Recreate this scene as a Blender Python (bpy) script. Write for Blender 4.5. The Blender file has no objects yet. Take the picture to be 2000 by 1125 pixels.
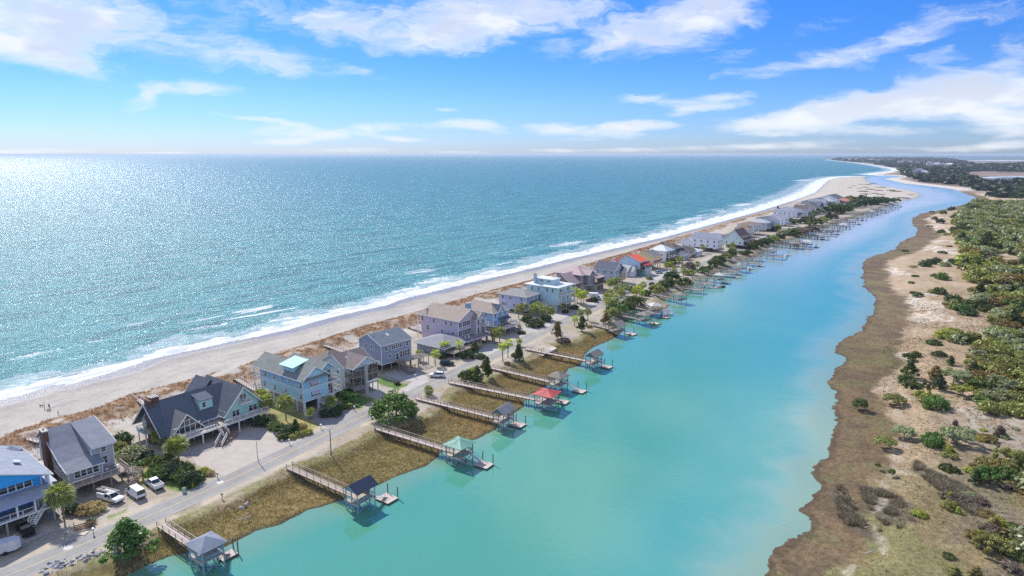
import bpy, bmesh, math, random
import numpy as np
from mathutils import Vector, Matrix

R = math.radians
random.seed(7)
rng = np.random.default_rng(7)
C = bpy.context.scene.collection
SC = bpy.context.scene

# ------------------------------------------------------------------ camera
CAM_H = 70.0
FPX = 1300.0
PITCH = math.atan((562.5 - 300.5) / FPX)
cam_d = bpy.data.cameras.new('camera')
cam_d.sensor_width = 36.0
cam_d.lens = FPX / 2000 * 36.0
cam_d.clip_start = 1.0
cam_d.clip_end = 200000.0
cam = bpy.data.objects.new('camera', cam_d)
C.objects.link(cam)
cam.location = (0, 0, CAM_H)
cam.rotation_euler = (R(90) - PITCH, 0, 0)
SC.camera = cam

# ------------------------------------------------------------------ world, sun, exposure
SUN_AZ = -37.0      # degrees from +Y towards +X (negative = left of the view)
SUN_EL = 44.0
SC.view_settings.view_transform = 'Standard'
SC.view_settings.look = 'None'
SC.view_settings.exposure = 0.14
SC.view_settings.gamma = 1.0
SC.view_settings.use_curve_mapping = False

sun_d = bpy.data.lights.new('sun', 'SUN')
sun_d.energy = 4.95
sun_d.angle = R(0.55)
sun_d.color = (1.0, 0.95, 0.87)
sun = bpy.data.objects.new('sun', sun_d)
C.objects.link(sun)
sv = Vector((math.sin(R(SUN_AZ)) * math.cos(R(SUN_EL)), math.cos(R(SUN_AZ)) * math.cos(R(SUN_EL)), math.sin(R(SUN_EL))))
sun.rotation_euler = sv.to_track_quat('Z', 'Y').to_euler()
sun.location = sv * 300

world = bpy.data.worlds.new('World')
SC.world = world
world.use_nodes = True
SC.cycles.max_bounces = 6
SC.cycles.diffuse_bounces = 3
SC.cycles.glossy_bounces = 3
SC.cycles.transmission_bounces = 2
SC.cycles.volume_bounces = 0
SC.cycles.transparent_max_bounces = 6
SC.cycles.sample_clamp_indirect = 6.0
SC.cycles.sample_clamp_direct = 12.0
SC.cycles.use_denoising = False


class NT:
    """small helper to write node trees"""
    def __init__(s, tree):
        s.t = tree
        s.n = tree.nodes
        s.l = tree.links

    def node(s, typ, ins=None, **kw):
        n = s.n.new(typ)
        for k, v in kw.items():
            setattr(n, k, v)
        if ins:
            for k, v in ins.items():
                sock = n.inputs[k]
                if isinstance(v, bpy.types.NodeSocket):
                    s.l.new(v, sock)
                elif v is not None:
                    sock.default_value = v
        return n

    def math(s, op, a, b=None, c=None, clamp=False):
        n = s.node('ShaderNodeMath', {0: a, 1: b, 2: c}, operation=op)
        n.use_clamp = clamp
        return n.outputs[0]

    def ramp(s, fac, stops, mode='LINEAR'):
        n = s.node('ShaderNodeValToRGB', {0: fac})
        cr = n.color_ramp
        cr.interpolation = mode
        while len(cr.elements) < len(stops):
            cr.elements.new(0.5)
        for e, (p, c) in zip(cr.elements, stops):
            e.position = p
            e.color = (c, c, c, 1) if isinstance(c, (int, float)) else (*c, 1)
        return n.outputs[0]

    def mix(s, f, a, b, mode='MIX'):
        n = s.node('ShaderNodeMix', data_type='RGBA', blend_type=mode)
        for i, v in ((0, f), (6, a), (7, b)):
            if isinstance(v, bpy.types.NodeSocket):
                s.l.new(v, n.inputs[i])
            else:
                n.inputs[i].default_value = v if isinstance(v, (int, float)) else (*v, 1) if len(v) == 3 else v
        return n.outputs[2]

    def maprange(s, v, a, b, c, d, smooth=False):
        n = s.node('ShaderNodeMapRange', {0: v, 1: a, 2: b, 3: c, 4: d})
        if smooth:
            n.interpolation_type = 'SMOOTHSTEP'
        return n.outputs[0]

    def noise(s, vec, scale, detail=4, rough=.55, dist=0.0, dims='3D'):
        n = s.node('ShaderNodeTexNoise', {'Scale': scale, 'Detail': detail, 'Roughness': rough, 'Distortion': dist}, noise_dimensions=dims)
        if vec is not None:
            s.l.new(vec, n.inputs['Vector'])
        return n.outputs[0]


def px_dir(u, v):
    d = Vector(((u - 1000) / FPX, math.cos(PITCH) + (562.5 - v) / FPX * math.sin(PITCH), -math.sin(PITCH) + (562.5 - v) / FPX * math.cos(PITCH)))
    return d.normalized()


def G(u, v, h=0.0):
    """ground point (height h) that the surveyed photograph position u, v stands for"""
    d = px_dir(u, v)
    k = (CAM_H - h) / -d.z
    return (d.x * k, d.y * k)


def azel(u, v):
    d = px_dir(u, v)
    return math.degrees(math.atan2(d.x, d.y)), math.degrees(math.asin(d.z))


def build_world():
    w = NT(world.node_tree)
    w.n.clear()
    sky = w.node('ShaderNodeTexSky', sky_type='NISHITA')
    sky.sun_disc = False
    sky.sun_elevation = R(SUN_EL)
    sky.sun_rotation = R(SUN_AZ)
    sky.altitude = 50
    sky.air_density = 1.0
    sky.dust_density = 0.3
    sky.ozone_density = 2.5
    tc = w.node('ShaderNodeTexCoord')
    dirv = w.node('ShaderNodeVectorMath', {0: tc.outputs['Generated']}, operation='NORMALIZE').outputs[0]
    sep = w.node('ShaderNodeSeparateXYZ', {0: dirv})
    X, Y, Z = sep.outputs
    az = w.math('MULTIPLY', w.math('ARCTAN2', X, Y), 57.29578)
    el = w.math('MULTIPLY', w.math('ARCSINE', Z), 57.29578)
    # cloud texture space: stretched towards the horizon as a real cloud deck is
    AE = w.node('ShaderNodeCombineXYZ', {0: az, 1: el, 2: 0.0}).outputs[0]
    sc = w.node('ShaderNodeVectorMath', {0: AE, 1: (0.16, 0.42, 1.0)}, operation='MULTIPLY').outputs[0]
    n1 = w.node('ShaderNodeTexNoise', {'Vector': sc, 'Scale': 1.0, 'Detail': 8, 'Roughness': .6, 'Distortion': .5})
    warp = w.node('ShaderNodeVectorMath', {0: n1.outputs[1], 1: (.5, .5, .5)}, operation='SUBTRACT').outputs[0]
    warp = w.node('ShaderNodeVectorMath', {0: warp, 1: (9.0, 3.4, 0)}, operation='MULTIPLY').outputs[0]
    warp = w.node('ShaderNodeVectorMath', {0: warp, 'Scale': w.maprange(el, 0, 10, .07, 1)}, operation='SCALE').outputs[0]
    P = w.node('ShaderNodeVectorMath', {0: AE, 1: warp}, operation='ADD').outputs[0]
    blobs = [  # photograph u, v of the centre, half width, half height (px), tilt, weight
        (60, 45, 210, 60, 3, .8), (70, 105, 170, 28, -12, .8), (200, 30, 120, 50, 0, .5), (410, 95, 150, 36, -8, .8), (560, 122, 160, 20, -6, .7),
        (330, 25, 160, 40, 0, .35), (450, 20, 120, 30, 0, .35),
        (300, 170, 40, 14, 0, .85), (385, 172, 90, 12, 2, .9), (285, 195, 38, 18, 20, .8), (700, 135, 60, 12, -20, .4),
        (640, 45, 110, 28, -8, .8), (800, 35, 230, 45, 3, 1.0), (980, 25, 170, 50, 0, .9), (830, 85, 110, 22, 8, .7), (900, 55, 150, 30, 0, .8), (1120, 20, 120, 30, 0, .7),
        (1200, 75, 90, 22, 10, 1.0), (1300, 45, 160, 42, 14, 1.1), (1400, 20, 130, 30, 10, .9), (1080, 100, 50, 14, 10, .6), (1310, 95, 90, 25, 0, .35),
        (1420, 110, 50, 16, 10, .5), (1470, 148, 90, 11, 0, .7), (1560, 120, 90, 14, 6, .75), (1700, 95, 120, 22, 14, .8), (1790, 70, 70, 20, 10, .7), (1600, 60, 60, 14, 20, .35),
        (1900, 20, 110, 26, 0, .5), (1980, 100, 50, 34, 0, .8), (1830, 112, 32, 9, 0, .7),
        (1880, 150, 120, 30, -4, 1.05), (1790, 195, 190, 34, 6, 1.1), (1650, 215, 170, 24, 8, 1.0), (1530, 240, 140, 17, 2, .95), (1900, 200, 130, 34, 0, 1.0),
        (1980, 240, 90, 24, -6, 1.0), (1700, 255, 150, 10, 0, .6), (1990, 175, 60, 30, 0, .8),
        (1250, 190, 60, 9, 0, .8), (1330, 205, 60, 9, -8, .8), (1410, 190, 70, 10, 6, .8), (1380, 214, 80, 9, 8, .8),
        (510, 232, 90, 6, -8, .8), (570, 255, 90, 12, 0, .8), (570, 276, 90, 7, 3, .85), (740, 248, 80, 9, 3, .8), (780, 270, 80, 6, -6, .8), (650, 262, 60, 10, 0, .6),
        (900, 243, 85, 10, 3, .85), (960, 252, 50, 8, -6, .6), (865, 214, 34, 4, 0, .6), (1070, 250, 60, 9, 0, .85), (1180, 253, 140, 9, 3, .8), (1240, 245, 80, 9, 0, .8), (1210, 265, 60, 7, 0, .5),
        (90, 294, 110, 8, 0, 1.0), (310, 299, 80, 6, 0, 1.0), (20, 298, 60, 7, 0, .9), (700, 293, 110, 7, 0, .8), (900, 297, 60, 4, 0, .8), (560, 222, 60, 4, 0, .2),
        (1080, 294, 70, 6, 0, 1.0), (1230, 293, 100, 7, 0, .95), (1420, 288, 130, 9, 0, .8), (1550, 282, 120, 8, 0, .6), (1880, 290, 100, 10, 0, .9), (1980, 282, 60, 8, 0, .9), (1700, 290, 100, 6, 0, .6),
        (1100, 272, 80, 4, 0, .3), (1500, 262, 60, 5, 0, .6),
    ]
    total = None
    for (u, v, a, b, tilt, wt) in blobs:
        ca, ce = azel(u, v)
        k = 57.29578 / FPX * (math.cos(R(ca)) ** 1.0)
        m = w.node('ShaderNodeMapping', {0: P, 1: (ca, ce, 0), 2: (0, 0, R(tilt)), 3: (a * k * 1.25, b * k * (1.0 if v > 285 else 1.5), 1)}, vector_type='TEXTURE')
        ln = w.node('ShaderNodeVectorMath', {0: m.outputs[0]}, operation='LENGTH').outputs[1]
        wt *= .95 if v > 285 else 1.7 if v > 185 else 1.0
        if v < 285 and wt > .9: wt = .78 + (wt - .9) * .5
        f = w.math('MULTIPLY', w.maprange(ln, 0.15, 1.15, 1, 0, True), wt)
        total = f if total is None else w.math('MAXIMUM', total, w.math('MULTIPLY_ADD', f, .55, w.math('MULTIPLY', total, .75)))
    # the deck goes on outside the picture: noise cover of the same mean density
    uv = w.node('ShaderNodeCombineXYZ', {0: w.math('DIVIDE', X, w.math('ADD', Z, .12)), 1: w.math('DIVIDE', Y, w.math('ADD', Z, .12)), 2: 0.0}).outputs[0]
    gen = w.maprange(w.noise(uv, 0.55, 5, .55), .42, .62, 0, .95, True)
    out_az = w.maprange(w.math('ABSOLUTE', az), 38, 50, 0, 1, True)
    out_el = w.maprange(el, 14, 24, 0, 1, True)
    outside = w.math('MAXIMUM', out_az, out_el)
    cover = w.math('MAXIMUM', total, w.math('MULTIPLY', gen, outside))
    fine = w.node('ShaderNodeVectorMath', {0: P, 1: (0.22, 0.75, 1.0)}, operation='MULTIPLY').outputs[0]
    n2 = w.noise(fine, 1.6, 8, .62, .3)
    d = w.math('ADD', cover, w.math('MULTIPLY', w.math('SUBTRACT', n2, .5), 1.05))
    dens = w.maprange(d, .10, .95, 0, 1, True)
    dens = w.math('MULTIPLY', dens, w.maprange(cover, 0.0, .16, 0, 1))
    n3 = w.noise(sc, 1.3, 5, .5)
    shade = w.math('MULTIPLY', w.maprange(n3, .36, .56, 0, 1, True), w.maprange(d, .45, .9, 0, 1, True))
    shade = w.math('MULTIPLY', shade, w.maprange(el, .5, 5, .15, 1))
    col = w.mix(shade, (6.3, 6.5, 6.8), (4.6, 5.0, 5.9))
    # sky colour
    skyc = sky.outputs[0]
    hs = w.node('ShaderNodeHueSaturation', {'Hue': .497, 'Saturation': 1.28, 'Value': 1.0, 'Color': skyc}).outputs[0]
    hs = w.mix(1.0, hs, w.ramp(w.maprange(el, 0, 30, 0, 1), [(0, (.42, .58, 1.16)), (.08, (.36, .54, 1.02)), (.25, (.28, .50, .96)), (.55, (.27, .56, 1.06)), (1, (.40, .66, 1.12))]), 'MULTIPLY')
    fin = w.mix(w.math('MULTIPLY', dens, .90), hs, col)
    bg = w.node('ShaderNodeBackground', {0: fin, 1: 0.14})
    out = w.node('ShaderNodeOutputWorld', {0: bg.outputs[0]})


build_world()

# ------------------------------------------------------------------ materials
M = {}


def mat(name, col, rough=.75, var=.12, vscale=.6, bump=0.0, bscale=8.0, metal=0.0, spec=.4, objvar=0.0, col2=None, lines=None):
    """procedural material: base colour with two octaves of tone variation, optional relief and board lines"""
    if name in M:
        return M[name]
    m = bpy.data.materials.new(name)
    m.use_nodes = True
    t = NT(m.node_tree)
    bs = t.n['Principled BSDF']
    tc = t.node('ShaderNodeTexCoord')
    oc = tc.outputs['Object']
    lo = tuple(max(0, c * (1 - var)) for c in col)
    hi = tuple(min(1, c * (1 + var)) for c in (col2 or col))
    c = t.mix(t.maprange(t.noise(oc, vscale, 5, .6), .3, .7, 0, 1), lo, hi)
    c = t.mix(1.0, c, t.ramp(t.noise(oc, vscale * 9, 3, .6), [(.25, 1 - var * .9), (.75, 1 + var * .5)]), 'MULTIPLY')
    if objvar:
        oi = t.node('ShaderNodeObjectInfo')
        hsv = t.node('ShaderNodeHueSaturation', {'Hue': t.maprange(oi.outputs['Random'], 0, 1, .5 - objvar * .06, .5 + objvar * .06),
                                                 'Value': t.maprange(oi.outputs['Random'], 0, 1, 1 - objvar, 1 + objvar), 'Color': c})
        c = hsv.outputs[0]
    hgt = None
    if lines:   # (axis index, spacing, depth)
        sp = t.node('ShaderNodeSeparateXYZ', {0: oc})
        fr = t.math('FRACT', t.math('MULTIPLY', sp.outputs[lines[0]], 1 / lines[1]))
        groove = t.maprange(fr, 0, .14, 0, 1)
        c = t.mix(t.math('MULTIPLY', t.math('SUBTRACT', 1, groove), lines[2]), c, tuple(x * .35 for x in col))
        hgt = fr
    t.l.new(c, bs.inputs['Base Color'])
    bs.inputs['Roughness'].default_value = rough
    bs.inputs['Metallic'].default_value = metal
    bs.inputs['Specular IOR Level'].default_value = spec
    if bump or hgt is not None:
        h = t.noise(oc, bscale, 4, .6)
        if hgt is not None:
            h = t.math('ADD', h, t.math('MULTIPLY', hgt, 2.0))
        b = t.node('ShaderNodeBump', {'Strength': max(bump, .25), 'Distance': .05, 'Height': h})
        t.l.new(b.outputs[0], bs.inputs['Normal'])
    M[name] = m
    return m


def foliage(name, col, col2, trans=.28, objvar=.18):
    if name in M:
        return M[name]
    m = bpy.data.materials.new(name)
    m.use_nodes = True
    t = NT(m.node_tree)
    t.n.remove(t.n['Principled BSDF'])
    geo = t.node('ShaderNodeNewGeometry')
    oi = t.node('ShaderNodeObjectInfo')
    n = t.noise(geo.outputs['Position'], 1.1, 4, .6)
    c = t.mix(t.maprange(n, .36, .64, 0, 1), col, col2)
    c = t.mix(1.0, c, t.ramp(geo.outputs['Random Per Island'], [(0, .55), (.5, 1.0), (1, 1.5)]), 'MULTIPLY')
    c = t.node('ShaderNodeHueSaturation', {'Hue': t.maprange(oi.outputs['Random'], 0, 1, .5 - objvar * .09, .5 + objvar * .07),
                                           'Value': t.maprange(oi.outputs['Random'], 0, 1, 1 - objvar, 1 + objvar), 'Color': c}).outputs[0]
    d = t.node('ShaderNodeBsdfDiffuse', {0: c})
    tr = t.node('ShaderNodeBsdfTranslucent', {0: t.mix(1.0, c, (1.2, 1.2, .6), 'MULTIPLY')})
    g = t.node('ShaderNodeBsdfGlossy', {0: (1, 1, 1, 1), 1: .45})
    mx = t.node('ShaderNodeMixShader', {0: trans, 1: d.outputs[0], 2: tr.outputs[0]})
    mx = t.node('ShaderNodeMixShader', {0: .035, 1: mx.outputs[0], 2: g.outputs[0]})
    t.l.new(mx.outputs[0], t.n['Material Output'].inputs[0])
    M[name] = m
    return m


# ------------------------------------------------------------------ object helpers
def tag(o, label=None, cat=None, group=None, kind=None):
    if label: o['label'] = label
    if cat: o['category'] = cat
    if group: o['group'] = group
    if kind: o['kind'] = kind
    return o


def thing(name, label, cat, loc=(0, 0, 0), rz=0.0, group=None):
    o = bpy.data.objects.new(name, None)
    o.empty_display_size = .5
    C.objects.link(o)
    o.location = loc
    o.rotation_euler = (0, 0, rz)
    return tag(o, label, cat, group)


def link(name, me, parent=None, loc=(0, 0, 0), rot=(0, 0, 0), scale=(1, 1, 1)):
    o = bpy.data.objects.new(name, me)
    C.objects.link(o)
    if parent is not None:
        o.parent = parent
    o.location = loc
    o.rotation_euler = rot
    o.scale = scale
    return o


def copy_tree(o, parent=None):
    c = o.copy()
    C.objects.link(c)
    if parent is not None:
        c.parent = parent
    for ch in list(KIDS.get(o.name, [])):
        copy_tree(ch, c)
    return c


KIDS = {}


def np_mesh(name, verts, faces, m=None, smooth=False, mats=None, mi=None):
    """faces: (n,3) or (n,4) integer array"""
    me = bpy.data.meshes.new(name)
    verts = np.asarray(verts, dtype=np.float32)
    faces = np.asarray(faces, dtype=np.int32)
    k = faces.shape[1]
    me.vertices.add(len(verts))
    me.vertices.foreach_set('co', verts.ravel())
    me.loops.add(faces.size)
    me.loops.foreach_set('vertex_index', faces.ravel())
    me.polygons.add(len(faces))
    me.polygons.foreach_set('loop_start', np.arange(0, faces.size, k, dtype=np.int32))
    me.polygons.foreach_set('loop_total', np.full(len(faces), k, dtype=np.int32))
    if smooth:
        me.polygons.foreach_set('use_smooth', np.ones(len(faces), dtype=bool))
    for mm in (mats or [m]):
        if mm: me.materials.append(mm)
    if mi is not None:
        me.polygons.foreach_set('material_index', np.asarray(mi, dtype=np.int32))
    me.update(calc_edges=True)
    return me


class MB:
    """collects shapes, then becomes one mesh"""
    def __init__(s):
        s.v = []; s.f = []; s.mi = []
        s.cur = 0

    def poly(s, pts):
        b = len(s.v)
        s.v += [tuple(p) for p in pts]
        s.f.append(tuple(range(b, b + len(pts))))
        s.mi.append(s.cur)
        return s

    def box(s, x0, x1, y0, y1, z0, z1):
        b = len(s.v)
        s.v += [(x0, y0, z0), (x1, y0, z0), (x1, y1, z0), (x0, y1, z0), (x0, y0, z1), (x1, y0, z1), (x1, y1, z1), (x0, y1, z1)]
        for q in ((0, 3, 2, 1), (4, 5, 6, 7), (0, 1, 5, 4), (1, 2, 6, 5), (2, 3, 7, 6), (3, 0, 4, 7)):
            s.f.append(tuple(b + i for i in q)); s.mi.append(s.cur)
        return s

    def bar(s, a, b, w, h=None):
        """rectangular bar from a to b, w wide and h high"""
        h = h or w
        a = Vector(a); b = Vector(b)
        d = (b - a).normalized()
        up = Vector((0, 0, 1)) if abs(d.z) < .95 else Vector((1, 0, 0))
        sx = d.cross(up).normalized() * (w / 2)
        sz = sx.cross(d).normalized() * (h / 2)
        k = len(s.v)
        for p in (a, b):
            for q in (-sx - sz, sx - sz, sx + sz, -sx + sz):
                s.v.append(tuple(p + q))
        for q in ((0, 1, 2, 3), (7, 6, 5, 4), (0, 4, 5, 1), (1, 5, 6, 2), (2, 6, 7, 3), (3, 7, 4, 0)):
            s.f.append(tuple(k + i for i in q)); s.mi.append(s.cur)
        return s

    def tube(s, a, b, r0, r1=None, n=8, cap=True):
        r1 = r0 if r1 is None else r1
        a = Vector(a); b = Vector(b)
        d = (b - a).normalized()
        up = Vector((0, 0, 1)) if abs(d.z) < .95 else Vector((1, 0, 0))
        sx = d.cross(up).normalized(); sy = d.cross(sx).normalized()
        k = len(s.v)
        for p, r in ((a, r0), (b, r1)):
            for i in range(n):
                t = 2 * math.pi * i / n
                s.v.append(tuple(p + sx * (r * math.cos(t)) + sy * (r * math.sin(t))))
        for i in range(n):
            j = (i + 1) % n
            s.f.append((k + i, k + j, k + n + j, k + n + i)); s.mi.append(s.cur)
        if cap:
            s.f.append(tuple(k + n + i for i in range(n))); s.mi.append(s.cur)
            s.f.append(tuple(k + n - 1 - i for i in range(n))); s.mi.append(s.cur)
        return s

    def slab(s, pts, th):
        """thick plate under the polygon pts, th downward"""
        n = len(pts)
        b = len(s.v)
        s.v += [tuple(p) for p in pts] + [(p[0], p[1], p[2] - th) for p in pts]
        s.f.append(tuple(b + i for i in range(n))); s.mi.append(s.cur)
        s.f.append(tuple(b + n + n - 1 - i for i in range(n))); s.mi.append(s.cur)
        for i in range(n):
            j = (i + 1) % n
            s.f.append((b + i, b + n + i, b + n + j, b + j)); s.mi.append(s.cur)
        return s

    def mesh(s, name, mats, smooth=False):
        me = bpy.data.meshes.new(name)
        me.from_pydata(s.v, [], s.f)
        for m in (mats if isinstance(mats, (list, tuple)) else [mats]):
            me.materials.append(m)
        if max(s.mi, default=0):
            me.polygons.foreach_set('material_index', s.mi)
        if smooth:
            me.polygons.foreach_set('use_smooth', [True] * len(s.f))
        me.update()
        return me

    def build(s, name, mats, parent=None, loc=(0, 0, 0), rot=(0, 0, 0), smooth=False):
        return link(name, s.mesh(name, mats, smooth), parent, loc, rot)


# ------------------------------------------------------------------ numpy noise and distances
def vnoise(x, y, seed=0):
    xi = np.floor(x).astype(np.int64); yi = np.floor(y).astype(np.int64)
    xf = x - xi; yf = y - yi
    u = xf * xf * (3 - 2 * xf); v = yf * yf * (3 - 2 * yf)

    def h(a, b):
        n = (a * 374761393 + b * 668265263 + seed * 982451653) & 0xffffffff
        n = ((n ^ (n >> 13)) * 1274126177) & 0xffffffff
        return ((n ^ (n >> 16)) & 0xffff) / 65535.0
    return (h(xi, yi) * (1 - u) + h(xi + 1, yi) * u) * (1 - v) + (h(xi, yi + 1) * (1 - u) + h(xi + 1, yi + 1) * u) * v


def fbm(x, y, sc, octv=4, seed=0):
    s = 0; a = 1; t = 0
    for i in range(octv):
        s = s + a * vnoise(x / sc * 2 ** i + 17.3 * i, y / sc * 2 ** i - 9.1 * i, seed + i)
        t += a; a *= .5
    return s / t


def seg_dist(px, py, line):
    d = np.full(px.shape, 1e18)
    for (ax, ay), (bx, by) in zip(line[:-1], line[1:]):
        vx, vy = bx - ax, by - ay
        L = vx * vx + vy * vy + 1e-9
        t = np.clip(((px - ax) * vx + (py - ay) * vy) / L, 0, 1)
        e = (px - ax - t * vx) ** 2 + (py - ay - t * vy) ** 2
        np.minimum(d, e, out=d)
    return np.sqrt(d)


def inside(px, py, poly):
    r = np.zeros(px.shape, dtype=bool)
    n = len(poly)
    for i in range(n):
        x0, y0 = poly[i]; x1, y1 = poly[(i + 1) % n]
        if y0 == y1: continue
        c = ((y0 > py) != (y1 > py)) & (px < (x1 - x0) * (py - y0) / (y1 - y0) + x0)
        r ^= c
    return r


def sdist(px, py, poly):
    d = seg_dist(px, py, list(poly) + [poly[0]])
    return np.where(inside(px, py, poly), d, -d)


def smooth(t):
    t = np.clip(t, 0, 1)
    return t * t * (3 - 2 * t)


def GL(pts, h=0.0):
    return [G(u, v, h) for u, v in pts]

# ------------------------------------------------------------------ survey lines (photograph positions turned into ground points)
HD = R(37)                      # heading of the street
E1 = (math.sin(HD), math.cos(HD))

SEA_PX = [(0, 781), (56, 767), (102, 751), (139, 749), (213, 728), (250, 716), (300, 699), (400, 678), (440, 669), (500, 657), (560, 644), (640, 621), (700, 607), (750, 597), (800, 580),
          (860, 566), (930, 549), (1000, 533), (1100, 508), (1200, 485), (1300, 462), (1400, 435), (1480, 413), (1540, 394), (1590, 376), (1605, 362), (1616, 352), (1640, 346), (1670, 344.5)]
SPIT_PX = [(1690, 347), (1692, 352), (1700, 358), (1730, 365), (1770, 371), (1793, 376), (1800, 382), (1792, 388), (1770, 391), (1745, 398)]
CREEK_PX = [(250, 1123), (293, 1102), (340, 1085), (370, 1078), (400, 1074), (440, 1067), (472, 1052), (499, 1037), (520, 1032), (540, 1026), (607, 996), (669, 978), (700, 962), (731, 952),
            (783, 928), (833, 910), (857, 893), (862, 884), (895, 868), (927, 858), (965, 839), (985, 818), (1004, 806), (1024, 795), (1026, 785), (1035, 770), (1057, 763), (1071, 753), (1085, 738),
            (1104, 728), (1108, 720), (1131, 715), (1137, 708), (1143, 692), (1160, 678), (1183, 668), (1200, 660), (1212, 650), (1205, 638), (1216, 629), (1228, 622), (1215, 612), (1240, 606),
            (1281, 606), (1303, 602), (1307, 594), (1290, 588), (1305, 583), (1316, 577), (1340, 568), (1352, 560), (1350, 551), (1385, 541), (1392, 533), (1425, 520), (1440, 511), (1470, 502), (1490, 493),
            (1500, 481), (1530, 472), (1560, 464), (1590, 450), (1620, 441), (1650, 431), (1680, 421), (1710, 409)]
UP_PX = [(60, 1140), (150, 1103), (235, 1082), (300, 1045), (345, 1020), (400, 1000), (450, 975), (500, 952), (560, 922), (610, 903), (650, 888), (700, 865), (735, 845), (790, 826), (835, 812),
         (870, 785), (885, 762), (930, 750), (965, 732), (1005, 712), (1040, 700), (1060, 683), (1095, 668), (1125, 668), (1150, 650), (1175, 645), (1195, 636), (1215, 622), (1240, 601), (1275, 592),
         (1300, 577), (1335, 563), (1370, 542), (1420, 516), (1500, 478), (1560, 456), (1650, 428), (1740, 396), (1790, 384)]
EAST_PX = [(1480, 1140), (1490, 1110), (1500, 1092), (1530, 1062), (1560, 1046), (1583, 1030), (1588, 1018), (1572, 1004), (1566, 990), (1590, 968), (1599, 952), (1597, 938), (1586, 922), (1590, 912), (1615, 895),
           (1619, 878), (1622, 830), (1627, 800), (1634, 782), (1622, 755), (1620, 742), (1634, 724), (1649, 712), (1648, 700), (1632, 690), (1636, 676), (1652, 662), (1680, 645), (1698, 620), (1710, 598), (1704, 578),
           (1688, 560), (1682, 545), (1686, 533), (1682, 522), (1690, 508), (1712, 498), (1730, 494), (1752, 484), (1756, 475), (1788, 460), (1791, 447), (1783, 438), (1781, 426), (1800, 417), (1850, 408),
           (1870, 402), (1905, 396), (1912, 392), (1902, 384), (1880, 377), (1868, 371), (1850, 368), (1800, 362), (1765, 358), (1740, 352), (1728, 350), (1742, 347), (1768, 346), (1748, 343.5), (1700, 341), (1722, 338), (1741, 336),
           (1757, 333), (1748, 329), (1716, 323.5), (1680, 318.5), (1640, 314.5), (1618, 312.3), (1612, 311.0), (1622, 309.9), (1660, 308.8), (1750, 308.6), (1850, 309), (1900, 312), (2100, 312)]


def ext(p, q, L):
    """a point L metres beyond q, coming from p"""
    dx, dy = q[0] - p[0], q[1] - p[1]
    n = math.hypot(dx, dy)
    return (q[0] + dx / n * L, q[1] + dy / n * L)


sea = GL(SEA_PX)
s0 = (sea[0][0] - E1[0] * 200, sea[0][1] - E1[1] * 200)
SEA_LINE = [s0] + sea
creek = GL(CREEK_PX)
c0 = (creek[0][0] - E1[0] * 60, creek[0][1] - E1[1] * 60)
ISLAND = SEA_LINE + GL(SPIT_PX) + creek[::-1] + [c0]
up = GL(UP_PX, 1.4)
UPLAND = [(up[0][0] - E1[0] * 60, up[0][1] - E1[1] * 60)] + up + [ext(up[-2], up[-1], 300), (sea[-1][0], sea[-1][1] + 800), (-400, 500), (-400, -100)]
east = GL(EAST_PX)
EAST = [(40, 20), (36, 60)] + east + [(9000, east[-1][1]), (9000, 20)]
DUNE_PX = [(0, 866), (40, 845), (100, 826), (200, 800), (258, 776), (300, 766), (400, 740), (450, 724), (520, 703), (560, 690), (612, 674), (660, 657), (700, 644), (760, 628), (800, 617), (850, 602), (910, 585), (960, 570), (1000, 560),
           (1050, 546), (1100, 530), (1140, 519), (1190, 505), (1240, 490), (1300, 471), (1350, 455), (1400, 440), (1440, 427), (1500, 412), (1560, 396), (1610, 382)]
dn = GL(DUNE_PX, 1.2)
DUNE = [(dn[0][0] - E1[0] * 200, dn[0][1] - E1[1] * 200)] + dn + [ext(dn[-2], dn[-1], 60), (900, 900), (0, -100), (-200, -100)]
ROAD_PX = [(12, 1124), (100, 1091), (196, 1053), (285, 1015), (370, 977), (454, 938), (540, 897), (600, 866), (667, 833), (731, 801), (795, 771), (848, 747), (901, 723), (935, 708), (962, 694), (1031, 660),
           (1066, 642), (1107, 625), (1170, 599), (1212, 577), (1252, 558), (1302, 538), (1345, 524), (1384, 511), (1440, 489), (1485, 469), (1560, 440), (1620, 416)]
road0 = GL(ROAD_PX, 1.5)
road0 = [(road0[0][0] - E1[0] * 50, road0[0][1] - E1[1] * 50)] + road0


def smooth_line(pts, step=4.0, it=3):
    out = []
    for (a, b) in zip(pts[:-1], pts[1:]):
        n = max(1, int(math.hypot(b[0] - a[0], b[1] - a[1]) / step))
        out += [(a[0] + (b[0] - a[0]) * i / n, a[1] + (b[1] - a[1]) * i / n) for i in range(n)]
    out.append(pts[-1])
    a = np.array(out)
    for _ in range(it * 12):
        a[1:-1] = (a[:-2] + 2 * a[1:-1] + a[2:]) / 4
    return [tuple(p) for p in a]


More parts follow.
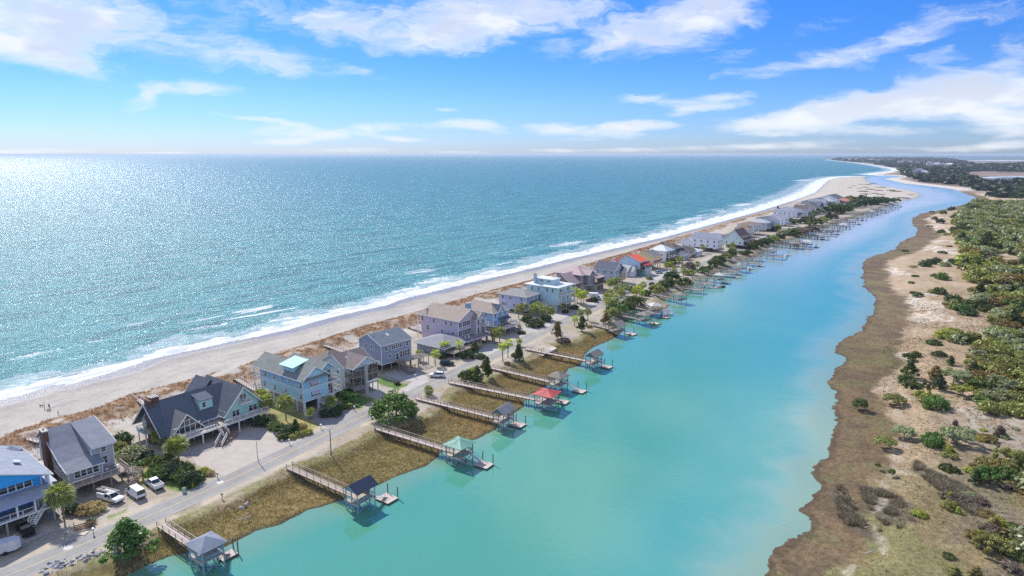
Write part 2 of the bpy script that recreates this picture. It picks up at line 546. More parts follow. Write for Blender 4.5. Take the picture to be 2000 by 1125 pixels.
ROAD = smooth_line(road0)
LAWN_GREEN = [GL(p, 1.5) for p in [
    [(660, 778), (709, 773), (741, 783), (718, 797), (679, 797)],
    [(735, 734), (769, 745), (797, 752), (778, 762), (739, 750)],
    [(318, 948), (352, 962), (400, 946), (372, 925)],
    [(214, 1008), (246, 996), (235, 1012), (205, 1030)]]]
LAWN_DRY = [GL(p, 1.5) for p in [
    [(500, 790), (505, 835), (585, 852), (625, 835), (600, 812), (530, 780)],
    [(255, 905), (262, 945), (330, 955), (390, 965), (436, 938), (390, 905), (300, 890)],
    [(560, 835), (585, 862), (640, 836), (600, 820)]]]
DARK_SCRUB = [GL(p, 1.0) for p in [
    [(1632, 950), (1645, 945), (1660, 968), (1668, 985), (1700, 1035), (1722, 1030), (1710, 1045), (1690, 1042), (1660, 1025), (1640, 1000)],
    [(1682, 948), (1715, 948), (1760, 975), (1785, 1000), (1782, 1018), (1755, 1032), (1730, 1022), (1705, 995), (1690, 972)],
    [(1790, 900), (1830, 930), (1890, 955), (1925, 985), (1900, 1010), (1860, 985), (1820, 950), (1785, 920)]]]


def land_fields(x, y):
    """height and cover weights of the terrain at points x, y (arrays)"""
    wob = (fbm(x, y, 9, 3, 3) - .5) * 3.4 + (fbm(x, y, 1.6, 3, 5) - .5) * 1.7
    di = sdist(x, y, ISLAND)
    dsea = seg_dist(x, y, SEA_LINE)
    dcr = seg_dist(x, y, [c0] + creek)
    dup = sdist(x, y, UPLAND)
    ddu = sdist(x, y, DUNE)
    de = sdist(x, y, EAST)
    far = np.clip((y - 1300) / 800, 0, 1)
    f1 = fbm(x, y, 14, 4, 11)
    f2 = fbm(x, y, 3.2, 4, 21)
    f3 = fbm(x, y, 60, 3, 31)
    f4 = fbm(x, y, .9, 3, 41)
    isl = di > -30
    # island height
    zi_beach = 1.48 * smooth(dsea / 34.0)
    zi_creek = .28 + 1.20 * smooth(1 + dup / 4.5)
    spit = (y > 1010) | (x > 520)
    zi = np.minimum(zi_beach, np.where(spit, 1.5, zi_creek))
    edge = di + wob * .35
    zi = np.where(edge > 0, np.minimum(zi, .06 + .12 * np.clip(edge, 0, 1.5) + .35 * np.clip(edge - .5, 0, 10)), np.maximum(edge * .35, -2.5))
    dune = np.exp(-((ddu - 5) / 5.0) ** 2) * (.5 + 1.5 * f1) * (~spit)
    zi = zi + dune * 1.1 + np.where(spit & (di > 40), (fbm(x, y, 30, 3, 77) - .4) * 1.6, 0) * smooth((di - 40) / 40)
    # east bank
    em = de + wob * (.8 + .6 * f1)
    band = (9 + 15 * fbm(x, y, 45, 2, 51)) * (.55 + .45 * smooth((y - 115) / 40))
    ze = np.where(em > 0, .05 + .12 * np.clip(em, 0, 2) + 1.1 * smooth((em - band) / 9.0) + .6 * smooth(em / 160) * f1, np.maximum(em * .25, -2.5))
    ze = ze + np.where(em > band, (f2 - .5) * .35, 0)
    z = np.maximum(zi, ze)
    which = ze > zi          # east side
    # ---------------- albedo
    col = np.zeros(x.shape + (4,), dtype=np.float32)

    def put(mask, c):
        m = np.clip(mask, 0, 1)[..., None]
        col[..., :3] = col[..., :3] * (1 - m) + np.array(c, dtype=np.float32) * m
    sand_dry = (.46, .42, .355)
    put(np.ones(x.shape), sand_dry)
    # beach tone
    put(smooth((8 - ddu) / 8) * .9, (.41, .38, .33))
    put(smooth((16 - dsea) / 10) * ~which * (di > 0) * .75, (.29, .27, .24))
    wet = smooth((9.5 - dsea + (f1 - .5) * 8) / 5) * (~which) * (di < 60)
    put(wet * .8, (.24, .22, .20))
    col[..., 3] = wet
    put(smooth((.62 - np.abs(ddu + 12 + (f1 - .5) * 12)) / .6) * (f2 > .5) * .35, (.25, .21, .17))
    for dw, wd in ((15, .5), (20, .7), (26, .5), (31, .4)):
        put(smooth((wd - np.abs(dsea - dw + (fbm(x, y, 30, 3, 15) - .5) * 9)) / wd) * smooth((fbm(x, y, 11, 2, 16 + dw) - .5) / .08) * (ddu < 0) * .5, (.24, .21, .175))
    put(smooth((fbm(x, y, 18, 4, 19) - .5) / .1) * (ddu < 0) * .35, (.33, .31, .28))
    # sea oats and brush on the dune
    tuft = (ddu > -1.5 + (f1 - .5) * 5) & (ddu < 11 + (f1 - .5) * 16) & (~spit)
    gap = smooth((fbm(x, y, 10, 2, 61) - .25) / .06)
    put(tuft * gap * (.35 + .65 * smooth((f2 - .36) / .08)), (.24, .14, .075))
    put(tuft * gap * smooth((f4 - .52) / .1) * .7, (.34, .22, .12))
    back = (ddu >= 9) & (ddu < 40) & (dup > 0) & (~spit)
    put(back * smooth((f2 - .50) / .1) * .7, (.36, .28, .19))
    # lots: sand and gravel
    lots = smooth((ddu - 22) / 6) * (dup > -2) * (~spit)
    put(lots, (.385, .34, .28))
    put(lots * smooth((f1 - .52) / .1) * .6, (.35, .29, .20))
    put(lots * smooth((f2 - .6) / .08) * .5, (.27, .24, .14))
    for pg in LAWN_DRY:
        if True:
            s = sdist(x, y, pg) + (f2 - .5) * 3
            put(smooth(s / 1.2 + .5) * .9, (.30, .27, .10))
            put(smooth(s / 1.2 + .5) * smooth((f1 - .45) / .1) * .6, (.17, .20, .06))
    for pg in LAWN_GREEN:
        s = sdist(x, y, pg) + (f2 - .5) * 1.2
        put(smooth(s / .8 + .5), (.105, .185, .045))
        put(smooth(s / .8 + .5) * smooth((f2 - .5) / .1) * .6, (.17, .22, .055))
    # road shoulder
    dr = seg_dist(x, y, ROAD)
    sh = smooth((6.2 - dr) / 1.5) * (~which)
    put(sh * .85 * smooth((.66 - f1) / .1), (.47, .405, .305))
    slope = smooth((3.2 - dup) / 3) * smooth((dup + 7) / 3) * (~spit) * (~which) * smooth((dr - 4.6) / 1.2)
    put(slope * .9, (.25, .20, .125))
    put(slope * smooth((f2 - .5) / .1) * .8, (.36, .31, .20))
    put(slope * smooth((fbm(x, y, 5, 2, 91) - .56) / .05) * .7, (.20, .20, .07))
    # creek marsh
    ms = (dup < -2 + (f2 - .5) * 3) & (~which) & (~spit) & (di > -2)
    near = y < 300
    put(ms * 1.0, (.20, .155, .068))
    put(ms * smooth((f1 - .46) / .12) * .85, (.265, .185, .078))
    put(ms * smooth((f3 - .48) / .12) * .6, (.195, .175, .068))
    put(ms * smooth((f2 - .56) / .1) * .5, (.10, .088, .042))
    put(ms * (~near) * .75, (.33, .27, .19))
    put(ms * smooth((1.0 - di) / .8) * .7, (.06, .05, .035))
    # spit: pale clean sand with dark wrack and grass
    put(spit * (~which) * (di > 0) * 1.0, (.47, .425, .35))
    put(spit * (~which) * smooth((18 - di) / 14) * .6, (.40, .37, .33))
    # east bank
    w = which.astype(float)
    put(w, (.42, .315, .205))
    put(w * smooth((f1 - .46) / .1) * .8, (.34, .245, .15))
    put(w * smooth((fbm(x, y, 26, 4, 71) - .53) / .05) * smooth((f2 - .38) / .1), (.60, .52, .42))
    put(w * smooth((f2 - .55) / .08) * .5, (.27, .22, .12))
    ol = w * smooth((150 - y) / 30) * smooth((60 - em) / 18)
    put(ol * .95, (.195, .18, .072))
    put(ol * smooth((f1 - .42) / .12) * .8, (.25, .19, .10))
    put(w * smooth((em - 20) / 6) * smooth((190 - y) / 40) * smooth((fbm(x, y, 8, 4, 93) - .47) / .06) * .7, (.20, .165, .115))
    mb = w * smooth((band + 3 * (f2 - .5) * 2 - em) / 3.0)
    put(mb, (.145, .10, .062))
    put(mb * smooth((f1 - .46) / .08) * .8, (.205, .145, .078))
    put(mb * smooth((f2 - .52) / .06) * .6, (.13, .095, .06))
    put(mb * smooth((fbm(x, y, 7, 3, 66) - .54) / .05) * .6, (.185, .165, .075))
    put(mb * smooth((f3 - .5) / .08) * smooth((300 - y) / 80) * .7, (.17, .155, .06))
    put(mb * smooth((2.2 - em) / 1.8) * .7, (.07, .05, .035))
    for pg in DARK_SCRUB:
        s = sdist(x, y, pg) + (f2 - .5) * 4
        put(w * smooth(s / 1.5 + .5) * .9, (.13, .11, .075))
    rim = w * smooth((2.0 - np.abs(em - band - 1.5)) / 1.5) * smooth((f2 - .52) / .05)
    put(rim * .45, (.52, .46, .38))
    # forest floor under the thicket
    th = w * smooth((em - 90 + (f3 - .5) * 60) / 30)
    put(th * .75, (.19, .165, .09))
    # headland and far marsh
    fw = w * smooth((y - 1150) / 200)
    put(fw * .95, (.17, .13, .105))
    put(fw * smooth((fbm(x, y, 160, 4, 81) - .5) / .05) * .8, (.30, .22, .17))
    hb = w * smooth((y - 1250) / 100) * smooth((45 - de) / 20) * (x < 1500)
    put(hb, (.56, .50, .42))
    return z, col


def build_terrain():
    rr = [52.0]
    while rr[-1] < 15000:
        rr.append(rr[-1] * (1.0044 if rr[-1] < 900 else 1.010) + 0.02)
    rr = np.array(rr)
    az = np.concatenate([np.radians(np.linspace(-58, -44, 30)[:-1]), np.radians(np.linspace(-44, 44, 560)), np.radians(np.linspace(44, 62, 40)[1:])])
    A, Rr = np.meshgrid(az, rr)
    x = Rr * np.sin(A); y = Rr * np.cos(A)
    x = x.ravel(); y = y.ravel()
    # only work near or on land
    d1 = sdist(x, y, ISLAND); d2 = sdist(x, y, EAST)
    act = (np.maximum(d1, d2) > -9)
    z = np.full(x.shape, -2.5); col = np.zeros(x.shape + (4,), dtype=np.float32)
    z[act], col[act] = land_fields(x[act], y[act])
    nr, na = len(rr), len(az)
    idx = np.arange(nr * na).reshape(nr, na)
    q = np.stack([idx[:-1, :-1], idx[:-1, 1:], idx[1:, 1:], idx[1:, :-1]], -1).reshape(-1, 4)
    keep = (z[q].max(1) > -.8) & act[q].all(1)
    q = q[keep]
    used = np.zeros(nr * na, bool); used[q.ravel()] = True
    remap = np.cumsum(used) - 1
    me = np_mesh('terrain', np.stack([x, y, z], -1)[used], remap[q], smooth=True)
    a = me.color_attributes.new('cover', 'FLOAT_COLOR', 'POINT')
    a.data.foreach_set('color', col[used].ravel())
    m = bpy.data.materials.new('ground_cover')
    m.use_nodes = True
    t = NT(m.node_tree); bs = t.n['Principled BSDF']
    at = t.node('ShaderNodeAttribute', attribute_name='cover')
    pos = t.node('ShaderNodeNewGeometry').outputs['Position']
    n1 = t.noise(pos, .9, 6, .68)
    n2 = t.noise(pos, 5.0, 4, .7)
    n3 = t.noise(pos, .12, 4, .6)
    lum = t.node('ShaderNodeRGBToBW', {0: at.outputs['Color']}).outputs[0]
    am = t.maprange(lum, .18, .45, 1.0, .22)
    c = t.mix(am, at.outputs['Color'], t.mix(1.0, at.outputs['Color'], t.ramp(n1, [(.30, .62), (.5, 1.0), (.72, 1.36)]), 'MULTIPLY'))
    c = t.mix(am, c, t.mix(1.0, c, t.ramp(n2, [(.28, .72), (.5, 1.0), (.72, 1.25)]), 'MULTIPLY'))
    c = t.mix(1.0, c, t.ramp(n3, [(.3, .88), (.7, 1.10)]), 'MULTIPLY')
    t.l.new(c, bs.inputs['Base Color'])
    t.l.new(t.maprange(at.outputs['Alpha'], 0, 1, .92, .28), bs.inputs['Roughness'])
    bs.inputs['Specular IOR Level'].default_value = .25
    bmp = t.node('ShaderNodeBump', {'Strength': .55, 'Distance': .25, 'Height': t.math('ADD', n1, t.math('MULTIPLY', n2, .5))})
    t.l.new(bmp.outputs[0], bs.inputs['Normal'])
    me.materials.append(m)
    o = link('terrain', me)
    tag(o, 'sandy barrier island, creek marsh and scrubby bank', kind='structure')
    return o


build_terrain()


def terr_z(x, y):
    z, _ = land_fields(np.array([x], float), np.array([y], float))
    return float(z[0])


# ------------------------------------------------------------------ water
def water_mesh(name, east_side):
    rr = [30.0]
    while rr[-1] < 150000:
        rr.append(rr[-1] * 1.012 + .05)
    rr = np.array(rr)
    az = np.radians(np.linspace(-100, 100, 420))
    A, Rr = np.meshgrid(az, rr)
    x = (Rr * np.sin(A)).ravel(); y = (Rr * np.cos(A)).ravel()
    mid = [G(150, 1060), G(730, 790), G(1000, 660), G(1300, 530), G(1500, 470), G(1640, 400), G(1693, 345.5), G(1735, 341), (9000, 2600)]
    mid = [(mid[0][0] - E1[0] * 300, mid[0][1] - E1[1] * 300)] + mid
    poly = mid + [(160000, 2600), (160000, -300), (-100, -300)]
    d = sdist(x, y, poly)
    nr, na = len(rr), len(az)
    idx = np.arange(nr * na).reshape(nr, na)
    q = np.stack([idx[:-1, :-1], idx[:-1, 1:], idx[1:, 1:], idx[1:, :-1]], -1).reshape(-1, 4)
    qc = d[q].mean(1)
    q = q[(qc > 0) if east_side else (qc <= 0)]
    used = np.zeros(nr * na, bool); used[q.ravel()] = True
    remap = np.cumsum(used) - 1
    x = x[used]; y = y[used]
    me = np_mesh(name, np.stack([x, y, np.zeros_like(x)], -1), remap[q], smooth=True)
    shore = np.full(x.shape, 5000.0); nearm = (np.hypot(x, y) < 9000)
    if east_side:
        a = seg_dist(x[nearm], y[nearm], [c0] + creek + GL(SPIT_PX)); b = seg_dist(x[nearm], y[nearm], EAST)
        shore[nearm] = np.minimum(a, b)
        wdt = np.full(x.shape, 0.0); wdt[nearm] = a / (a + b + 1e-6)
    else:
        a = seg_dist(x[nearm], y[nearm], SEA_LINE)
        b = seg_dist(x[nearm], y[nearm], east[-30:])
        shore[nearm] = np.minimum(a, b * 1.0)
        wdt = np.clip(y / 1000, 0, 60)
    patch = np.zeros(x.shape)
    if not east_side:
        for (pu, pv, la, lc) in ((850, 547, 24, 9), (800, 565, 20, 7), (1110, 476, 34, 10), (1180, 478, 20, 8), (60, 694, 13, 3), (180, 668, 9, 2.5), (700, 600, 20, 5), (1350, 428, 60, 12), (1450, 400, 60, 16), (1570, 352, 120, 30), (420, 636, 14, 3), (980, 515, 18, 4)):
            gx, gy = G(pu, pv)
            da = (x - gx) * E1[0] + (y - gy) * E1[1]; dc = (x - gx) * E1[1] - (y - gy) * E1[0]
            patch = np.maximum(patch, np.exp(-(da / la) ** 2 - (dc / lc) ** 2))
    for nm, arr in (('shore', shore), ('across', wdt), ('patch', patch)):
        at = me.attributes.new(nm, 'FLOAT', 'POINT')
        at.data.foreach_set('value', arr.astype(np.float32))
    return me


def build_water():
    # ---- creek: turbid turquoise water, nearly still
    me = water_mesh('creek_water', True)
    m = bpy.data.materials.new('creek_water'); m.use_nodes = True
    t = NT(m.node_tree); t.n.remove(t.n['Principled BSDF'])
    pos = t.node('ShaderNodeNewGeometry').outputs['Position']
    sh = t.node('ShaderNodeAttribute', attribute_name='shore').outputs['Fac']
    ac = t.node('ShaderNodeAttribute', attribute_name='across').outputs['Fac']
    sep = t.node('ShaderNodeSeparateXYZ', {0: pos})
    n = t.noise(pos, .012, 4, .6)
    n2 = t.noise(pos, .05, 4, .6)
    deep = t.ramp(t.maprange(sep.outputs[1], 90, 620, 0, 1), [(0, (.07, .275, .19)), (.2, (.065, .285, .20)), (.45, (.10, .30, .235)), (.66, (.30, .38, .37)), (1, (.52, .53, .50))])  # pale far stops paint the silvery sky reflection into the body colour
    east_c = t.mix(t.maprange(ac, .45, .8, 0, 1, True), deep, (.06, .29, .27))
    c = t.mix(t.maprange(n, .35, .65, 0, .35), east_c, (.13, .35, .29))
    east_sh = t.math('MULTIPLY', t.maprange(t.math('ADD', sh, t.math('MULTIPLY', t.math('SUBTRACT', n2, .5), 26)), 0, 17, 1, 0, True), t.maprange(ac, .5, .6, 0, .75))
    c = t.mix(east_sh, c, (.27, .38, .33))
    c = t.mix(t.math('MULTIPLY', t.maprange(t.math('ADD', sh, t.math('MULTIPLY', t.math('SUBTRACT', n2, .5), 14)), 0, 9, 1, 0, True), .6), c, (.19, .30, .20))
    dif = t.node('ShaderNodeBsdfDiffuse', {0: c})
    wn = t.node('ShaderNodeBump', {'Strength': .10, 'Distance': .25, 'Height': t.noise(pos, .55, 4, .55)}).outputs[0]
    gl = t.node('ShaderNodeBsdfGlossy', {0: (1, 1, 1, 1), 1: t.maprange(sep.outputs[1], 140, 520, .03, .22), 'Normal': wn})
    fr = t.node('ShaderNodeFresnel', {0: 1.62, 'Normal': wn})
    mx = t.node('ShaderNodeMixShader', {0: t.math('MULTIPLY', fr.outputs[0], 1.0, clamp=True), 1: dif.outputs[0], 2: gl.outputs[0]})
    t.l.new(mx.outputs[0], t.n['Material Output'].inputs[0])
    me.materials.append(m)
    tag(link('creek_water', me), 'calm turquoise tidal creek', kind='structure')
    # ---- ocean
    me = water_mesh('ocean_water', False)
    m = bpy.data.materials.new('ocean_water'); m.use_nodes = True
    t = NT(m.node_tree); t.n.remove(t.n['Principled BSDF'])
    pos = t.node('ShaderNodeNewGeometry').outputs['Position']
    sh = t.node('ShaderNodeAttribute', attribute_name='shore').outputs['Fac']
    sep = t.node('ShaderNodeSeparateXYZ', {0: pos})
    mp = t.node('ShaderNodeMapping', {0: pos, 2: (0, 0, R(47))}, vector_type='TEXTURE').outputs[0]     # x runs along the crests
    sw = t.node('ShaderNodeVectorMath', {0: mp, 1: (.018, .11, 1)}, operation='MULTIPLY').outputs[0]
    swell = t.noise(sw, 1.0, 3, .5, .4)
    ch = t.node('ShaderNodeVectorMath', {0: mp, 1: (.16, .42, 1)}, operation='MULTIPLY').outputs[0]
    chop = t.noise(ch, 1.0, 6, .62, .3)
    fine = t.noise(pos, 1.9, 3, .6)
    hgt = t.math('ADD', t.math('MULTIPLY', swell, 3.2), t.math('ADD', t.math('MULTIPLY', chop, 1.7), t.math('MULTIPLY', fine, .34)))
    bm = t.node('ShaderNodeBump', {'Strength': 1.0, 'Distance': 1.15, 'Height': hgt}).outputs[0]
    big = t.noise(pos, .006, 4, .6)
    c = t.ramp(t.maprange(sh, 0, 420, 0, 1), [(0, (.13, .32, .29)), (.07, (.045, .225, .22)), (.3, (.045, .215, .205)), (1, (.035, .19, .20))])
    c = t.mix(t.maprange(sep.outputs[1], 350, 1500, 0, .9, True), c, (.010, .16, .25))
    c = t.mix(t.maprange(big, .35, .65, 0, .3), c, (.03, .21, .24))
    c = t.mix(t.maprange(chop, .45, .66, 0, .6), c, (.13, .38, .40))  # these wave tones put light and dark of the ripples into the albedo
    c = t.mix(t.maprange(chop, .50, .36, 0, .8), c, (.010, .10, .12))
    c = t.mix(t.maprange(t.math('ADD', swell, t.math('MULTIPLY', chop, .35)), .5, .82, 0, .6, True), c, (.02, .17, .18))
    # surf
    al = t.node('ShaderNodeMapping', {0: pos, 2: (0, 0, R(-53 + 90 - 90))}, vector_type='TEXTURE').outputs[0]
    f1 = t.noise(t.node('ShaderNodeVectorMath', {0: al, 1: (.022, .022, 1)}, operation='MULTIPLY').outputs[0], 1.7, 4, .6)
    f2 = t.noise(t.node('ShaderNodeVectorMath', {0: mp, 1: (.10, .30, 1)}, operation='MULTIPLY').outputs[0], 1.0, 6, .7, .8)
    reach = t.maprange(sep.outputs[1], 200, 1300, 0, 1)
    w1 = t.math('ADD', t.math('MULTIPLY_ADD', reach, 26, 8.0), t.math('MULTIPLY', t.math('SUBTRACT', f1, .5), 30))
    q = t.math('DIVIDE', sh, w1)
    foam = t.maprange(t.math('SUBTRACT', t.math('ADD', t.math('MULTIPLY', f2, 2.2), -.15), q), -.06, .22, 0, 1, True)
    # outer broken crests
    out_zone = t.math('MULTIPLY', t.maprange(sh, 6, 18, 0, 1, True), t.maprange(sh, 22, 85, 1, 0, True))
    crest = t.maprange(t.math('ADD', t.math('MULTIPLY', swell, 1.0), t.math('MULTIPLY', f2, .30)), .735, .80, 0, 1, True)
    brk = t.math('MULTIPLY', t.math('MULTIPLY', crest, out_zone), t.maprange(t.noise(pos, .013, 2, .5), .45, .58, 0, 1, True))
    foam = t.math('MAXIMUM', foam, brk, clamp=True)
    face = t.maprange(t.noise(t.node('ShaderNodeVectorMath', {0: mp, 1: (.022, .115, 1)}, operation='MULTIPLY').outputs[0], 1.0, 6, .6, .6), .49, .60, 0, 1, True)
    c = t.mix(t.math('MULTIPLY', face, .72), c, (.008, .095, .105))  # dark bands paint the shading of wave faces into the water colour
    pt = t.node('ShaderNodeAttribute', attribute_name='patch').outputs['Fac']
    foam = t.math('MAXIMUM', foam, t.maprange(t.math('ADD', t.math('MULTIPLY', t.noise(pos, .35, 5, .7, .8), 1.5), t.math('MULTIPLY', pt, .62)), 1.12, 1.34, 0, .9, True))
    lace = t.maprange(t.math('SUBTRACT', t.math('ADD', f2, 1.0), t.math('MULTIPLY', q, .62)), .30, .55, 0, .35, True)
    foam = t.math('MAXIMUM', foam, lace)
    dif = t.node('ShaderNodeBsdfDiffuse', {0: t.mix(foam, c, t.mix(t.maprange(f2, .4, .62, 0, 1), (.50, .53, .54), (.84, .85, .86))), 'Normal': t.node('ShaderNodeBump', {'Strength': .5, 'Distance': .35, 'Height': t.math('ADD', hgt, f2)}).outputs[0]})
    gl = t.node('ShaderNodeBsdfGlossy', {0: (1, 1, 1, 1), 1: .25, 'Normal': bm})
    fr = t.node('ShaderNodeFresnel', {0: 1.33, 'Normal': bm})
    bm2 = t.node('ShaderNodeBump', {'Strength': 1.0, 'Distance': 1.0, 'Height': t.math('ADD', t.math('MULTIPLY', t.noise(t.node('ShaderNodeVectorMath', {0: mp, 1: (.3, .75, 1)}, operation='MULTIPLY').outputs[0], 1.0, 2, .5), 1.9), t.math('MULTIPLY', swell, 3.0))}).outputs[0]
    gl2 = t.node('ShaderNodeBsdfGlossy', {0: (1, 1, 1, 1), 1: .14, 'Normal': bm2})
    gl = t.node('ShaderNodeMixShader', {0: t.maprange(t.noise(t.node('ShaderNodeVectorMath', {0: mp, 1: (.03, .12, 1)}, operation='MULTIPLY').outputs[0], 1.0, 5, .6, .5), .5, .64, .02, .5, True), 1: gl.outputs[0], 2: gl2.outputs[0]})
    f = t.math('MULTIPLY', t.math('MINIMUM', fr.outputs[0], .25), t.math('SUBTRACT', 1, t.math('MULTIPLY', foam, .85)))
    mx = t.node('ShaderNodeMixShader', {0: f, 1: dif.outputs[0], 2: gl.outputs[0]})
    t.l.new(mx.outputs[0], t.n['Material Output'].inputs[0])
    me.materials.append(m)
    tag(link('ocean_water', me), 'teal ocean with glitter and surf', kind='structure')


build_water()


# ------------------------------------------------------------------ road and hard standings
def ribbon(name, line, off0, off1, z, m, step=1):
    vs = []; fs = []
    n = len(line)
    for i in range(0, n, step):
        a = line[max(0, i - 1)]; b = line[min(n - 1, i + 1)]
        dx, dy = b[0] - a[0], b[1] - a[1]
        L = math.hypot(dx, dy)
        nx, ny = dy / L, -dx / L        # to the right of travel (creek side)
        for of in (off0, off1):
            vs.append((line[i][0] + nx * of, line[i][1] + ny * of, z))
    for i in range(len(vs) // 2 - 1):
        fs.append((2 * i, 2 * i + 1, 2 * i + 3, 2 * i + 2))
    me = np_mesh(name, vs, fs, m)
    return me


RZ = 1.505
asphalt = mat('worn_asphalt', (.285, .275, .255), .85, .16, .18, .3, 20)
paint_y = mat('yellow_road_paint', (.52, .44, .24), .8, .2, 1.0)
paint_w = mat('white_road_paint', (.60, .59, .56), .8, .2, 1.0)
o = link('road', ribbon('road', ROAD, -3.1, 3.1, RZ, asphalt)); tag(o, 'two lane beach road', kind='structure')
near_n = 68
ymb = link('road_centre_line', ribbon('road_centre_line', ROAD[:160], -.11, .11, RZ + .006, paint_y)); tag(ymb, 'yellow centre line', kind='structure')
for s_, nm in ((-2.86, 'road_edge_line'), (2.78, 'road_edge_line')):
    tag(link(nm, ribbon(nm, ROAD[:near_n], s_, s_ + .10, RZ + .006, paint_w)), 'white edge line of the road', kind='structure')
for px, py in ((430, 942), (133, 1070)):
    x, y = G(px, py, RZ)
    v = [(x + math.cos(a) * .75, y + math.sin(a) * .75, RZ + .01) for a in np.linspace(0, 6.283, 18)[:-1]]
    tag(MB().poly(v).build('manhole_patch', mat('pale_concrete', (.55, .53, .5), .8)), 'pale round utility patch in the road', kind='structure')


def sheet(name, pts, z, m, label):
    b = MB(); b.poly([(*G(u, v, z), z) for u, v in pts][::-1])
    return tag(b.build(name, m), label, kind='structure')


concrete = mat('driveway_concrete', (.42, .40, .37), .85, .08, .3, .2, 14)
paver = mat('pinkish_paver', (.42, .375, .325), .85, .10, .5, .3, 9, lines=(0, .6, .35))
sheet('driveway', [(362, 872), (384, 908), (437, 931), (583, 861), (503, 829), (477, 818), (430, 812), (380, 838)], 1.50 + .02, paver, 'pinkish paved forecourt of the A frame house')
sheet('driveway', [(600, 815), (617, 822), (640, 834), (701, 804), (662, 790), (630, 796)], 1.52, mat('grey_drive', (.30, .285, .27), .85, .1, .3), 'grey driveway of the turquoise house')
sheet('driveway', [(700, 765), (737, 780), (748, 771), (740, 748), (715, 744), (690, 755)], 1.52, concrete, 'concrete driveway')
sheet('driveway', [(745, 730), (783, 744), (805, 745), (784, 763), (795, 765), (838, 745), (833, 735), (811, 725), (773, 720)], 1.524, concrete, 'concrete driveway')
sheet('driveway', [(-60, 1085), (0, 1085), (20, 1074), (110, 1035), (60, 1015), (-60, 1040)], 1.524, concrete, 'concrete apron under the bright blue house')
sheet('driveway', [(925, 690), (940, 700), (985, 680), (960, 668)], 1.52, concrete, 'concrete driveway')
sheet('driveway', [(1020, 643), (1047, 650), (1078, 635), (1066, 625), (1025, 632)], 1.52, concrete, 'concrete driveway')
sheet('driveway', [(1055, 622), (1080, 632), (1118, 614), (1090, 605)], 1.52, concrete, 'concrete driveway')
sheet('driveway', [(1140, 595), (1150, 600), (1195, 580), (1172, 570)], 1.52, concrete, 'concrete driveway')
sheet('driveway', [(1262, 540), (1285, 548), (1320, 530), (1290, 524)], 1.52, concrete, 'concrete driveway')
sheet('bare_patch', [(1030, 684), (1060, 695), (1088, 680), (1070, 672)], 1.51, mat('pale_sand_gravel', (.52, .47, .40), .9), 'pale gravel lay by')

# ------------------------------------------------------------------ houses
white = mat('white_trim', (.78, .78, .76), .55, .05, 1.0)
glass = mat('dark_glass', (.03, .045, .06), .12, .3, .8, spec=.9)
wood_grey = mat('weathered_wood', (.30, .25, .20), .85, .18, 1.2, .2, 12)
wood_new = mat('pale_deck_wood', (.46, .38, .30), .85, .14, 1.0, .2, 12)
wood_pink = mat('sunbleached_deck', (.52, .44, .385), .85, .12, 1.0, .2, 12)
pile_m = mat('dock_pile_wood', (.17, .14, .11), .9, .2, 1.5)
brick_m = mat('brown_brick', (.16, .085, .06), .9, .2, 2.0, .3, 10, lines=(2, .25, .4))
door_m = mat('grey_door', (.33, .33, .34), .6)
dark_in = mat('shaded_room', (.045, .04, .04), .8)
screen_m = mat('insect_screen', (.07, .075, .08), .5, .1)


def siding(name, col):
    return mat('siding_' + name, col, .7, .05, .5, .2, 6, lines=(2, .22, .16))


def shingle(name, col):
    return mat('shingle_' + name, col, .9, .14, .7, .35, 14, lines=(2, .12, .22))


def metalroof(name, col):
    return mat('metal_roof_' + name, col, .65, .06, .4, spec=.3)


CACHE = {}


def win_mesh(w, h, cols=1, style='frame'):
    k = ('w', round(w, 2), round(h, 2), cols, style)
    if k in CACHE: return CACHE[k]
    b = MB(); t = .13
    b.box(-w / 2 - t, w / 2 + t, -.07, 0, -t, 0); b.box(-w / 2 - t, w / 2 + t, -.07, 0, h, h + t)
    b.box(-w / 2 - t, -w / 2, -.065, 0, 0, h); b.box(w / 2, w / 2 + t, -.065, 0, 0, h)
    for i in range(1, cols):
        x = -w / 2 + w * i / cols
        b.box(x - .09, x + .09, -.06, 0, 0, h)
    b.box(-w / 2 - t - .04, w / 2 + t + .04, -.13, -.07, -t - .02, -t + .06)
    me = b.mesh('window', white)
    g = MB()
    for i in range(cols):
        x0 = -w / 2 + w * i / cols + (.09 if i else 0); x1 = -w / 2 + w * (i + 1) / cols - (.09 if i < cols - 1 else 0)
        g.box(x0 + .005, x1 - .005, -.025, 0, .005, h - .005)
        g.cur = 1
        g.box(x0 + .006, x1 - .006, -.045, -.026, h * .5 - .03, h * .5 + .03)
        g.cur = 0
    gm = g.mesh('pane', [glass, white])
    CACHE[k] = (me, gm)
    return CACHE[k]


def shutter_mesh(w, h, col, n=1):
    k = ('s', round(w, 2), round(h, 2), n, col.name)
    if k in CACHE: return CACHE[k]
    b = MB()
    for i in range(n):
        x0 = -w / 2 + w * i / n + .04; x1 = -w / 2 + w * (i + 1) / n - .04
        top = (0, -.08, h + .06); bot = (0, -.62, h * .38)
        for j in range(4):
            f0 = j / 4; f1 = (j + .8) / 4
            za = top[2] + (bot[2] - top[2]) * f0; zb = top[2] + (bot[2] - top[2]) * f1
            ya = top[1] + (bot[1] - top[1]) * f0; yb = top[1] + (bot[1] - top[1]) * f1
            b.slab([(x0, ya, za), (x0, yb, zb), (x1, yb, zb), (x1, ya, za)], .03)
    CACHE[k] = b.mesh('shutter', col)
    return CACHE[k]


ROT = {'F': 0.0, 'N': R(-90), 'K': R(90), 'B': R(180)}


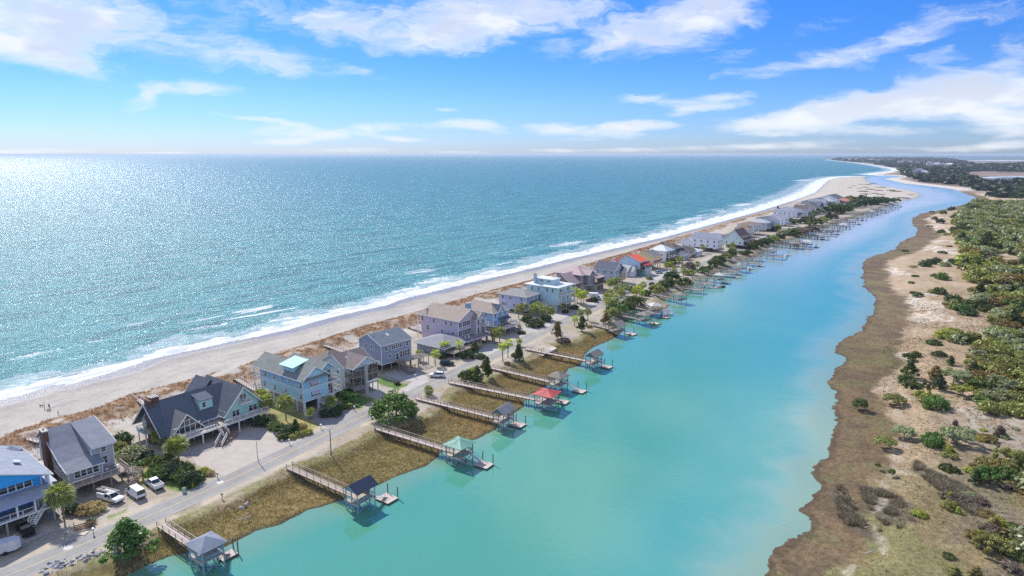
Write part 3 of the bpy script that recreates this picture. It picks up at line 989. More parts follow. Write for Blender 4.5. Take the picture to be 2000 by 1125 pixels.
class House:
    def __init__(s, name, label, at, head=37, wall=None, cat='house', group=None, zbase=1.5, detail=1):
        x, y = G(*at) if len(at) == 3 else at
        s.root = thing(name, label, cat, (x, y, zbase), R(90 - head), group)
        s.wall = wall
        s.detail = detail
        s.posts = []

    def add(s, name, b, m):
        return b.build(name, m, s.root)

    def body(s, x0, x1, y0, y1, z0, z1, m=None, name='wall', bands=True):
        b = MB(); b.box(x0, x1, y0, y1, z0, z1)
        b.cur = 1
        if bands:       # corner boards and skirt
            for (cx, cy) in ((x0, y0), (x1, y0), (x0, y1), (x1, y1)):
                b.box(cx - .09, cx + .09, cy - .09, cy + .09, z0 - .02, z1 - .02)
            b.box(x0 - .05, x1 + .05, y0 - .05, y1 + .05, z0 - .22, z0 - .021)
        return s.add(name, b, [m or s.wall, white])

    def gable(s, x0, x1, y0, y1, ze, zr, axis, roof, over=.45, ridge=None, wm=None, ends=(1, 1), ze2=None, name='roof', th=.16):
        """two slopes; axis is the ridge direction. ze at the low side (y0/x0), ze2 at the other"""
        ze2 = ze if ze2 is None else ze2
        if axis == 'x':
            r = (y0 + y1) / 2 if ridge is None else ridge
            a0, a1, b0, b1 = x0, x1, y0, y1
            P = lambda a, c, z: (a, c, z)
        else:
            r = (x0 + x1) / 2 if ridge is None else ridge
            a0, a1, b0, b1 = y0, y1, x0, x1
            P = lambda a, c, z: (c, a, z)
        s0 = (zr - ze) / (r - b0); s1 = (zr - ze2) / (b1 - r)
        A0 = a0 - over * ends[0]; A1 = a1 + over * ends[1]
        b = MB()
        t = .02
        for lo, zl, sl, sg in ((b0, ze, s0, -1), (b1, ze2, s1, 1)):
            lo2 = lo + sg * over; z2 = zl - over * sl
            b.slab([P(A0, lo2, z2 + th), P(A1, lo2, z2 + th), P(A1, r, zr + th), P(A0, r, zr + th)] if (sg < 0) == (axis == 'x') else
                   [P(A0, r, zr + th), P(A1, r, zr + th), P(A1, lo2, z2 + th), P(A0, lo2, z2 + th)], th - .005)
        o = s.add(name, b, roof)
        g = MB()
        for i, aa in enumerate((a0, a1)):
            if not ends[i]: continue
            w2 = .12 if i else -.12
            tri = [P(aa - w2 * 0, b0, ze), P(aa, b1, ze2), P(aa, r, zr - .02)]
            tri2 = [P(aa - w2, b0, ze), P(aa - w2, b1, ze2), P(aa - w2, r, zr - .02)]
            g = MB()
            g.poly(tri); g.poly(tri2[::-1])
            g.poly([tri[0], tri[2], tri2[2], tri2[0]]); g.poly([tri[1], tri[2], tri2[2], tri2[1]]); g.poly([tri[0], tri[1], tri2[1], tri2[0]])
            s.add('gable', g, wm or s.wall)
        f = MB()      # white rake and eave boards
        for i, aa in enumerate((A0, A1)):
            if not ends[i]: continue
            e = .04 if i else -.04
            f.bar(P(aa + e, b0 - over, ze - over * s0 + th * .55), P(aa + e, r, zr + th * .55), .07, .24)
            f.bar(P(aa + e, b1 + over, ze2 - over * s1 + th * .55), P(aa + e, r, zr + th * .55), .07, .24)
        f.bar(P(A0, b0 - over - .03, ze - over * s0 + .05), P(A1, b0 - over - .03, ze - over * s0 + .05), .06, .18)
        f.bar(P(A0, b1 + over + .03, ze2 - over * s1 + .05), P(A1, b1 + over + .03, ze2 - over * s1 + .05), .06, .18)
        s.add('fascia', f, white)
        return o

    def hip(s, x0, x1, y0, y1, ze, zr, roof, over=.5, name='roof', ribs=0):
        X0, X1, Y0, Y1 = x0 - over, x1 + over, y0 - over, y1 + over
        w, d = X1 - X0, Y1 - Y0
        if w >= d:
            r0 = (X0 + d / 2, (Y0 + Y1) / 2, zr); r1 = (X1 - d / 2, (Y0 + Y1) / 2, zr)
        else:
            r0 = ((X0 + X1) / 2, Y0 + w / 2, zr); r1 = ((X0 + X1) / 2, Y1 - w / 2, zr)
        c = [(X0, Y0, ze), (X1, Y0, ze), (X1, Y1, ze), (X0, Y1, ze)]
        b = MB()
        if w >= d:
            b.poly([c[0], c[1], r1, r0]); b.poly([c[1], c[2], r1]); b.poly([c[2], c[3], r0, r1]); b.poly([c[3], c[0], r0])
        else:
            b.poly([c[0], c[1], r0]); b.poly([c[1], c[2], r1, r0]); b.poly([c[2], c[3], r1]); b.poly([c[3], c[0], r0, r1])
        b.box(X0, X1, Y0, Y1, ze - .14, ze - .002)
        o = s.add(name, b, roof)
        f = MB()
        for i in range(4):
            p, q = c[i], c[(i + 1) % 4]
            f.bar((p[0], p[1], ze - .09), (q[0], q[1], ze - .09), .1, .2)
        s.add('fascia', f, white)
        return o

    def shed(s, pts, roof, th=.16, name='roof'):
        b = MB(); b.slab(pts, th)
        return s.add(name, b, roof)

    def win(s, face, pos, z, w=.9, h=1.4, cols=1, shutter=None, at=None, flank=None):
        """windows on a face; pos are coordinates along it, at is the face plane"""
        for p in (pos if isinstance(pos, (list, tuple)) else [pos]):
            me, gm = win_mesh(w, h, cols)
            loc = (p, at, z) if face in 'FB' else (at, p, z)
            o = link('window', me, s.root, loc, (0, 0, ROT[face]))
            if s.detail:
                link('pane', gm, o)
            else:
                link('pane', gm, o)
            if shutter:
                link('shutter', shutter_mesh(w, h, shutter, cols), o)
            if flank:
                for sx in (-1, 1):
                    k = ('fl', round(w, 2), round(h, 2), flank.name)
                    if k not in CACHE:
                        CACHE[k] = MB().box(-.22, .22, -.09, -.005, 0, h).mesh('shutter', flank)
                    link('shutter', CACHE[k], o, (sx * (w / 2 + .38), 0, 0))

    def deck(s, x0, x1, y0, y1, z, m=None, th=.28, fas=None):
        b = MB(); b.box(x0, x1, y0, y1, z - th, z)
        b.cur = 1
        b.box(x0 - .04, x1 + .04, y0 - .04, y0 - .002, z - th - .04, z + .01)
        b.box(x0 - .04, x0 - .002, y0, y1, z - th - .04, z + .01)
        b.box(x1 + .002, x1 + .04, y0, y1, z - th - .04, z + .01)
        return s.add('deck', b, [m or wood_grey, fas or white])

    def rail(s, pts, z, m=None, h=1.0, gap=.32, fill=True, name='railing'):
        b = MB()
        for p, q in zip(pts[:-1], pts[1:]):
            za, zb = (p[2], q[2]) if len(p) > 2 else (z, z)
            L = math.hypot(q[0] - p[0], q[1] - p[1])
            n = max(1, round(L / 1.9))
            b.bar((p[0], p[1], za + h), (q[0], q[1], zb + h), .11, .09)
            b.bar((p[0], p[1], za + .15), (q[0], q[1], zb + .15), .06, .07)
            for i in range(n + 1):
                f = i / n
                x, y, zz = p[0] + (q[0] - p[0]) * f, p[1] + (q[1] - p[1]) * f, za + (zb - za) * f
                b.box(x - .06, x + .06, y - .06, y + .06, zz, zz + h + .07)
            if fill:
                nb = max(1, int(L / gap))
                for i in range(nb):
                    f = (i + .5) / nb
                    x, y, zz = p[0] + (q[0] - p[0]) * f, p[1] + (q[1] - p[1]) * f, za + (zb - za) * f
                    b.box(x - .022, x + .022, y - .022, y + .022, zz + .12, zz + h)
        return s.add(name, b, m or white)

    def posts_at(s, pts, z0, z1, m=None, w=.26, name='stilt'):
        k = ('p', round(z0, 2), round(z1, 2), (m or wood_grey).name, w)
        if k not in CACHE:
            CACHE[k] = MB().box(-w / 2, w / 2, -w / 2, w / 2, z0, z1).mesh(name, m or wood_grey)
        for x, y in pts:
            link(name, CACHE[k], s.root, (x, y, 0))

    def stairs(s, p0, p1, w=1.2, m=None, rail=True, rm=None):
        """flight from p0 (top) to p1 (bottom), both (x,y,z)"""
        p0, p1 = Vector(p0), Vector(p1)
        n = max(2, int(abs(p0.z - p1.z) / .19))
        hd = Vector((p1.x - p0.x, p1.y - p0.y, 0)).normalized()
        sd = Vector((-hd.y, hd.x, 0)) * (w / 2)
        b = MB()
        for i in range(n):
            f = (i + .5) / n
            c = p0.lerp(p1, f)
            a = hd * .14
            b.slab([tuple(c - a - sd), tuple(c + a - sd), tuple(c + a + sd), tuple(c - a + sd)], .05)
        for sg in (-1, 1):
            b.bar(tuple(p0 + sd * sg - Vector((0, 0, .18))), tuple(p1 + sd * sg - Vector((0, 0, .1))), .06, .28)
        s.add('stairs', b, m or wood_grey)
        if rail:
            for sg in (-1, 1):
                a = p0 + sd * sg; c = p1 + sd * sg
                s.rail([(a.x, a.y, a.z), (c.x, c.y, c.z)], 0, rm or m or wood_grey, .95)

    def chimney(s, x0, x1, y0, y1, z0, z1, m=None, cap=True):
        b = MB(); b.box(x0, x1, y0, y1, z0, z1)
        if cap:
            b.cur = 1
            b.box(x0 - .12, x1 + .12, y0 - .12, y1 + .12, z1, z1 + .22)
            b.tube(((x0 + x1) / 2, (y0 + y1) / 2, z1 + .22), ((x0 + x1) / 2, (y0 + y1) / 2, z1 + .6), .2, n=8)
        return s.add('chimney', b, [m or brick_m, mat('chimney_cap', (.45, .42, .38), .8)])

    def skylight(s, p, n, w=.7, l=1.2):
        """box on a slope at p; n is the uphill direction (dx, dy, dz)"""
        u = Vector(n).normalized(); sd = Vector((u.y, -u.x, 0)).normalized()
        up = sd.cross(u); up = up if up.z > 0 else -up
        c = Vector(p) + up * .12
        q = [c - u * l / 2 - sd * w / 2, c - u * l / 2 + sd * w / 2, c + u * l / 2 + sd * w / 2, c + u * l / 2 - sd * w / 2]
        b = MB(); b.slab([tuple(v) for v in q][::-1] if False else [tuple(v) for v in q], .16)
        s.add('skylight', b, mat('skylight_glass', (.62, .66, .68), .15, .05, spec=.8))


# --- 1: bright blue house at the left edge
h = House('beach_house', 'bright blue house with pale grey roof cut by the left edge', (112, 984, 4.7), 39, siding('bright_blue', (.04, .40, .88)))
sh_pale = shingle('blue_ash', (.30, .33, .385))
h.body(-17, -1.0, 4.2, 20, 3.2, 9.0)
h.gable(-16.6, .1, 2.6, 21, 8.5, 11.7, 'y', sh_pale, .5)
h.win('F', [-5.0], 6.7, 5.0, 1.5, 4, at=4.2)
h.win('F', [-12.5], 6.7, 3.6, 1.5, 3, at=4.2)
h.win('F', [-12.2, -8.6, -5.6, -3.0], 4.0, 1.4, 1.5, 2, at=4.2)
h.shed([(-17.2, 3.5, 8.25), (.5, 3.5, 8.25), (.5, 4.19, 8.62), (-17.2, 4.19, 8.62)], mat('navy_skirt_roof', (.06, .085, .13), .7), .14, 'eyebrow_roof')
h.deck(-17, 0, 0, 4.15, 3.2, mat('grey_painted_deck', (.30, .31, .35), .7))
h.deck(-1.0, 1.2, 4.2, 17, 3.2, mat('grey_painted_deck', (.30, .31, .35), .7))
h.shed([(-17.2, -.4, 5.75), (.5, -.4, 5.75), (.5, 4.18, 6.35), (-17.2, 4.18, 6.35)], mat('porch_roof_lilac', (.42, .43, .50), .7), .18, 'porch_roof')
h.shed([(-.98, 4.2, 6.34), (1.6, 4.2, 5.95), (1.6, 17, 5.95), (-.98, 17, 6.34)][::1], mat('porch_roof_lilac', (.42, .43, .50), .7), .18, 'porch_roof')
h.posts_at([(-16, .2), (-11, .2), (-6.2, .2), (-3.4, .2), (-.2, .2)], 3.2, 5.62, white, .3, 'porch_column')
h.posts_at([(-.1, 2.9), (-.1, 4.4)], 6.3, 8.4, white, .3, 'porch_column')
h.rail([(-17, .1), (-3.5, .1)], 3.2, white, 1.0, .5, False)
h.rail([(-.15, .1), (-.15, 4)], 3.2, white)
h.stairs((-1.9, 1.2, 6.0), (-2.6, 2.9, 3.2), 1.1, white, False)
h.stairs((-2.2, .9, 3.2), (-4.6, -.9, 1.4), 1.3, white, True, white)
h.stairs((-4.6, -.9, 1.4), (-5.6, 1.4, 0), 1.3, white, False)
h.posts_at([(x, y) for x in (-15.5, -12, -8, -4.4, -.6) for y in (.4, 4.6, 9, 14)], 0, 2.9, wood_new, .3)
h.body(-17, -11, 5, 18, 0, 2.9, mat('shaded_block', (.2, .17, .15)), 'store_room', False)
h.skylight((-3.2, 9, 10.35), (-.93, 0, .36), 1.6, 1.2)
b = MB(); b.tube((-1.5, 19.5, 5), (-1.5, 19.5, 9.0), 1.5, n=10)
h.add('turret', b, h.wall)
b = MB(); b.tube((-1.5, 19.5, 9.0), (-1.5, 19.5, 10.0), 2.0, .1, n=10)
h.add('turret_roof', b, sh_pale)

# --- 2: grey shake house
h = House('beach_house', 'grey shingled house with tall brown chimney beside the parked white trucks', (132, 921, 7.2), 40, siding('grey_shake', (.42, .45, .48)))
sh_slate = shingle('slate', (.22, .235, .275))
W2 = 9.4
h.body(5.25, W2, 2.6, 17.6, 3.0, 7.9)
h.body(0, 5.2, 2.6, 17.6, 3.0, 6.05)
h.body(0, 5.2, 7.2, 17.6, 6.06, 7.88, bands=False)
h.body(0, 6.2, 0, 2.55, 3.0, 5.6, bands=True)
# saltbox slope with a flare
b = MB()
b.slab([(-.5, -.6, 5.55), (6.6, -.6, 5.55), (6.6, 3.2, 6.55), (-.5, 3.2, 6.55)], .16)
b.slab([(-.5, 3.2, 6.55), (6.6, 3.2, 6.55), (6.6, 7.5, 8.3), (-.5, 7.5, 8.3)], .16)
b.slab([(-.5, 7.5, 8.3), (6.6, 7.5, 8.3), (6.6, 13.2, 11.0), (-.5, 13.2, 11.0)], .16)
b.slab([(5.0, 1.6, 8.35), (9.9, 1.6, 8.35), (9.9, 13.2, 11.02), (5.0, 13.2, 11.02)], .16)
b.slab([(-.5, 13.2, 11.0), (9.9, 13.2, 11.0), (9.9, 18.3, 8.0), (-.5, 18.3, 8.0)], .16)
h.add('roof', b, sh_slate)
b = MB()
for x in (-.52, 9.92):
    pr = [(x, -.6, 5.52), (x, 3.2, 6.5), (x, 7.5, 8.25), (x, 13.2, 10.95), (x, 18.3, 7.95)] if x < 0 else [(x, 1.6, 8.3), (x, 13.2, 10.95), (x, 18.3, 7.95)]
    for p, q in zip(pr[:-1], pr[1:]): b.bar(p, q, .07, .22)
b.bar((-.5, -.63, 5.42), (6.6, -.63, 5.42), .06, .2); b.bar((5.0, 1.57, 8.2), (9.9, 1.57, 8.2), .06, .2); b.bar((6.63, -.6, 5.5), (6.63, 2.5, 6.3), .06, .2)
h.add('fascia', b, white)
b = MB()
b.poly([(0, 0, 5.6), (0, 2.55, 6.25), (0, 2.55, 5.6)][::-1])
b.poly([(0, 17.6, 7.9), (0, 13.2, 10.85), (0, 7.5, 8.15), (0, 6.6, 7.9)])
b.poly([(W2, 2.6, 7.9), (W2, 2.6, 8.45), (W2, 13.2, 10.85), (W2, 17.6, 7.9)])
b.poly([(5.2, 2.6, 6.3), (5.2, 2.6, 8.45), (5.2, 12, 10.6), (5.2, 12, 10.2), (5.2, 7.5, 8.1)][::-1])
b.poly([(5.2, 2.6, 7.9), (W2, 2.6, 7.9), (W2, 2.6, 8.45), (5.2, 2.6, 8.45)])
for f_ in b.f:
    q_ = MB(); q_.poly([b.v[i] for i in f_]); h.add('gable', q_, h.wall)
h.win('F', [3.3], 3.75, 4.4, 1.35, 4, at=0)
h.win('F', [7.6], 6.6, .95, 1.0, at=2.6)
h.win('F', [7.6], 3.9, 1.0, 1.6, at=2.6)
h.win('N', [4.2, 7.0], 4.6, .9, 1.4, at=0)
h.win('N', [15.2], 7.2, 1.7, 1.4, 2, at=0)
h.win('N', [15.2], 4.0, 1.9, 2.2, 2, at=0)
h.win('N', [.9], 3.9, .8, 1.4, at=0)
h.chimney(-.95, -.02, 9.6, 12.2, 0, 11.6)
h.deck(0, 10.4, -2.4, 2.55, 3.0, wood_grey, fas=wood_new)
h.rail([(0, -2.3), (8.6, -2.3)], 3.0, wood_pink, 1.0, .5, False)
h.rail([(10.3, -2.3), (10.3, 2.4)], 3.0, wood_pink)
h.deck(10.45, 12.2, -1.4, .8, 2.0, wood_grey, fas=wood_new)
h.stairs((9.6, -2.4, 3.0), (12.6, -2.7, 1.6), 1.2, wood_new)
h.stairs((12.4, -2.9, 1.6), (9.0, -4.4, 0), 1.2, wood_new)
h.posts_at([(.4, -2.0), (3.6, -2.0), (6.9, -2.0), (10.1, -2.0), (10.1, 2.2), (12, -1.2), (12, .6), (12.6, -3), (.3, 2.8), (.3, 7), (.3, 14), (9.1, 7), (9.1, 14), (5, 2.8)], 0, 2.75, wood_grey, .26)
h.deck(-3.0, -.1, 17.8, 21, 3.0, wood_grey, fas=wood_pink)
h.rail([(-3, 17.9), (-3, 21), (2, 21)], 3.0, white)
b = MB(); b.box(.5, 8.9, 6, 17, 0, 2.7)
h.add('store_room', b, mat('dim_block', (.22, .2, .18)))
for px_, py_ in ((6.9, 1.0), (8.8, 1.3)):
    b = MB(); b.tube((px_, py_ - 1.2, 3.02), (px_, py_ - 1.2, 3.7), .05); b.tube((px_, py_ - 1.2, 3.7), (px_, py_ - 1.2, 3.76), .42, n=12)
    h.add('patio_table', b, white)

# --- 3: A-frame house
h = House('beach_house', 'seafoam A frame house with dark steep roofs behind the paved forecourt', (302, 833, 4.5), 36, siding('seafoam', (.44, .70, .68)))
sh_dark = shingle('charcoal_blue', (.105, .125, .16))
h.body(-1.6, 17.5, -7.2, 2.4, 3.0, 5.2)
# main steep roof: ridge along x at y = -2.4
b = MB()
b.slab([(-3.2, -9.3, 3.5), (23.6, -9.3, 3.5), (17.8, -2.4, 10.2), (-3.2, -2.4, 10.2)], .18)
b.slab([(-3.2, -2.4, 10.2), (17.8, -2.4, 10.2), (17.8, 4.6, 3.5), (-3.2, 4.6, 3.5)], .18)
h.add('roof', b, sh_dark)
b = MB()
for sg in (-1, 1):
    b.bar((-3.22, -2.4 + sg * 6.9, 3.5), (-3.22, -2.4, 10.15), .08, .34)
h.add('fascia', b, white)
b = MB()
b.poly([(-1.6, -7.2, 5.2), (-1.6, -2.4, 9.9), (-1.6, 2.4, 5.2)][::-1])
b.poly([(-1.6, -9.0, 3.4), (-1.6, -7.2, 5.3), (-1.6, -7.2, 3.0), (-1.6, -9.0, 3.0)][::-1])
h.add('gable', b, h.wall)
h.win('N', [.6], 5.0, 1.0, 1.2, at=-1.6)
# right cross wing facing the street
h.body(12.4, 22.4, -10.6, 4, 3.0, 5.2)
h.gable(12.2, 22.6, -10.8, 5.0, 4.8, 10.3, 'y', sh_dark, .7, ends=(1, 1))
h.win('F', [15.2], 3.3, 1.9, 1.9, 2, at=-10.62)
h.win('F', [20.0], 3.3, 2.2, 1.9, 2, at=-10.62)
h.win('F', [17.4], 6.6, 1.6, 1.9, 2, at=-10.82)
h.deck(16.0, 19.0, -11.9, -10.85, 6.5, wood_new)
h.rail([(16.0, -10.9), (16.0, -11.85), (19.0, -11.85), (19.0, -10.9)], 6.5)
b = MB(); b.tube((17.5, -10.72, 5.2), (17.5, -10.64, 5.2), .38, n=12); b.cur = 1; b.bar((17.0, -10.75, 5.1), (18.0, -10.75, 5.1), .05, .1)
h.add('medallion', b, [mat('teal_medallion', (.05, .25, .3)), white])
# small glass gable in front of the great room
h.gable(-.6, 6.4, -10.0, -3.6, 3.7, 7.6, 'y', shingle('mid_grey', (.19, .195, .20)), .55, ends=(1, 0), wm=glass)
b = MB(); b.box(-.4, 6.2, -10.0, -9.9, 3.0, 3.75)
h.add('glass_wall', b, glass)
b = MB()
for i in range(6):
    x = -.3 + i * 1.28; z = 3.75 + max(0, 3.5 - abs(x - 2.9) * 1.08)
    b.box(x - .07, x + .07, -10.12, -10.0, 3.0, z)
b.box(-.4, 6.2, -10.13, -10.01, 3.0, 3.15); b.box(-.4, 6.2, -10.13, -10.01, 4.75, 4.9); b.box(1.4, 4.6, -10.13, -10.01, 6.0, 6.12)
h.add('window_bars', b, white)
# inset dormer court
b = MB(); b.box(8.2, 11.6, -6.6, -3.2, 5.9, 8.6)
h.add('dormer', b, h.wall)
h.shed([(8.0, -7.0, 8.55), (11.8, -7.0, 8.55), (11.8, -2.9, 9.5), (8.0, -2.9, 9.5)], sh_dark, .14, 'dormer_roof')
h.win('F', [9.3], 6.6, .9, 1.2, at=-6.6)
h.deck(.0, 23.0, -13.2, -7.25, 3.0, wood_new)
h.rail([(0, -10.2), (0, -13.1), (8.0, -13.1)], 3.0)
h.rail([(10.6, -13.1), (22.9, -13.1), (22.9, -10.7)], 3.0)
h.rail([(7.0, -9.2), (11.8, -9.2)], 3.02)
h.stairs((9.2, -13.2, 3.0), (9.4, -15.6, 1.5), 1.6, mat('stair_brown', (.2, .13, .1)), True, white)
h.stairs((8.7, -15.7, 1.5), (6.2, -17.3, 0.1), 1.6, mat('stair_brown', (.2, .13, .1)), True, white)
h.posts_at([(x, y) for x in (.5, 5.0, 9.8, 14.5, 18.5, 22.4) for y in (-12.8, -8.4)], 0, 2.72, white, .28)
h.posts_at([(x, y) for x in (-1.3, 5, 12, 17) for y in (-6.5, 2.2)], 0, 2.9, wood_grey, .3)
b = MB(); b.box(0, 17, -4, 2, 0, 2.75); b.box(21.2, 22.6, -9.5, -2, 0, 2.75)
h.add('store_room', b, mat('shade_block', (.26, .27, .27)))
h.chimney(-2.35, -1.62, -3.6, -1.2, 0, 11.0, cap=False)
b = MB(); b.box(-1.2, .4, -2.9, -1.4, 9.8, 11.4); b.cur = 1
for i in range(4): b.bar((-1.4 + .5 * i, -3.4, 11.5), (-1.4 + .5 * i, -1.0, 11.5), .14, .14)
h.add('chimney', b, [brick_m, white])
b = MB(); b.poly([(12, 4, 3), (20.4, 4, 3), (16.2, 8, 9.0)])
h.gable(12.4, 20.2, 2, 8.5, 5.6, 9.9, 'y', sh_dark, .6, ends=(0, 1))
h.body(12.6, 20, 4.05, 8.2, 3.0, 5.6)
h.deck(-4.0, -1.7, -3.8, .2, 3.4, wood_new)
h.rail([(-1.7, -3.8), (-4.0, -3.8), (-4.0, .2), (-1.7, .2)], 3.4, mat('seafoam_rail', (.35, .58, .58)))
h.posts_at([(-3.8, -3.6), (-3.8, 0)], 0, 3.1, white, .2)
# raised flower bed at the foot of the stairs
b = MB(); b.slab([(7.8, -17.4, .5), (12.6, -15.2, .5), (13.4, -13.9, .5), (9.4, -14.2, .5)][::1], .5)
h.add('planter', b, mat('planter_brick', (.30, .2, .16), .9, .2, 3))
A3 = h

# --- 4: turquoise three storey house
h = House('beach_house', 'turquoise three storey house with slanted hurricane shutters and a pale green roof monitor', (591, 742, 11.0), 37, siding('turquoise', (.42, .70, .80)))
sh_green = shingle('grey_green', (.235, .25, .23))
shut = mat('pale_lilac_shutter', (.52, .55, .62), .6)
h.body(0, 7.9, 0, 19.8, 3.3, 9.4)
b = MB(); b.box(-.06, 7.96, -.06, 19.86, 6.35, 6.6); b.box(-.06, 7.96, -.06, 19.86, 3.05, 3.32)
h.add('band', b, white)
b = MB(); b.box(-.015, 7.915, -.015, 19.8, 6.6, 9.3)
h.add('wall', b, siding('deeper_turquoise', (.30, .58, .74)))
h.gable(0, 7.9, 0, 22.4, 9.35, 12.1, 'y', sh_green, .55, wm=siding('turquoise', (.42, .70, .80)))
h.shed([(-.5, -.9, 9.15), (8.3, -.9, 9.15), (8.3, -.01, 9.55), (-.5, -.01, 9.55)], sh_green, .12, 'eyebrow_roof')
# monitor
b = MB(); b.box(1.0, 3.9, 5.2, 10.2, 10.2, 11.9); b.poly([(3.9, 5.2, 11.9), (3.9, 5.2, 12.0), (3.9, 10.2, 12.0), (3.9, 10.2, 11.9)])
b.box(3.9, 5.0, 5.2, 10.2, 11.2, 12.1)
h.add('roof_monitor', b, h.wall)
h.shed([(.2, 4.5, 11.75), (5.6, 4.5, 12.9), (5.6, 10.9, 12.9), (.2, 10.9, 11.75)], metalroof('mint', (.36, .60, .50)), .14, 'monitor_roof')
h.win('N', [6.1, 7.2, 8.3, 9.4], 11.05, .6, .5, at=1.0)
# right set back wing with a blue hipped cap
h.body(7.95, 12.0, 3.4, 17, 3.3, 9.6)
h.gable(7.5, 12.2, 2.6, 17.4, 9.6, 11.3, 'y', sh_green, .5, wm=siding('deeper_turquoise', (.30, .58, .74)))
h.deck(7.95, 12.6, .2, 3.35, 6.4); h.deck(7.95, 12.6, -.2, 3.35, 3.3)
h.rail([(7.95, .25), (12.55, .25), (12.55, 3.3)], 6.4); h.rail([(9.4, -.15), (12.55, -.15), (12.55, 3.3)], 3.3)
h.posts_at([(12.4, .3), (9.9, .3)], 0, 6.1, white, .3, 'column'); h.posts_at([(12.4, .5)], 6.4, 9.3, white, .22, 'column')
h.win('F', [10.2], 6.6, 2.6, 2.1, 2, at=3.4); h.win('F', [10.2], 3.6, 2.6, 2.1, 2, at=3.4)
h.win('F', [3.7], 6.95, 2.9, 1.4, 3, shutter=shut, at=-.02); h.win('F', [3.9], 4.0, 3.0, 1.5, 3, shutter=shut, at=0)
h.win('N', [1.8], 7.0, 2.2, 1.3, 3, shutter=shut, at=-.02); h.win('N', [6.2, 9.3], 7.3, .7, 1.0, shutter=shut, at=-.02)
h.win('N', [13.2], 7.0, .9, 1.5, shutter=shut, at=-.02); h.win('N', [17.8], 7.0, 1.9, 1.5, 2, shutter=shut, at=-.02)
h.win('N', [1.2], 3.8, .9, 1.7, shutter=shut, at=0); h.win('N', [8.8], 4.2, 2.4, 1.2, 3, shutter=shut, at=0); h.win('N', [13, 18], 3.9, .9, 1.7, shutter=shut, at=0)
h.win('N', [5.5, 15.2], 4.9, .4, .4, at=0)
h.stairs((9.2, -.2, 3.3), (6.4, -1.4, 1.9), 1.3, white, True, white)
h.deck(4.9, 6.6, -2.1, -.2, 1.9); h.rail([(4.9, -.2), (4.9, -2.1), (6.6, -2.1)], 1.9)
b = MB(); b.box(5.0, 8.2, -.2, 4, 0, 3.04); b.box(8.2, 12, 3.5, 16, 0, 3.04); b.box(.4, 7.8, 8, 19.5, 0, 3.04)
h.add('lattice_wall', b, mat('grey_lattice', (.30, .28, .26), .9, .15, 2.0, lines=(0, .3, .4)))
h.posts_at([(.2, .2), (4.7, .2)], 0, 3.04, white, .5, 'pier'); h.posts_at([(.2, 3.2), (.2, 14), (.2, 19.5), (-.4, 22), (7.6, 22)], 0, 3.04, white, .4, 'pier')
b = MB(); b.box(.1, .16, .6, 3.0, 0, 3.0); b.box(.1, .16, 3.5, 8, 0, 3)
h.add('lattice_wall', b, mat('grey_lattice', (.30, .28, .26), .9, .15, 2.0, lines=(0, .3, .4)))
h.deck(-.6, 7.9, 19.9, 22.4, 6.4); h.deck(-.6, 7.9, 19.9, 22.4, 3.3)
h.rail([(-.55, 19.9), (-.55, 22.35), (7.8, 22.35)], 6.4); h.rail([(-.55, 19.9), (-.55, 22.35), (7.8, 22.35)], 3.3)
h.posts_at([(-.4, 22.2), (7.6, 22.2)], 3.3, 9.2, white, .22, 'column')

# --- 5: pale house with brown gables and screened porches
h = House('beach_house', 'pale grey green house with brown cross gabled roof and stacked screened porches', (672, 716, 10), 40, siding('pale_sage', (.72, .76, .71)))
sh_br = shingle('brown', (.21, .175, .165))
h.body(0, 8.8, 0, 10.4, .1, 8.4)
h.gable(0, 9.6, 0, 10.4, 8.4, 11.0, 'x', sh_br, .5)
h.body(1.5, 9, 10.45, 17, .1, 7.4); h.hip(1.2, 9.4, 10.5, 17.6, 7.4, 9.6, sh_br)
h.gable(.6, 9.4, -3.6, 5.0, 8.35, 10.95, 'y', sh_br, .4, ends=(1, 0), wm=siding('pale_blue_gable', (.50, .58, .66)))
h.win('N', [3.0], 5.0, 1.1, 1.6, at=0); h.win('N', [8.4], 5.0, .9, .9, at=0)
h.deck(.2, 9.2, -3.6, -.05, 5.7, wood_grey, fas=wood_grey); h.deck(.2, 9.2, -3.6, -.05, 2.9, wood_grey, fas=wood_grey)
h.rail([(.25, -.1), (.25, -3.5), (9.1, -3.5), (9.1, -.1)], 5.7, wood_grey); h.rail([(.25, -.1), (.25, -3.5), (5, -3.5)], 2.9, wood_grey)
h.posts_at([(.3, -3.5), (3.2, -3.5), (4.8, -3.5), (7.2, -3.5), (9.1, -3.5)], 0, 8.3, wood_grey, .22, 'porch_post')
b = MB(); b.box(5.0, 9.0, -3.48, -3.42, 3.6, 5.4); h.add('screen', b, screen_m)
b = MB(); b.box(5.0, 9.15, -3.62, -3.5, 2.5, 3.5); h.add('porch_panel', b, white)
b = MB()
for i in range(6): b.box(5.0 + i * .8 - .04, 5.0 + i * .8 + .04, -3.6, -3.49, 3.5, 5.5)
h.add('screen_frame', b, wood_grey)
b = MB(); b.box(4.0, 4.9, -4.5, -3.7, 0, 8.6); h.add('lift_shaft', b, mat('pale_lift', (.42, .42, .41), .7))
h.stairs((3.4, -1.9, 5.7), (.8, -1.9, 2.9), 1.1, wood_grey, False)
h.skylight((3.2, 2.8, 9.85), (0, .89, .44)); h.skylight((7.2, 7.6, 9.85), (0, -.89, .44))
b = MB(); b.box(2.2, 3.4, -.03, .02, 6.0, 8.0); b.box(5.4, 7.6, -.03, .02, 6.0, 7.9); b.box(2, 4, -.03, .02, 3.1, 5.1); h.add('door', b, dark_in)
h.win('F', [6.5], 6.1, 1.8, 1.5, 2, at=-.02)

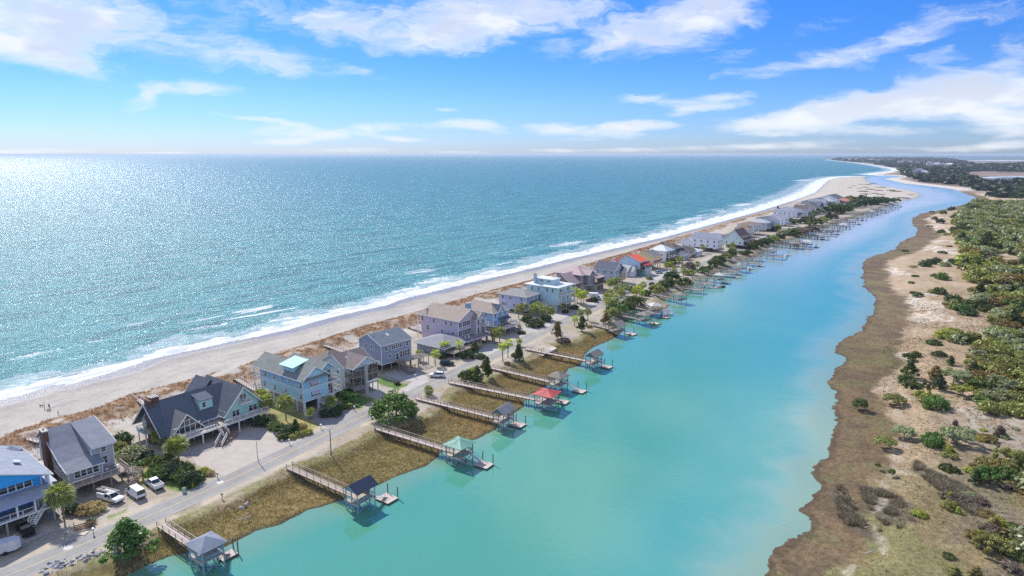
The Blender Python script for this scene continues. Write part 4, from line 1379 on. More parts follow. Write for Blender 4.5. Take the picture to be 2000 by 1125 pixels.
# --- 6: slate blue house
h = House('beach_house', 'slate blue box house on stilts with white edged windows and one roof skylight', (744, 675, 11), 42, siding('slate_blue', (.29, .34, .44)))
h.body(0, 12, 0, 11.6, 3.2, 9.4)
h.gable(0, 12, 0, 11.6, 9.4, 12.0, 'x', shingle('slate_blue', (.17, .20, .235)), .35, ridge=6.5)
h.win('F', [1.9, 10.4], 7.3, .9, 1.4, at=0); h.win('F', [6.1], 7.3, 4.2, 1.3, 5, at=0)
h.win('F', [3.2], 4.8, .9, 1.1, at=0); h.win('F', [9.3], 4.0, 3.9, 2.0, 4, at=0); h.win('F', [6.2], 3.5, 1.0, 2.0, at=0)
h.win('N', [2.6, 5.0, 7.8], 7.3, .9, 1.5, at=0)
h.deck(5.0, 13.2, -2.6, -.05, 3.2, wood_grey, fas=wood_grey)
h.rail([(7.0, -.1), (7.0, -2.5), (11, -2.5)], 3.2, mat('blue_white_rail', (.62, .68, .74)))
h.stairs((5.9, -2.6, 3.2), (5.9, -5.6, 1.5), 1.2, wood_grey); h.deck(5.2, 8.0, -7.0, -5.6, 1.5, wood_grey, fas=wood_grey)
h.stairs((7.4, -5.5, 1.5), (7.6, -3.0, .1), 1.2, wood_grey)
h.posts_at([(5.2, -2.4), (7.4, -2.4), (9.8, -2.4), (13, -2.4), (5.4, -6.8), (7.8, -6.8)] + [(x, y) for x in (.4, 4, 8, 11.7) for y in (.4, 4.2, 8, 11.2)], 0, 2.95, wood_grey, .28)
b = MB()
for i in range(9): b.bar((12.2 + i * .55, -3.4, 3.3), (12.2 + i * .55, .8, 3.3), .1, .2)
b.bar((12.0, -3.2, 3.12), (16.8, -3.2, 3.12), .14, .2); b.bar((12.0, .6, 3.12), (16.8, .6, 3.12), .14, .2)
h.add('pergola', b, wood_pink)
h.posts_at([(14.4, -3.2), (16.6, -3.2), (16.6, .6)], 0, 3.0, wood_new, .2)
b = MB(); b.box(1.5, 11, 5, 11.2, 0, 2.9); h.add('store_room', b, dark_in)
h.skylight((5.6, 4.0, 11.15), (0, .93, .37), .8, 1.3)
b = MB(); b.tube((1.0, 5.9, 11.4), (1.0, 5.9, 12.9), .12); h.add('vent', b, white)
b = MB(); b.box(-.06, 0, 1.0, 1.9, 3.4, 4.4); h.add('meter_box', b, white)

# --- 7: low hip bungalow
h = House('beach_house', 'low bungalow with wide grey hip roof between the slate blue and the mauve house', (-20.5, 225.5), 37, siding('dull_blue', (.30, .35, .42)))
h.body(-6, 6.2, -1, 12, 0, 3.2); h.hip(-6.3, 6.6, -1.4, 12.6, 3.2, 5.4, shingle('ash', (.26, .26, .29)), .9)
h.win('F', [-3.5, 1.0, 4.2], 1.1, 1.3, 1.3, 2, at=-1); h.win('N', [2, 7], 1.1, 1.3, 1.2, 2, at=-6)
h.deck(-6, 9, -5.4, -1.05, 1.9, wood_grey, fas=wood_new); h.rail([(-6, -5.3), (9, -5.3), (9, -1.2)], 1.9, wood_new, 1.0, .5, False)
h.posts_at([(x, -5.1) for x in (-5.5, -2, 2, 5.5, 8.7)], 0, 1.65, wood_new, .25)
b = MB(); b.box(-1.5, 1.5, -3.6, -1.1, 1.95, 2.9); h.add('hot_tub', b, mat('tub_shell', (.62, .60, .60)))

# --- 8: large mauve house
h = House('beach_house', 'large mauve house with tan roof and a blue sided chimney', (895, 627, 11), 37, siding('mauve', (.60, .50, .58)))
sh_tan = shingle('tan_brown', (.36, .30, .245))
h.body(0, 12.4, 0, 18.6, 3.2, 9.4); h.body(-.3, 12.6, 2.4, 18, .3, 3.15, siding('mauve', (.60, .50, .58)), 'wall', False)
h.gable(0, 11.0, 0, 18.6, 9.4, 12.6, 'y', sh_tan, .5, ridge=6.6)
h.body(7.4, 12.6, -2.2, 6, 3.2, 8.8); h.gable(7.4, 12.6, -2.2, 8, 8.8, 11.0, 'y', sh_tan, .4, ends=(1, 0))
h.win('F', [1.0], 6.9, 1.6, 1.7, 2, at=0); h.win('F', [4.4], 6.9, 3.8, 1.7, 4, at=0); h.win('F', [1.0], 3.6, 1.6, 2.0, 2, at=0); h.win('F', [4.6], 3.6, 4.2, 2.0, 5, at=0)
h.win('F', [8.6], 6.6, .9, 2.0, at=-2.2); h.win('F', [8.6], 3.7, .9, 2.0, at=-2.2); h.win('F', [11.3], 6.4, 1.6, 1.9, 2, at=-2.2); h.win('F', [11.3], 3.3, 1.6, 2.2, 2, at=-2.2)
h.win('N', [3.5, 6.0], 7.0, .8, 1.6, at=0); h.win('N', [12.2, 17.9], 7.0, .8, 1.6, at=0); h.win('N', [15.2], 3.8, 1.5, 1.9, 2, at=0); h.win('N', [2.6, 8.0], 3.9, .9, 1.2, at=0)
h.deck(-1.2, 14.0, -5.6, -.05, 3.2, mat('slate_deck', (.23, .21, .23)), .55, siding('mauve', (.60, .50, .58))); h.rail([(-1.1, -.1), (-1.1, -5.5), (13.9, -5.5), (13.9, -.2)], 3.2, mat('mauve_rail', (.40, .34, .40)))
h.posts_at([(x, -5.2) for x in (-.8, 2.6, 6.2, 9.8, 13.4)], 0, 2.65, mat('dull_mauve_pier', (.3, .25, .29)), .6, 'pier')
h.deck(10.2, 13.2, -3.8, -2.25, 6.2); h.rail([(10.2, -2.3), (10.2, -3.75), (13.15, -3.75), (13.15, -2.3)], 6.2, white, .9)
h.chimney(9.6, 11.2, 3.4, 5.0, 9.0, 13.6, siding('sky_chimney', (.28, .42, .60)))
h.hip(-.3, 5, 15.5, 20.5, 9.4, 11.4, sh_tan, name='roof'); h.posts_at([(-.3, 20.2), (4.8, 20.2)], 0, 9.2, white, .25)
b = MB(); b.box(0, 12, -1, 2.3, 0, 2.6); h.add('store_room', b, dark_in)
b = MB(); b.box(-1.1, -.4, 8.2, 10.4, .1, 1.2); h.add('air_conditioner', b, mat('ac_grey', (.2, .2, .2)))
b = MB()
for i, (u, v) in enumerate(((.5, -3), (1.6, -3.6), (2.6, -2.8))): b.box(u - .25, u + .25, v - .25, v + .25, 3.62, 3.7); b.box(u - .25, u + .25, v + .2, v + .27, 3.7, 4.2); b.box(u - .2, u - .14, v - .2, v - .14, 3.2, 3.62); b.box(u + .14, u + .2, v + .14, v + .2, 3.2, 3.62)
h.add('deck_chairs', b, white)

# --- 9: sky blue hipped house behind
h = House('beach_house', 'sky blue house with brown hipped roof and tall deck next to the mauve house', (959, 613, 9.5), 37, siding('sky_blue', (.33, .54, .80)))
h.body(0, 9.2, -1, 16, 3.0, 8.4); h.hip(0, 9.2, -1, 17, 8.4, 11.2, sh_tan, .6)
h.gable(2.6, 6.2, -1.6, 4, 8.6, 10.9, 'y', shingle('charcoal_blue', (.105, .125, .16)), .3, ends=(1, 0))
h.win('F', [1.4, 4.4, 7.6], 6.2, 1.0, 1.6, at=-1); h.win('F', [1.4], 3.5, 1.2, 1.6, 2, at=-1)
h.shed([(3.0, -3.0, 5.2), (9.3, -3.0, 5.2), (9.3, -1.02, 6.0), (3.0, -1.02, 6.0)], shingle('charcoal_blue', (.105, .125, .16)), .15, 'porch_roof')
h.win('F', [6.4], 3.2, 3.4, 1.9, 3, at=-1); h.win('N', [2.5, 8], 6.3, .9, 1.4, at=0)
h.deck(1.0, 10.6, -6.2, -1.05, 3.0, wood_grey); h.rail([(1.05, -6.1), (10.5, -6.1), (10.5, -1.1)], 3.0, white)
h.posts_at([(x, y) for x in (1.4, 4.5, 7.6, 10.2) for y in (-5.9, -2)], 0, 2.7, wood_grey, .35)
h.stairs((11.4, -3.0, 3.0), (14.6, -3.2, .1), 1.1, wood_grey); h.deck(10.6, 12, -4, -1, 3.0, wood_grey)
h.body(10.0, 15, 3, 11, 2.4, 6.0, siding('taupe', (.32, .28, .27))); h.gable(10.0, 15, 3, 11, 6.0, 8.0, 'y', sh_br, .4); h.posts_at([(10.2, 3.2), (14.8, 3.2)], 0, 2.4, wood_grey)

# --- 10: lavender hip house and its low garage
h = House('beach_house', 'lavender blue two storey house with grey hip roof behind a row of palms', (1028, 580, 9), 35, siding('lavender', (.54, .57, .76)))
h.body(0, 9.8, 0, 14.6, 1.2, 7.5); h.hip(0, 9.8, 0, 14.6, 7.5, 9.6, shingle('warm_grey', (.30, .29, .27)), .8)
h.win('F', [1.5, 4.0, 7.6], 5.3, 1.2, 1.4, 2, at=0); h.win('N', [2.6, 8.5, 12.6], 5.3, .9, 1.3, at=0); h.win('N', [12.0], 2.4, 2.6, 1.2, 3, at=0); h.win('N', [6.4], 2.4, .9, 1.2, at=0)
h.shed([(2.6, -2.6, 3.6), (9.8, -2.6, 3.6), (9.8, -.02, 5.0), (2.6, -.02, 5.0)], shingle('teal_dark', (.09, .15, .19)), .15, 'porch_roof'); h.posts_at([(3, -2.4), (9.5, -2.4), (6.2, -2.4)], 0, 3.5, white, .22)
h = House('garage', 'low pale garage with flat hip roof between the lavender and the seafoam house', (1080, 604, 1.5), 37, siding('off_white', (.55, .57, .55)), cat='garage')
h.body(-8, .5, 0, 6, 0, 2.9); h.hip(-8, .5, 0, 6, 2.9, 4.0, shingle('pale_sandy', (.42, .40, .36)), .6); h.win('F', [-6, -3.4, -1], 1.0, 1.2, 1.1, 2, at=0)

# --- 11: seafoam house with rooftop cabin
h = House('beach_house', 'pale seafoam four level house with near white roof, rooftop cabin and metal chimney', (1089, 561, 12.5), 37, siding('pale_seafoam', (.60, .80, .80)))
wr = metalroof('near_white', (.66, .70, .70))
h.body(0, 11.8, 0, 16.6, 3.0, 10.8); h.body(.3, 11.5, .3, 16, 0, 2.95, mat('pale_base', (.62, .66, .66)), 'ground_floor', False)
h.hip(0, 11.8, 0, 16.6, 10.8, 12.0, wr, .9)
h.body(2.2, 7.6, 4.0, 12.6, 11.2, 13.6, h.wall); h.hip(2.2, 7.6, 4.0, 12.6, 13.6, 14.3, wr, .5); h.win('N', [6, 10], 12.2, 1.8, .7, 2, at=2.2)
h.chimney(1.0, 2.1, 12.4, 13.6, 9, 15.4, mat('sea_chimney', (.42, .56, .62)))
h.win('N', [2.6, 5.6], 8.4, .8, 1.3, at=0); h.win('N', [10, 13.6], 8.4, .8, 1.3, at=0); h.win('N', [9.6], 4.6, .8, 1.6, at=0)
h.win('F', [4.2], 4.2, 1.3, 1.5, 2, at=0); h.win('F', [8.2], 4.2, 1.1, 1.5, 2, at=0); h.win('F', [3], 8.4, 2.4, 1.4, 3, at=0); h.win('F', [8.2], 8.4, 2.0, 1.4, 2, at=0)
h.deck(.4, 11.8, -2.2, -.05, 7.6); h.rail([(.4, -.1), (.4, -2.1), (11.7, -2.1)], 7.6); h.posts_at([(.5, -2), (4.2, -2), (8, -2), (11.6, -2)], 0, 10.7, white, .25, 'column')
h.deck(.4, 11.8, -2.2, -.05, 3.2); h.rail([(.4, -.1), (.4, -2.1), (11.7, -2.1)], 3.2)
b = MB(); b.box(1.2, 3.4, -.02, .05, 0, 2.4); b.box(5.0, 7.2, -.02, .05, 0, 2.4); b.box(8.6, 10.8, -.02, .05, 0, 2.4); h.add('garage_door', b, door_m)
h.deck(-1.6, -.05, 13.0, 18.6, 7.6); h.rail([(-1.55, 13), (-1.55, 18.5), (4, 18.5)], 7.6, white)

# --- 12: taupe complex with mauve roofs
h = House('beach_house', 'taupe house with sprawling mauve brown roofs and white garage level', (1151, 568, 1.5), 37, siding('taupe_dark', (.27, .25, .26)))
mr = metalroof('mauve_brown', (.42, .31, .30))
h.body(-4.5, 8.8, 2.2, 17, 3.0, 8.6); h.hip(-4.8, 9.0, 2, 17.4, 8.6, 12.0, mr, .8); h.body(-4.3, 8.6, 2.4, 16.6, 0, 2.95, mat('cream_base', (.55, .52, .48)), 'ground_floor', False)
h.body(-13, -4.6, 3.4, 14, .6, 6.0); h.gable(-13.4, -4.0, 2.4, 14.4, 5.4, 9.6, 'x', mr, .7)
h.body(-1.5, 3.4, -.6, 2.3, 3, 8.6); h.gable(-1.5, 3.4, -.6, 6, 8.6, 10.6, 'y', mr, .5, ends=(1, 0))
h.win('F', [.9], 6.2, 2.4, 1.5, 3, at=-.6); h.win('F', [.9], 3.4, 1.6, 1.5, 2, at=-.6); h.win('F', [-3.2], 6.2, 1.2, 1.4, at=2.2)
h.deck(3.6, 10.6, -2.6, 2.15, 3.0, fas=mat('cream_base', (.55, .52, .48))); h.shed([(3.5, -3.0, 6.3), (10.9, -3.0, 6.3), (10.9, 2.18, 7.4), (3.5, 2.18, 7.4)], mr, .16, 'porch_roof')
b = MB(); b.box(3.7, 10.5, -2.4, -2.36, 3.1, 6.2); h.add('screen', b, screen_m); h.posts_at([(3.7, -2.5), (6, -2.5), (8.3, -2.5), (10.5, -2.5), (10.5, 1.8)], 3.0, 6.2, mat('brown_post', (.16, .12, .11)), .22, 'porch_post')
b = MB(); b.box(3.8, 10.4, -2.3, 2.2, 0, 2.7); h.add('ground_floor', b, mat('cream_base', (.55, .52, .48)))
b = MB(); b.box(4.2, 6.6, -2.36, -2.28, 0, 2.2); b.box(7.4, 9.8, -2.36, -2.28, 0, 2.2); h.add('garage_door', b, mat('umber_door', (.13, .09, .08)))
h.skylight((-8.6, 4.9, 7.0), (0, .82, .57), 1.6, 2.4)


# ------------------------------------------------------------------ houses further up the street, from a parametric builder
def row_house(label, at, head, W, D, z0, ze, rise, kind, wallm, roofm, wins=((), ()), deck=None, stilts=True, gaps=2.8, extra=None, group=None, ridge='x', accent=None, detail=0):
    if at[1] < 475 and len(at) == 3:
        W *= 1.12; ze += 1.0; at = (at[0], at[1], at[2] + 1.0); rise *= 1.15
    h = House('beach_house', label, at, head, wallm, group=group, detail=detail)
    h.body(0, W, 0, D, z0, ze)
    if kind == 'gable':
        h.gable(0, W, 0, D, ze, ze + rise, ridge, roofm, .5)
    else:
        h.hip(0, W, 0, D, ze, ze + rise, roofm, .7)
    fl = []
    z = z0 + .8
    while z + 1.6 < ze:
        fl.append(z); z += gaps
    for z in fl:
        n = max(2, int(W / 2.6))
        h.win('F', [W * (i + .5) / n for i in range(n)], z, 1.1, 1.5, 1, at=0, flank=accent)
        n = max(2, int(D / 4.2))
        h.win('N', [D * (i + .5) / n for i in range(n)], z, .9, 1.4, 1, at=0, flank=accent)
    if stilts and z0 > 1.5:
        h.posts_at([(W * i / 3 * .96 + .2, y) for i in range(4) for y in (.3, D * .5, D - .4)], 0, z0 - .2, wood_grey, .3)
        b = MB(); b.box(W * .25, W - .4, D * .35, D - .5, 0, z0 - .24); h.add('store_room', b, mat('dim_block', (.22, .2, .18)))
    if deck:
        dz, dd = deck
        h.deck(0, W, -dd, -.05, dz, wood_grey); h.rail([(.05, -.1), (.05, -dd + .05), (W - .05, -dd + .05), (W - .05, -.1)], dz, white, 1.0, .5)
        h.posts_at([(.3, -dd + .2), (W * .5, -dd + .2), (W - .3, -dd + .2)], 0, dz - .3, wood_grey, .25)
    return h


SW = siding
h = row_house('grey blue house with dark slate gable roof and a small front pediment', (1201, 528, 9), 38, 9.6, 12.6, 1.6, 7.5, 3.4, 'gable', SW('grey_blue', (.46, .54, .64)), shingle('dark_slate', (.12, .13, .16)), ridge='y', detail=1)
h.gable(5.4, 9.9, -1.6, 4, 6.4, 8.4, 'y', shingle('dark_slate', (.12, .13, .16)), .3, ends=(1, 0)); h.body(5.6, 9.7, -1.5, -.05, 1.6, 6.4, SW('peach', (.60, .42, .26)))
h.win('F', [7.6], 2.6, 1.4, 2.6, 2, at=-1.5)
h = row_house('small white cottage with double gable front and a wooden carport', (1224, 541, 1.5), 37, 9.0, 10, .2, 3.4, 2.6, 'gable', SW('cottage_white', (.82, .84, .86)), shingle('light_stone', (.42, .42, .42)), ridge='y', stilts=False)
h.gable(1.5, 7.0, -2.6, 4, 3.2, 5.4, 'y', shingle('light_stone', (.42, .42, .42)), .4, ends=(1, 0)); h.body(1.7, 6.8, -2.5, -.05, .2, 3.2)
h.shed([(6.8, -6.4, 3.0), (12.4, -6.4, 3.0), (12.4, -.6, 3.9), (6.8, -.6, 3.9)], mat('carport_roof', (.2, .15, .13)), .2, 'carport_roof'); h.posts_at([(7, -6), (12.2, -6), (12.2, -1)], 0, 3.0, wood_grey)
h = row_house('pale blue house with an orange red metal roof and screened red trimmed porch', (1250, 511, 9.5), 36, 8.6, 13.6, .6, 8.0, 2.8, 'gable', SW('ice_blue', (.58, .70, .80)), metalroof('orange_red', (.80, .13, .045)), stilts=False, detail=1)
h.deck(0, 8.8, -3.4, -.05, 3.4); h.shed([(-.2, -3.8, 6.0), (9.0, -3.8, 6.0), (9.0, -.02, 6.9), (-.2, -.02, 6.9)], metalroof('brick_red', (.40, .05, .04)), .15, 'porch_roof')
b = MB(); b.box(.1, 8.7, -3.3, -3.26, 4.2, 5.9); h.add('screen', b, screen_m); h.posts_at([(.1, -3.4), (2.2, -3.4), (4.4, -3.4), (6.6, -3.4), (8.7, -3.4)], .1, 6.0, white, .22, 'porch_post'); h.rail([(.1, -3.4), (8.7, -3.4)], 3.4, white, .8)
b = MB(); b.box(.2, 2.4, -3.2, -.1, 0, 3.1); h.add('ground_floor', b, mat('turquoise_panel', (.16, .5, .55)))
b = MB(); b.box(2.6, 8.6, -3.2, -.1, 0, 3.1); h.add('ground_floor', b, mat('white_panel', (.7, .7, .7)))
h.gable(-1, 8, 13.6, 19, 6.2, 8.0, 'x', metalroof('faded_red', (.55, .12, .10)), .4); h.body(-.8, 7.8, 13.65, 18.8, .6, 6.2)
red = mat('crimson_shutter', (.62, .03, .03))
h = row_house('butter yellow house with crimson shutters and grey roof on open stilts', (1276, 503, 9), 38, 10.4, 12, 3.0, 7.9, 2.8, 'gable', SW('butter', (.95, .70, .34)), shingle('stone_brown', (.24, .22, .20)), accent=red, gaps=2.6, detail=1)
h = row_house('white house with bright metal pyramid roof, dark screened porches and stone chimney', (1301, 491, 9), 40, 9.4, 11.4, .6, 7.6, 3.2, 'hip', SW('white_board', (.85, .86, .87)), metalroof('bright_tin', (.62, .65, .68)), stilts=False)
h.chimney(6.5, 8.0, 6, 7.4, 8, 12.4, mat('stone_chimney', (.25, .22, .2))); h.deck(0, 9.4, -2.4, -.05, 4.0); h.rail([(0, -2.3), (9.4, -2.3)], 4.0, white); h.posts_at([(.2, -2.2), (3.2, -2.2), (6.2, -2.2), (9.2, -2.2)], 0, 7.4, white, .25)
b = MB(); b.box(.3, 9.1, -2.2, -2.16, 4.8, 7.3); b.box(.3, 9.1, -2.2, -2.16, .6, 3.4); h.add('screen', b, screen_m)
h = row_house('grey house with dark hip roof and two shaded porch roofs', (1318, 485, 9), 40, 9.4, 12.4, .8, 7.6, 2.8, 'hip', SW('mid_grey_board', (.34, .36, .39)), shingle('umber', (.14, .115, .11)), stilts=False)
h.shed([(0, -3, 5.6), (9.4, -3, 5.6), (9.4, -.02, 6.5), (0, -.02, 6.5)], shingle('navy_porch', (.06, .075, .11)), .15, 'porch_roof'); h.deck(0, 9.4, -3, -.05, 3.2); h.rail([(0, -2.9), (9.4, -2.9)], 3.2, white); h.posts_at([(.2, -2.8), (4.6, -2.8), (9.2, -2.8)], 0, 5.5, wood_grey, .25)
h = row_house('tiny white outbuilding with dark shed roof and open stairs beside the road', (1337, 508, 1.5), 38, 6, 5, .2, 4.6, 1.2, 'gable', SW('white_board', (.85, .86, .87)), shingle('umber', (.14, .115, .11)), stilts=False, deck=(2.4, 2.0))
h = row_house('long low white cottage with silver roof behind a hedge', (1362, 491, 5), 37, 9, 14, .2, 3.4, 1.8, 'hip', SW('cottage_white', (.82, .84, .86)), metalroof('silver', (.55, .58, .62)), stilts=False)
h = row_house('mint green cottage with tan gable roof and a raised wooden deck', (1378, 478, 5.5), 36, 8, 15, 1.2, 4.4, 2.2, 'gable', SW('mint', (.40, .60, .50)), shingle('dusty_tan', (.27, .22, .21)), stilts=False)
h.deck(-1, 10, -6, -.05, 2.6, wood_grey, fas=wood_grey); h.rail([(-1, -5.9), (10, -5.9)], 2.6, wood_grey); h.posts_at([(-.8, -5.7), (3, -5.7), (7, -5.7), (9.8, -5.7)], 0, 2.3, wood_grey); h.shed([(2, -3.4, 4.6), (9, -3.4, 4.6), (9, -.02, 5.4), (2, -.02, 5.4)], shingle('navy_porch', (.06, .075, .11)), .15, 'porch_roof')
h = row_house('big white three storey house with blue grey roof and rows of black windows', (1402, 467, 10), 37, 9.0, 19, 2.9, 9.0, 2.4, 'gable', SW('bright_white', (.88, .89, .90)), shingle('blue_grey', (.25, .27, .33)), ridge='y', detail=1)
h = row_house('pale mint house with steep brown roof and striped dormers above a long porch', (1452, 473, 5.5), 38, 17, 15, 2.6, 5.4, 6.2, 'gable', SW('pale_mint', (.74, .84, .77)), shingle('maroon_brown', (.17, .11, .10)))
for i in range(5):
    b = MB(); b.box(1.2 + i * 3.1, 2.9 + i * 3.1, 1.0, 4.6, 6.2, 8.4); h.add('dormer', b, white); h.shed([(.8 + i * 3.1, .4, 8.3), (3.3 + i * 3.1, .4, 8.3), (3.3 + i * 3.1, 6.0, 9.8), (.8 + i * 3.1, 6.0, 9.8)], shingle('maroon_brown', (.17, .11, .10)), .15, 'dormer_roof')
    h.win('F', [2.05 + i * 3.1], 6.8, .9, 1.1, at=1.0)
h.deck(0, 17, -3, -.05, 2.6); h.rail([(0, -2.9), (17, -2.9)], 2.6, white, 1, .6); h.posts_at([(i * 4.2 + .2, -2.8) for i in range(5)], 0, 5.0, white, .25); h.shed([(-.3, -3.3, 4.9), (17.3, -3.3, 4.9), (17.3, -.5, 5.3), (-.3, -.5, 5.3)], shingle('maroon_brown', (.17, .11, .10)), .15, 'porch_roof')
h = row_house('white house with flat brown hip roof and two open porch levels', (1473, 440, 9), 40, 13, 15, 2.6, 7.8, 1.8, 'hip', SW('bright_white', (.88, .89, .90)), shingle('rust_brown', (.24, .16, .12)), deck=(5.0, 3.2))
h = row_house('grey hip roofed house with dark porch, fourth from the far end of the long grey roof', (1497, 436, 8), 38, 14, 18, 1.0, 6.8, 2.4, 'hip', SW('soft_grey', (.55, .58, .62)), shingle('pale_grey', (.40, .41, .43)), deck=(3.2, 3.0), stilts=False)
h.root['label'] = 'soft grey hip roofed house with a dark porch just before the long low roof'
h = row_house('long low house with weathered grey shed roof near the tall white house', (1528, 429, 5), 38, 20, 26, .6, 4.0, 2.0, 'gable', SW('dull_sand', (.40, .39, .38)), shingle('lead', (.24, .25, .29)), stilts=False)
h = row_house('tall white house with navy porch roof and thin brick chimney behind', (1556, 415, 9), 38, 17, 24, 2.6, 9.0, 3.0, 'hip', SW('bright_white', (.88, .89, .90)), shingle('blue_grey', (.25, .27, .33)), deck=(4.2, 3.0))
h.chimney(4, 5.6, 20, 21.6, 0, 13.6); h.shed([(3, -3.2, 6.4), (14, -3.2, 6.4), (14, -.02, 7.4), (3, -.02, 7.4)], shingle('navy_porch', (.06, .075, .11)), .2, 'porch_roof')
h = row_house('white house with wide tan roof behind the brick chimney', (1583, 407, 7), 38, 22, 26, 1.2, 6.0, 2.6, 'gable', SW('bright_white', (.88, .89, .90)), shingle('tan_pale', (.42, .38, .34)), ridge='y')
h = row_house('royal blue house with dark gables near the end of the row', (1600, 404, 7), 38, 17, 22, 1.2, 7.2, 3.4, 'gable', SW('royal_blue', (.09, .18, .42)), shingle('dark_slate', (.12, .13, .16)), ridge='y', deck=(3.4, 3))
h = row_house('grey green house with dark flat ridge roof, last but one in the row', (1612, 395, 9), 40, 20, 26, 2.4, 8.2, 3.2, 'gable', SW('grey_green', (.36, .46, .44)), shingle('dark_slate', (.12, .13, .16)), deck=(4.4, 4))
h = row_house('last house in the row, with dark roof and salmon lower roof', (1640, 392, 8), 42, 28, 30, 2.4, 7.4, 5.4, 'gable', SW('white_board', (.85, .86, .87)), shingle('dark_slate', (.12, .13, .16)), deck=(4.0, 4))
h.shed([(-1, -6, 7.0), (28, -6, 7.0), (28, 2, 9.6), (-1, 2, 9.6)], metalroof('salmon', (.58, .24, .15)), .3, 'porch_roof')

for (lb, at, W, D, ze, ri, kd, wc, rc) in [
    ('weathered grey cottage between the big white and the pale mint house', (1428, 478, 1.5), 8, 11, 5.2, 2.4, 'gable', ('ash_board', (.42, .42, .42)), ('dusty_tan', (.27, .22, .21))),
    ('cream cottage with brown roof beside the white porch house', (1462, 461, 1.5), 8, 12, 6.2, 2.4, 'hip', ('cream', (.74, .70, .60)), ('rust_brown', (.24, .16, .12))),
    ('pale blue cottage between the grey porch house and the long roof', (1512, 448, 1.5), 12, 14, 7.0, 2.8, 'gable', ('powder_blue', (.52, .64, .76)), ('ash', (.26, .26, .29))),
    ('white cottage with grey pitched roof before the tall white house', (1532, 440, 1.5), 11, 13, 6.4, 3.2, 'gable', ('bright_white', (.88, .89, .90)), ('light_stone', (.42, .42, .42))),
    ('pale grey gabled house just past the tall white house', (1577, 424, 1.5), 13, 16, 8.2, 3.6, 'gable', ('soft_grey', (.55, .58, .62)), ('umber', (.14, .115, .11))),
    ('sand coloured house with steep dark roof before the royal blue one', (1592, 417, 1.5), 13, 16, 7.6, 3.8, 'gable', ('sandstone', (.66, .58, .46)), ('dark_slate', (.12, .13, .16))),
    ('white gabled house next to the grey green one', (1608, 411, 1.5), 15, 18, 8.6, 3.8, 'gable', ('bright_white', (.88, .89, .90)), ('blue_grey', (.25, .27, .33))),
    ('aqua house with pale roof just before the last house', (1627, 406, 1.5), 15, 18, 8.0, 3.6, 'hip', ('aqua', (.42, .68, .70)), ('pale_grey', (.40, .41, .43))),
    ('brick red cottage half hidden behind the dark shrubs', (1344, 503, 1.5), 7, 9, 4.6, 2.2, 'gable', ('barn_red', (.42, .12, .09)), ('umber', (.14, .115, .11))),
    ('small white gabled house behind the long low cottage', (1352, 488, 1.5), 8, 9, 6.0, 2.6, 'gable', ('cottage_white', (.82, .84, .86)), ('pale_grey', (.40, .41, .43)))]:
    row_house(lb, at, 38 + (len(lb) % 5) - 2, W, D, 1.2, ze, ri, kd, SW(*wc), shingle(*rc), stilts=False, deck=(2.6, 2.4), ridge='y' if len(lb) % 2 else 'x')

# ------------------------------------------------------------------ vegetation
def unit(a):
    return a / (np.linalg.norm(a, axis=-1, keepdims=True) + 1e-9)


def leaf_quads(g, c, nrm, size, rand=.9, asp=.6):
    n = len(c)
    nn = unit(nrm + g.normal(0, rand, (n, 3)))
    t = unit(np.cross(nn, g.normal(0, 1, (n, 3))))
    b = np.cross(nn, t)
    s = size * g.uniform(.6, 1.3, (n, 1))
    t = t * s; b = b * s * asp
    v = np.stack([c - t, c - b * .9, c + t, c + b * .9], 1).reshape(-1, 3)
    return v, np.arange(4 * n).reshape(n, 4)


def crown_mesh(name, seed, kind, nleaf, leaf, m):
    """unit crown: about 1 wide in radius, base at z=0"""
    g = np.random.default_rng(seed)
    if kind == 'round':
        nc = 46; d = unit(g.normal(0, 1, (nc, 3))); d[:, 2] = np.abs(d[:, 2]) * 1.0 - .12
        cc = d * g.uniform(.55, .92, (nc, 1)) * np.array([1, 1, .95]); cc[:, 2] += .28; cr = g.uniform(.16, .34, nc)
    elif kind == 'cedar':
        nc = 64; z = g.uniform(0, 1, nc) ** .9; a = g.uniform(0, 6.283, nc); r = (1 - z ** 1.6) * g.uniform(.45, 1.0, nc) * (.7 + .3 * np.sin(a * 3 + seed))
        cc = np.stack([np.cos(a) * r * .9, np.sin(a) * r * .9, .18 + z * 1.35], -1); cr = g.uniform(.12, .25, nc)
    elif kind == 'scrub':
        nc = 40; a = g.uniform(0, 6.283, nc); r = np.sqrt(g.uniform(0, 1, nc)) * .95
        cc = np.stack([np.cos(a) * r, np.sin(a) * r, .25 + (1 - r ** 2) * .42 * g.uniform(.6, 1.2, nc)], -1); cr = g.uniform(.15, .28, nc)
    elif kind == 'airy':
        nc = 34; a = g.uniform(0, 6.283, nc); r = np.sqrt(g.uniform(0, 1, nc))
        cc = np.stack([np.cos(a) * r, np.sin(a) * r, .75 + g.uniform(-.22, .25, nc)], -1); cr = g.uniform(.14, .24, nc)
    per = nleaf // nc
    C0 = np.repeat(cc, per, 0); R0 = np.repeat(cr, per)[:, None]
    d = unit(g.normal(0, 1, (len(C0), 3))); d[:, 2] = d[:, 2] * .8 + .15
    c = C0 + d * R0 * g.uniform(.35, 1.05, (len(C0), 1)) ** .6
    c[:, 2] = np.maximum(c[:, 2], .03)
    out = unit(c - np.array([0, 0, .35]))
    v, f = leaf_quads(g, c, d + .5 * out, leaf)
    return np_mesh(name, v, f, m)


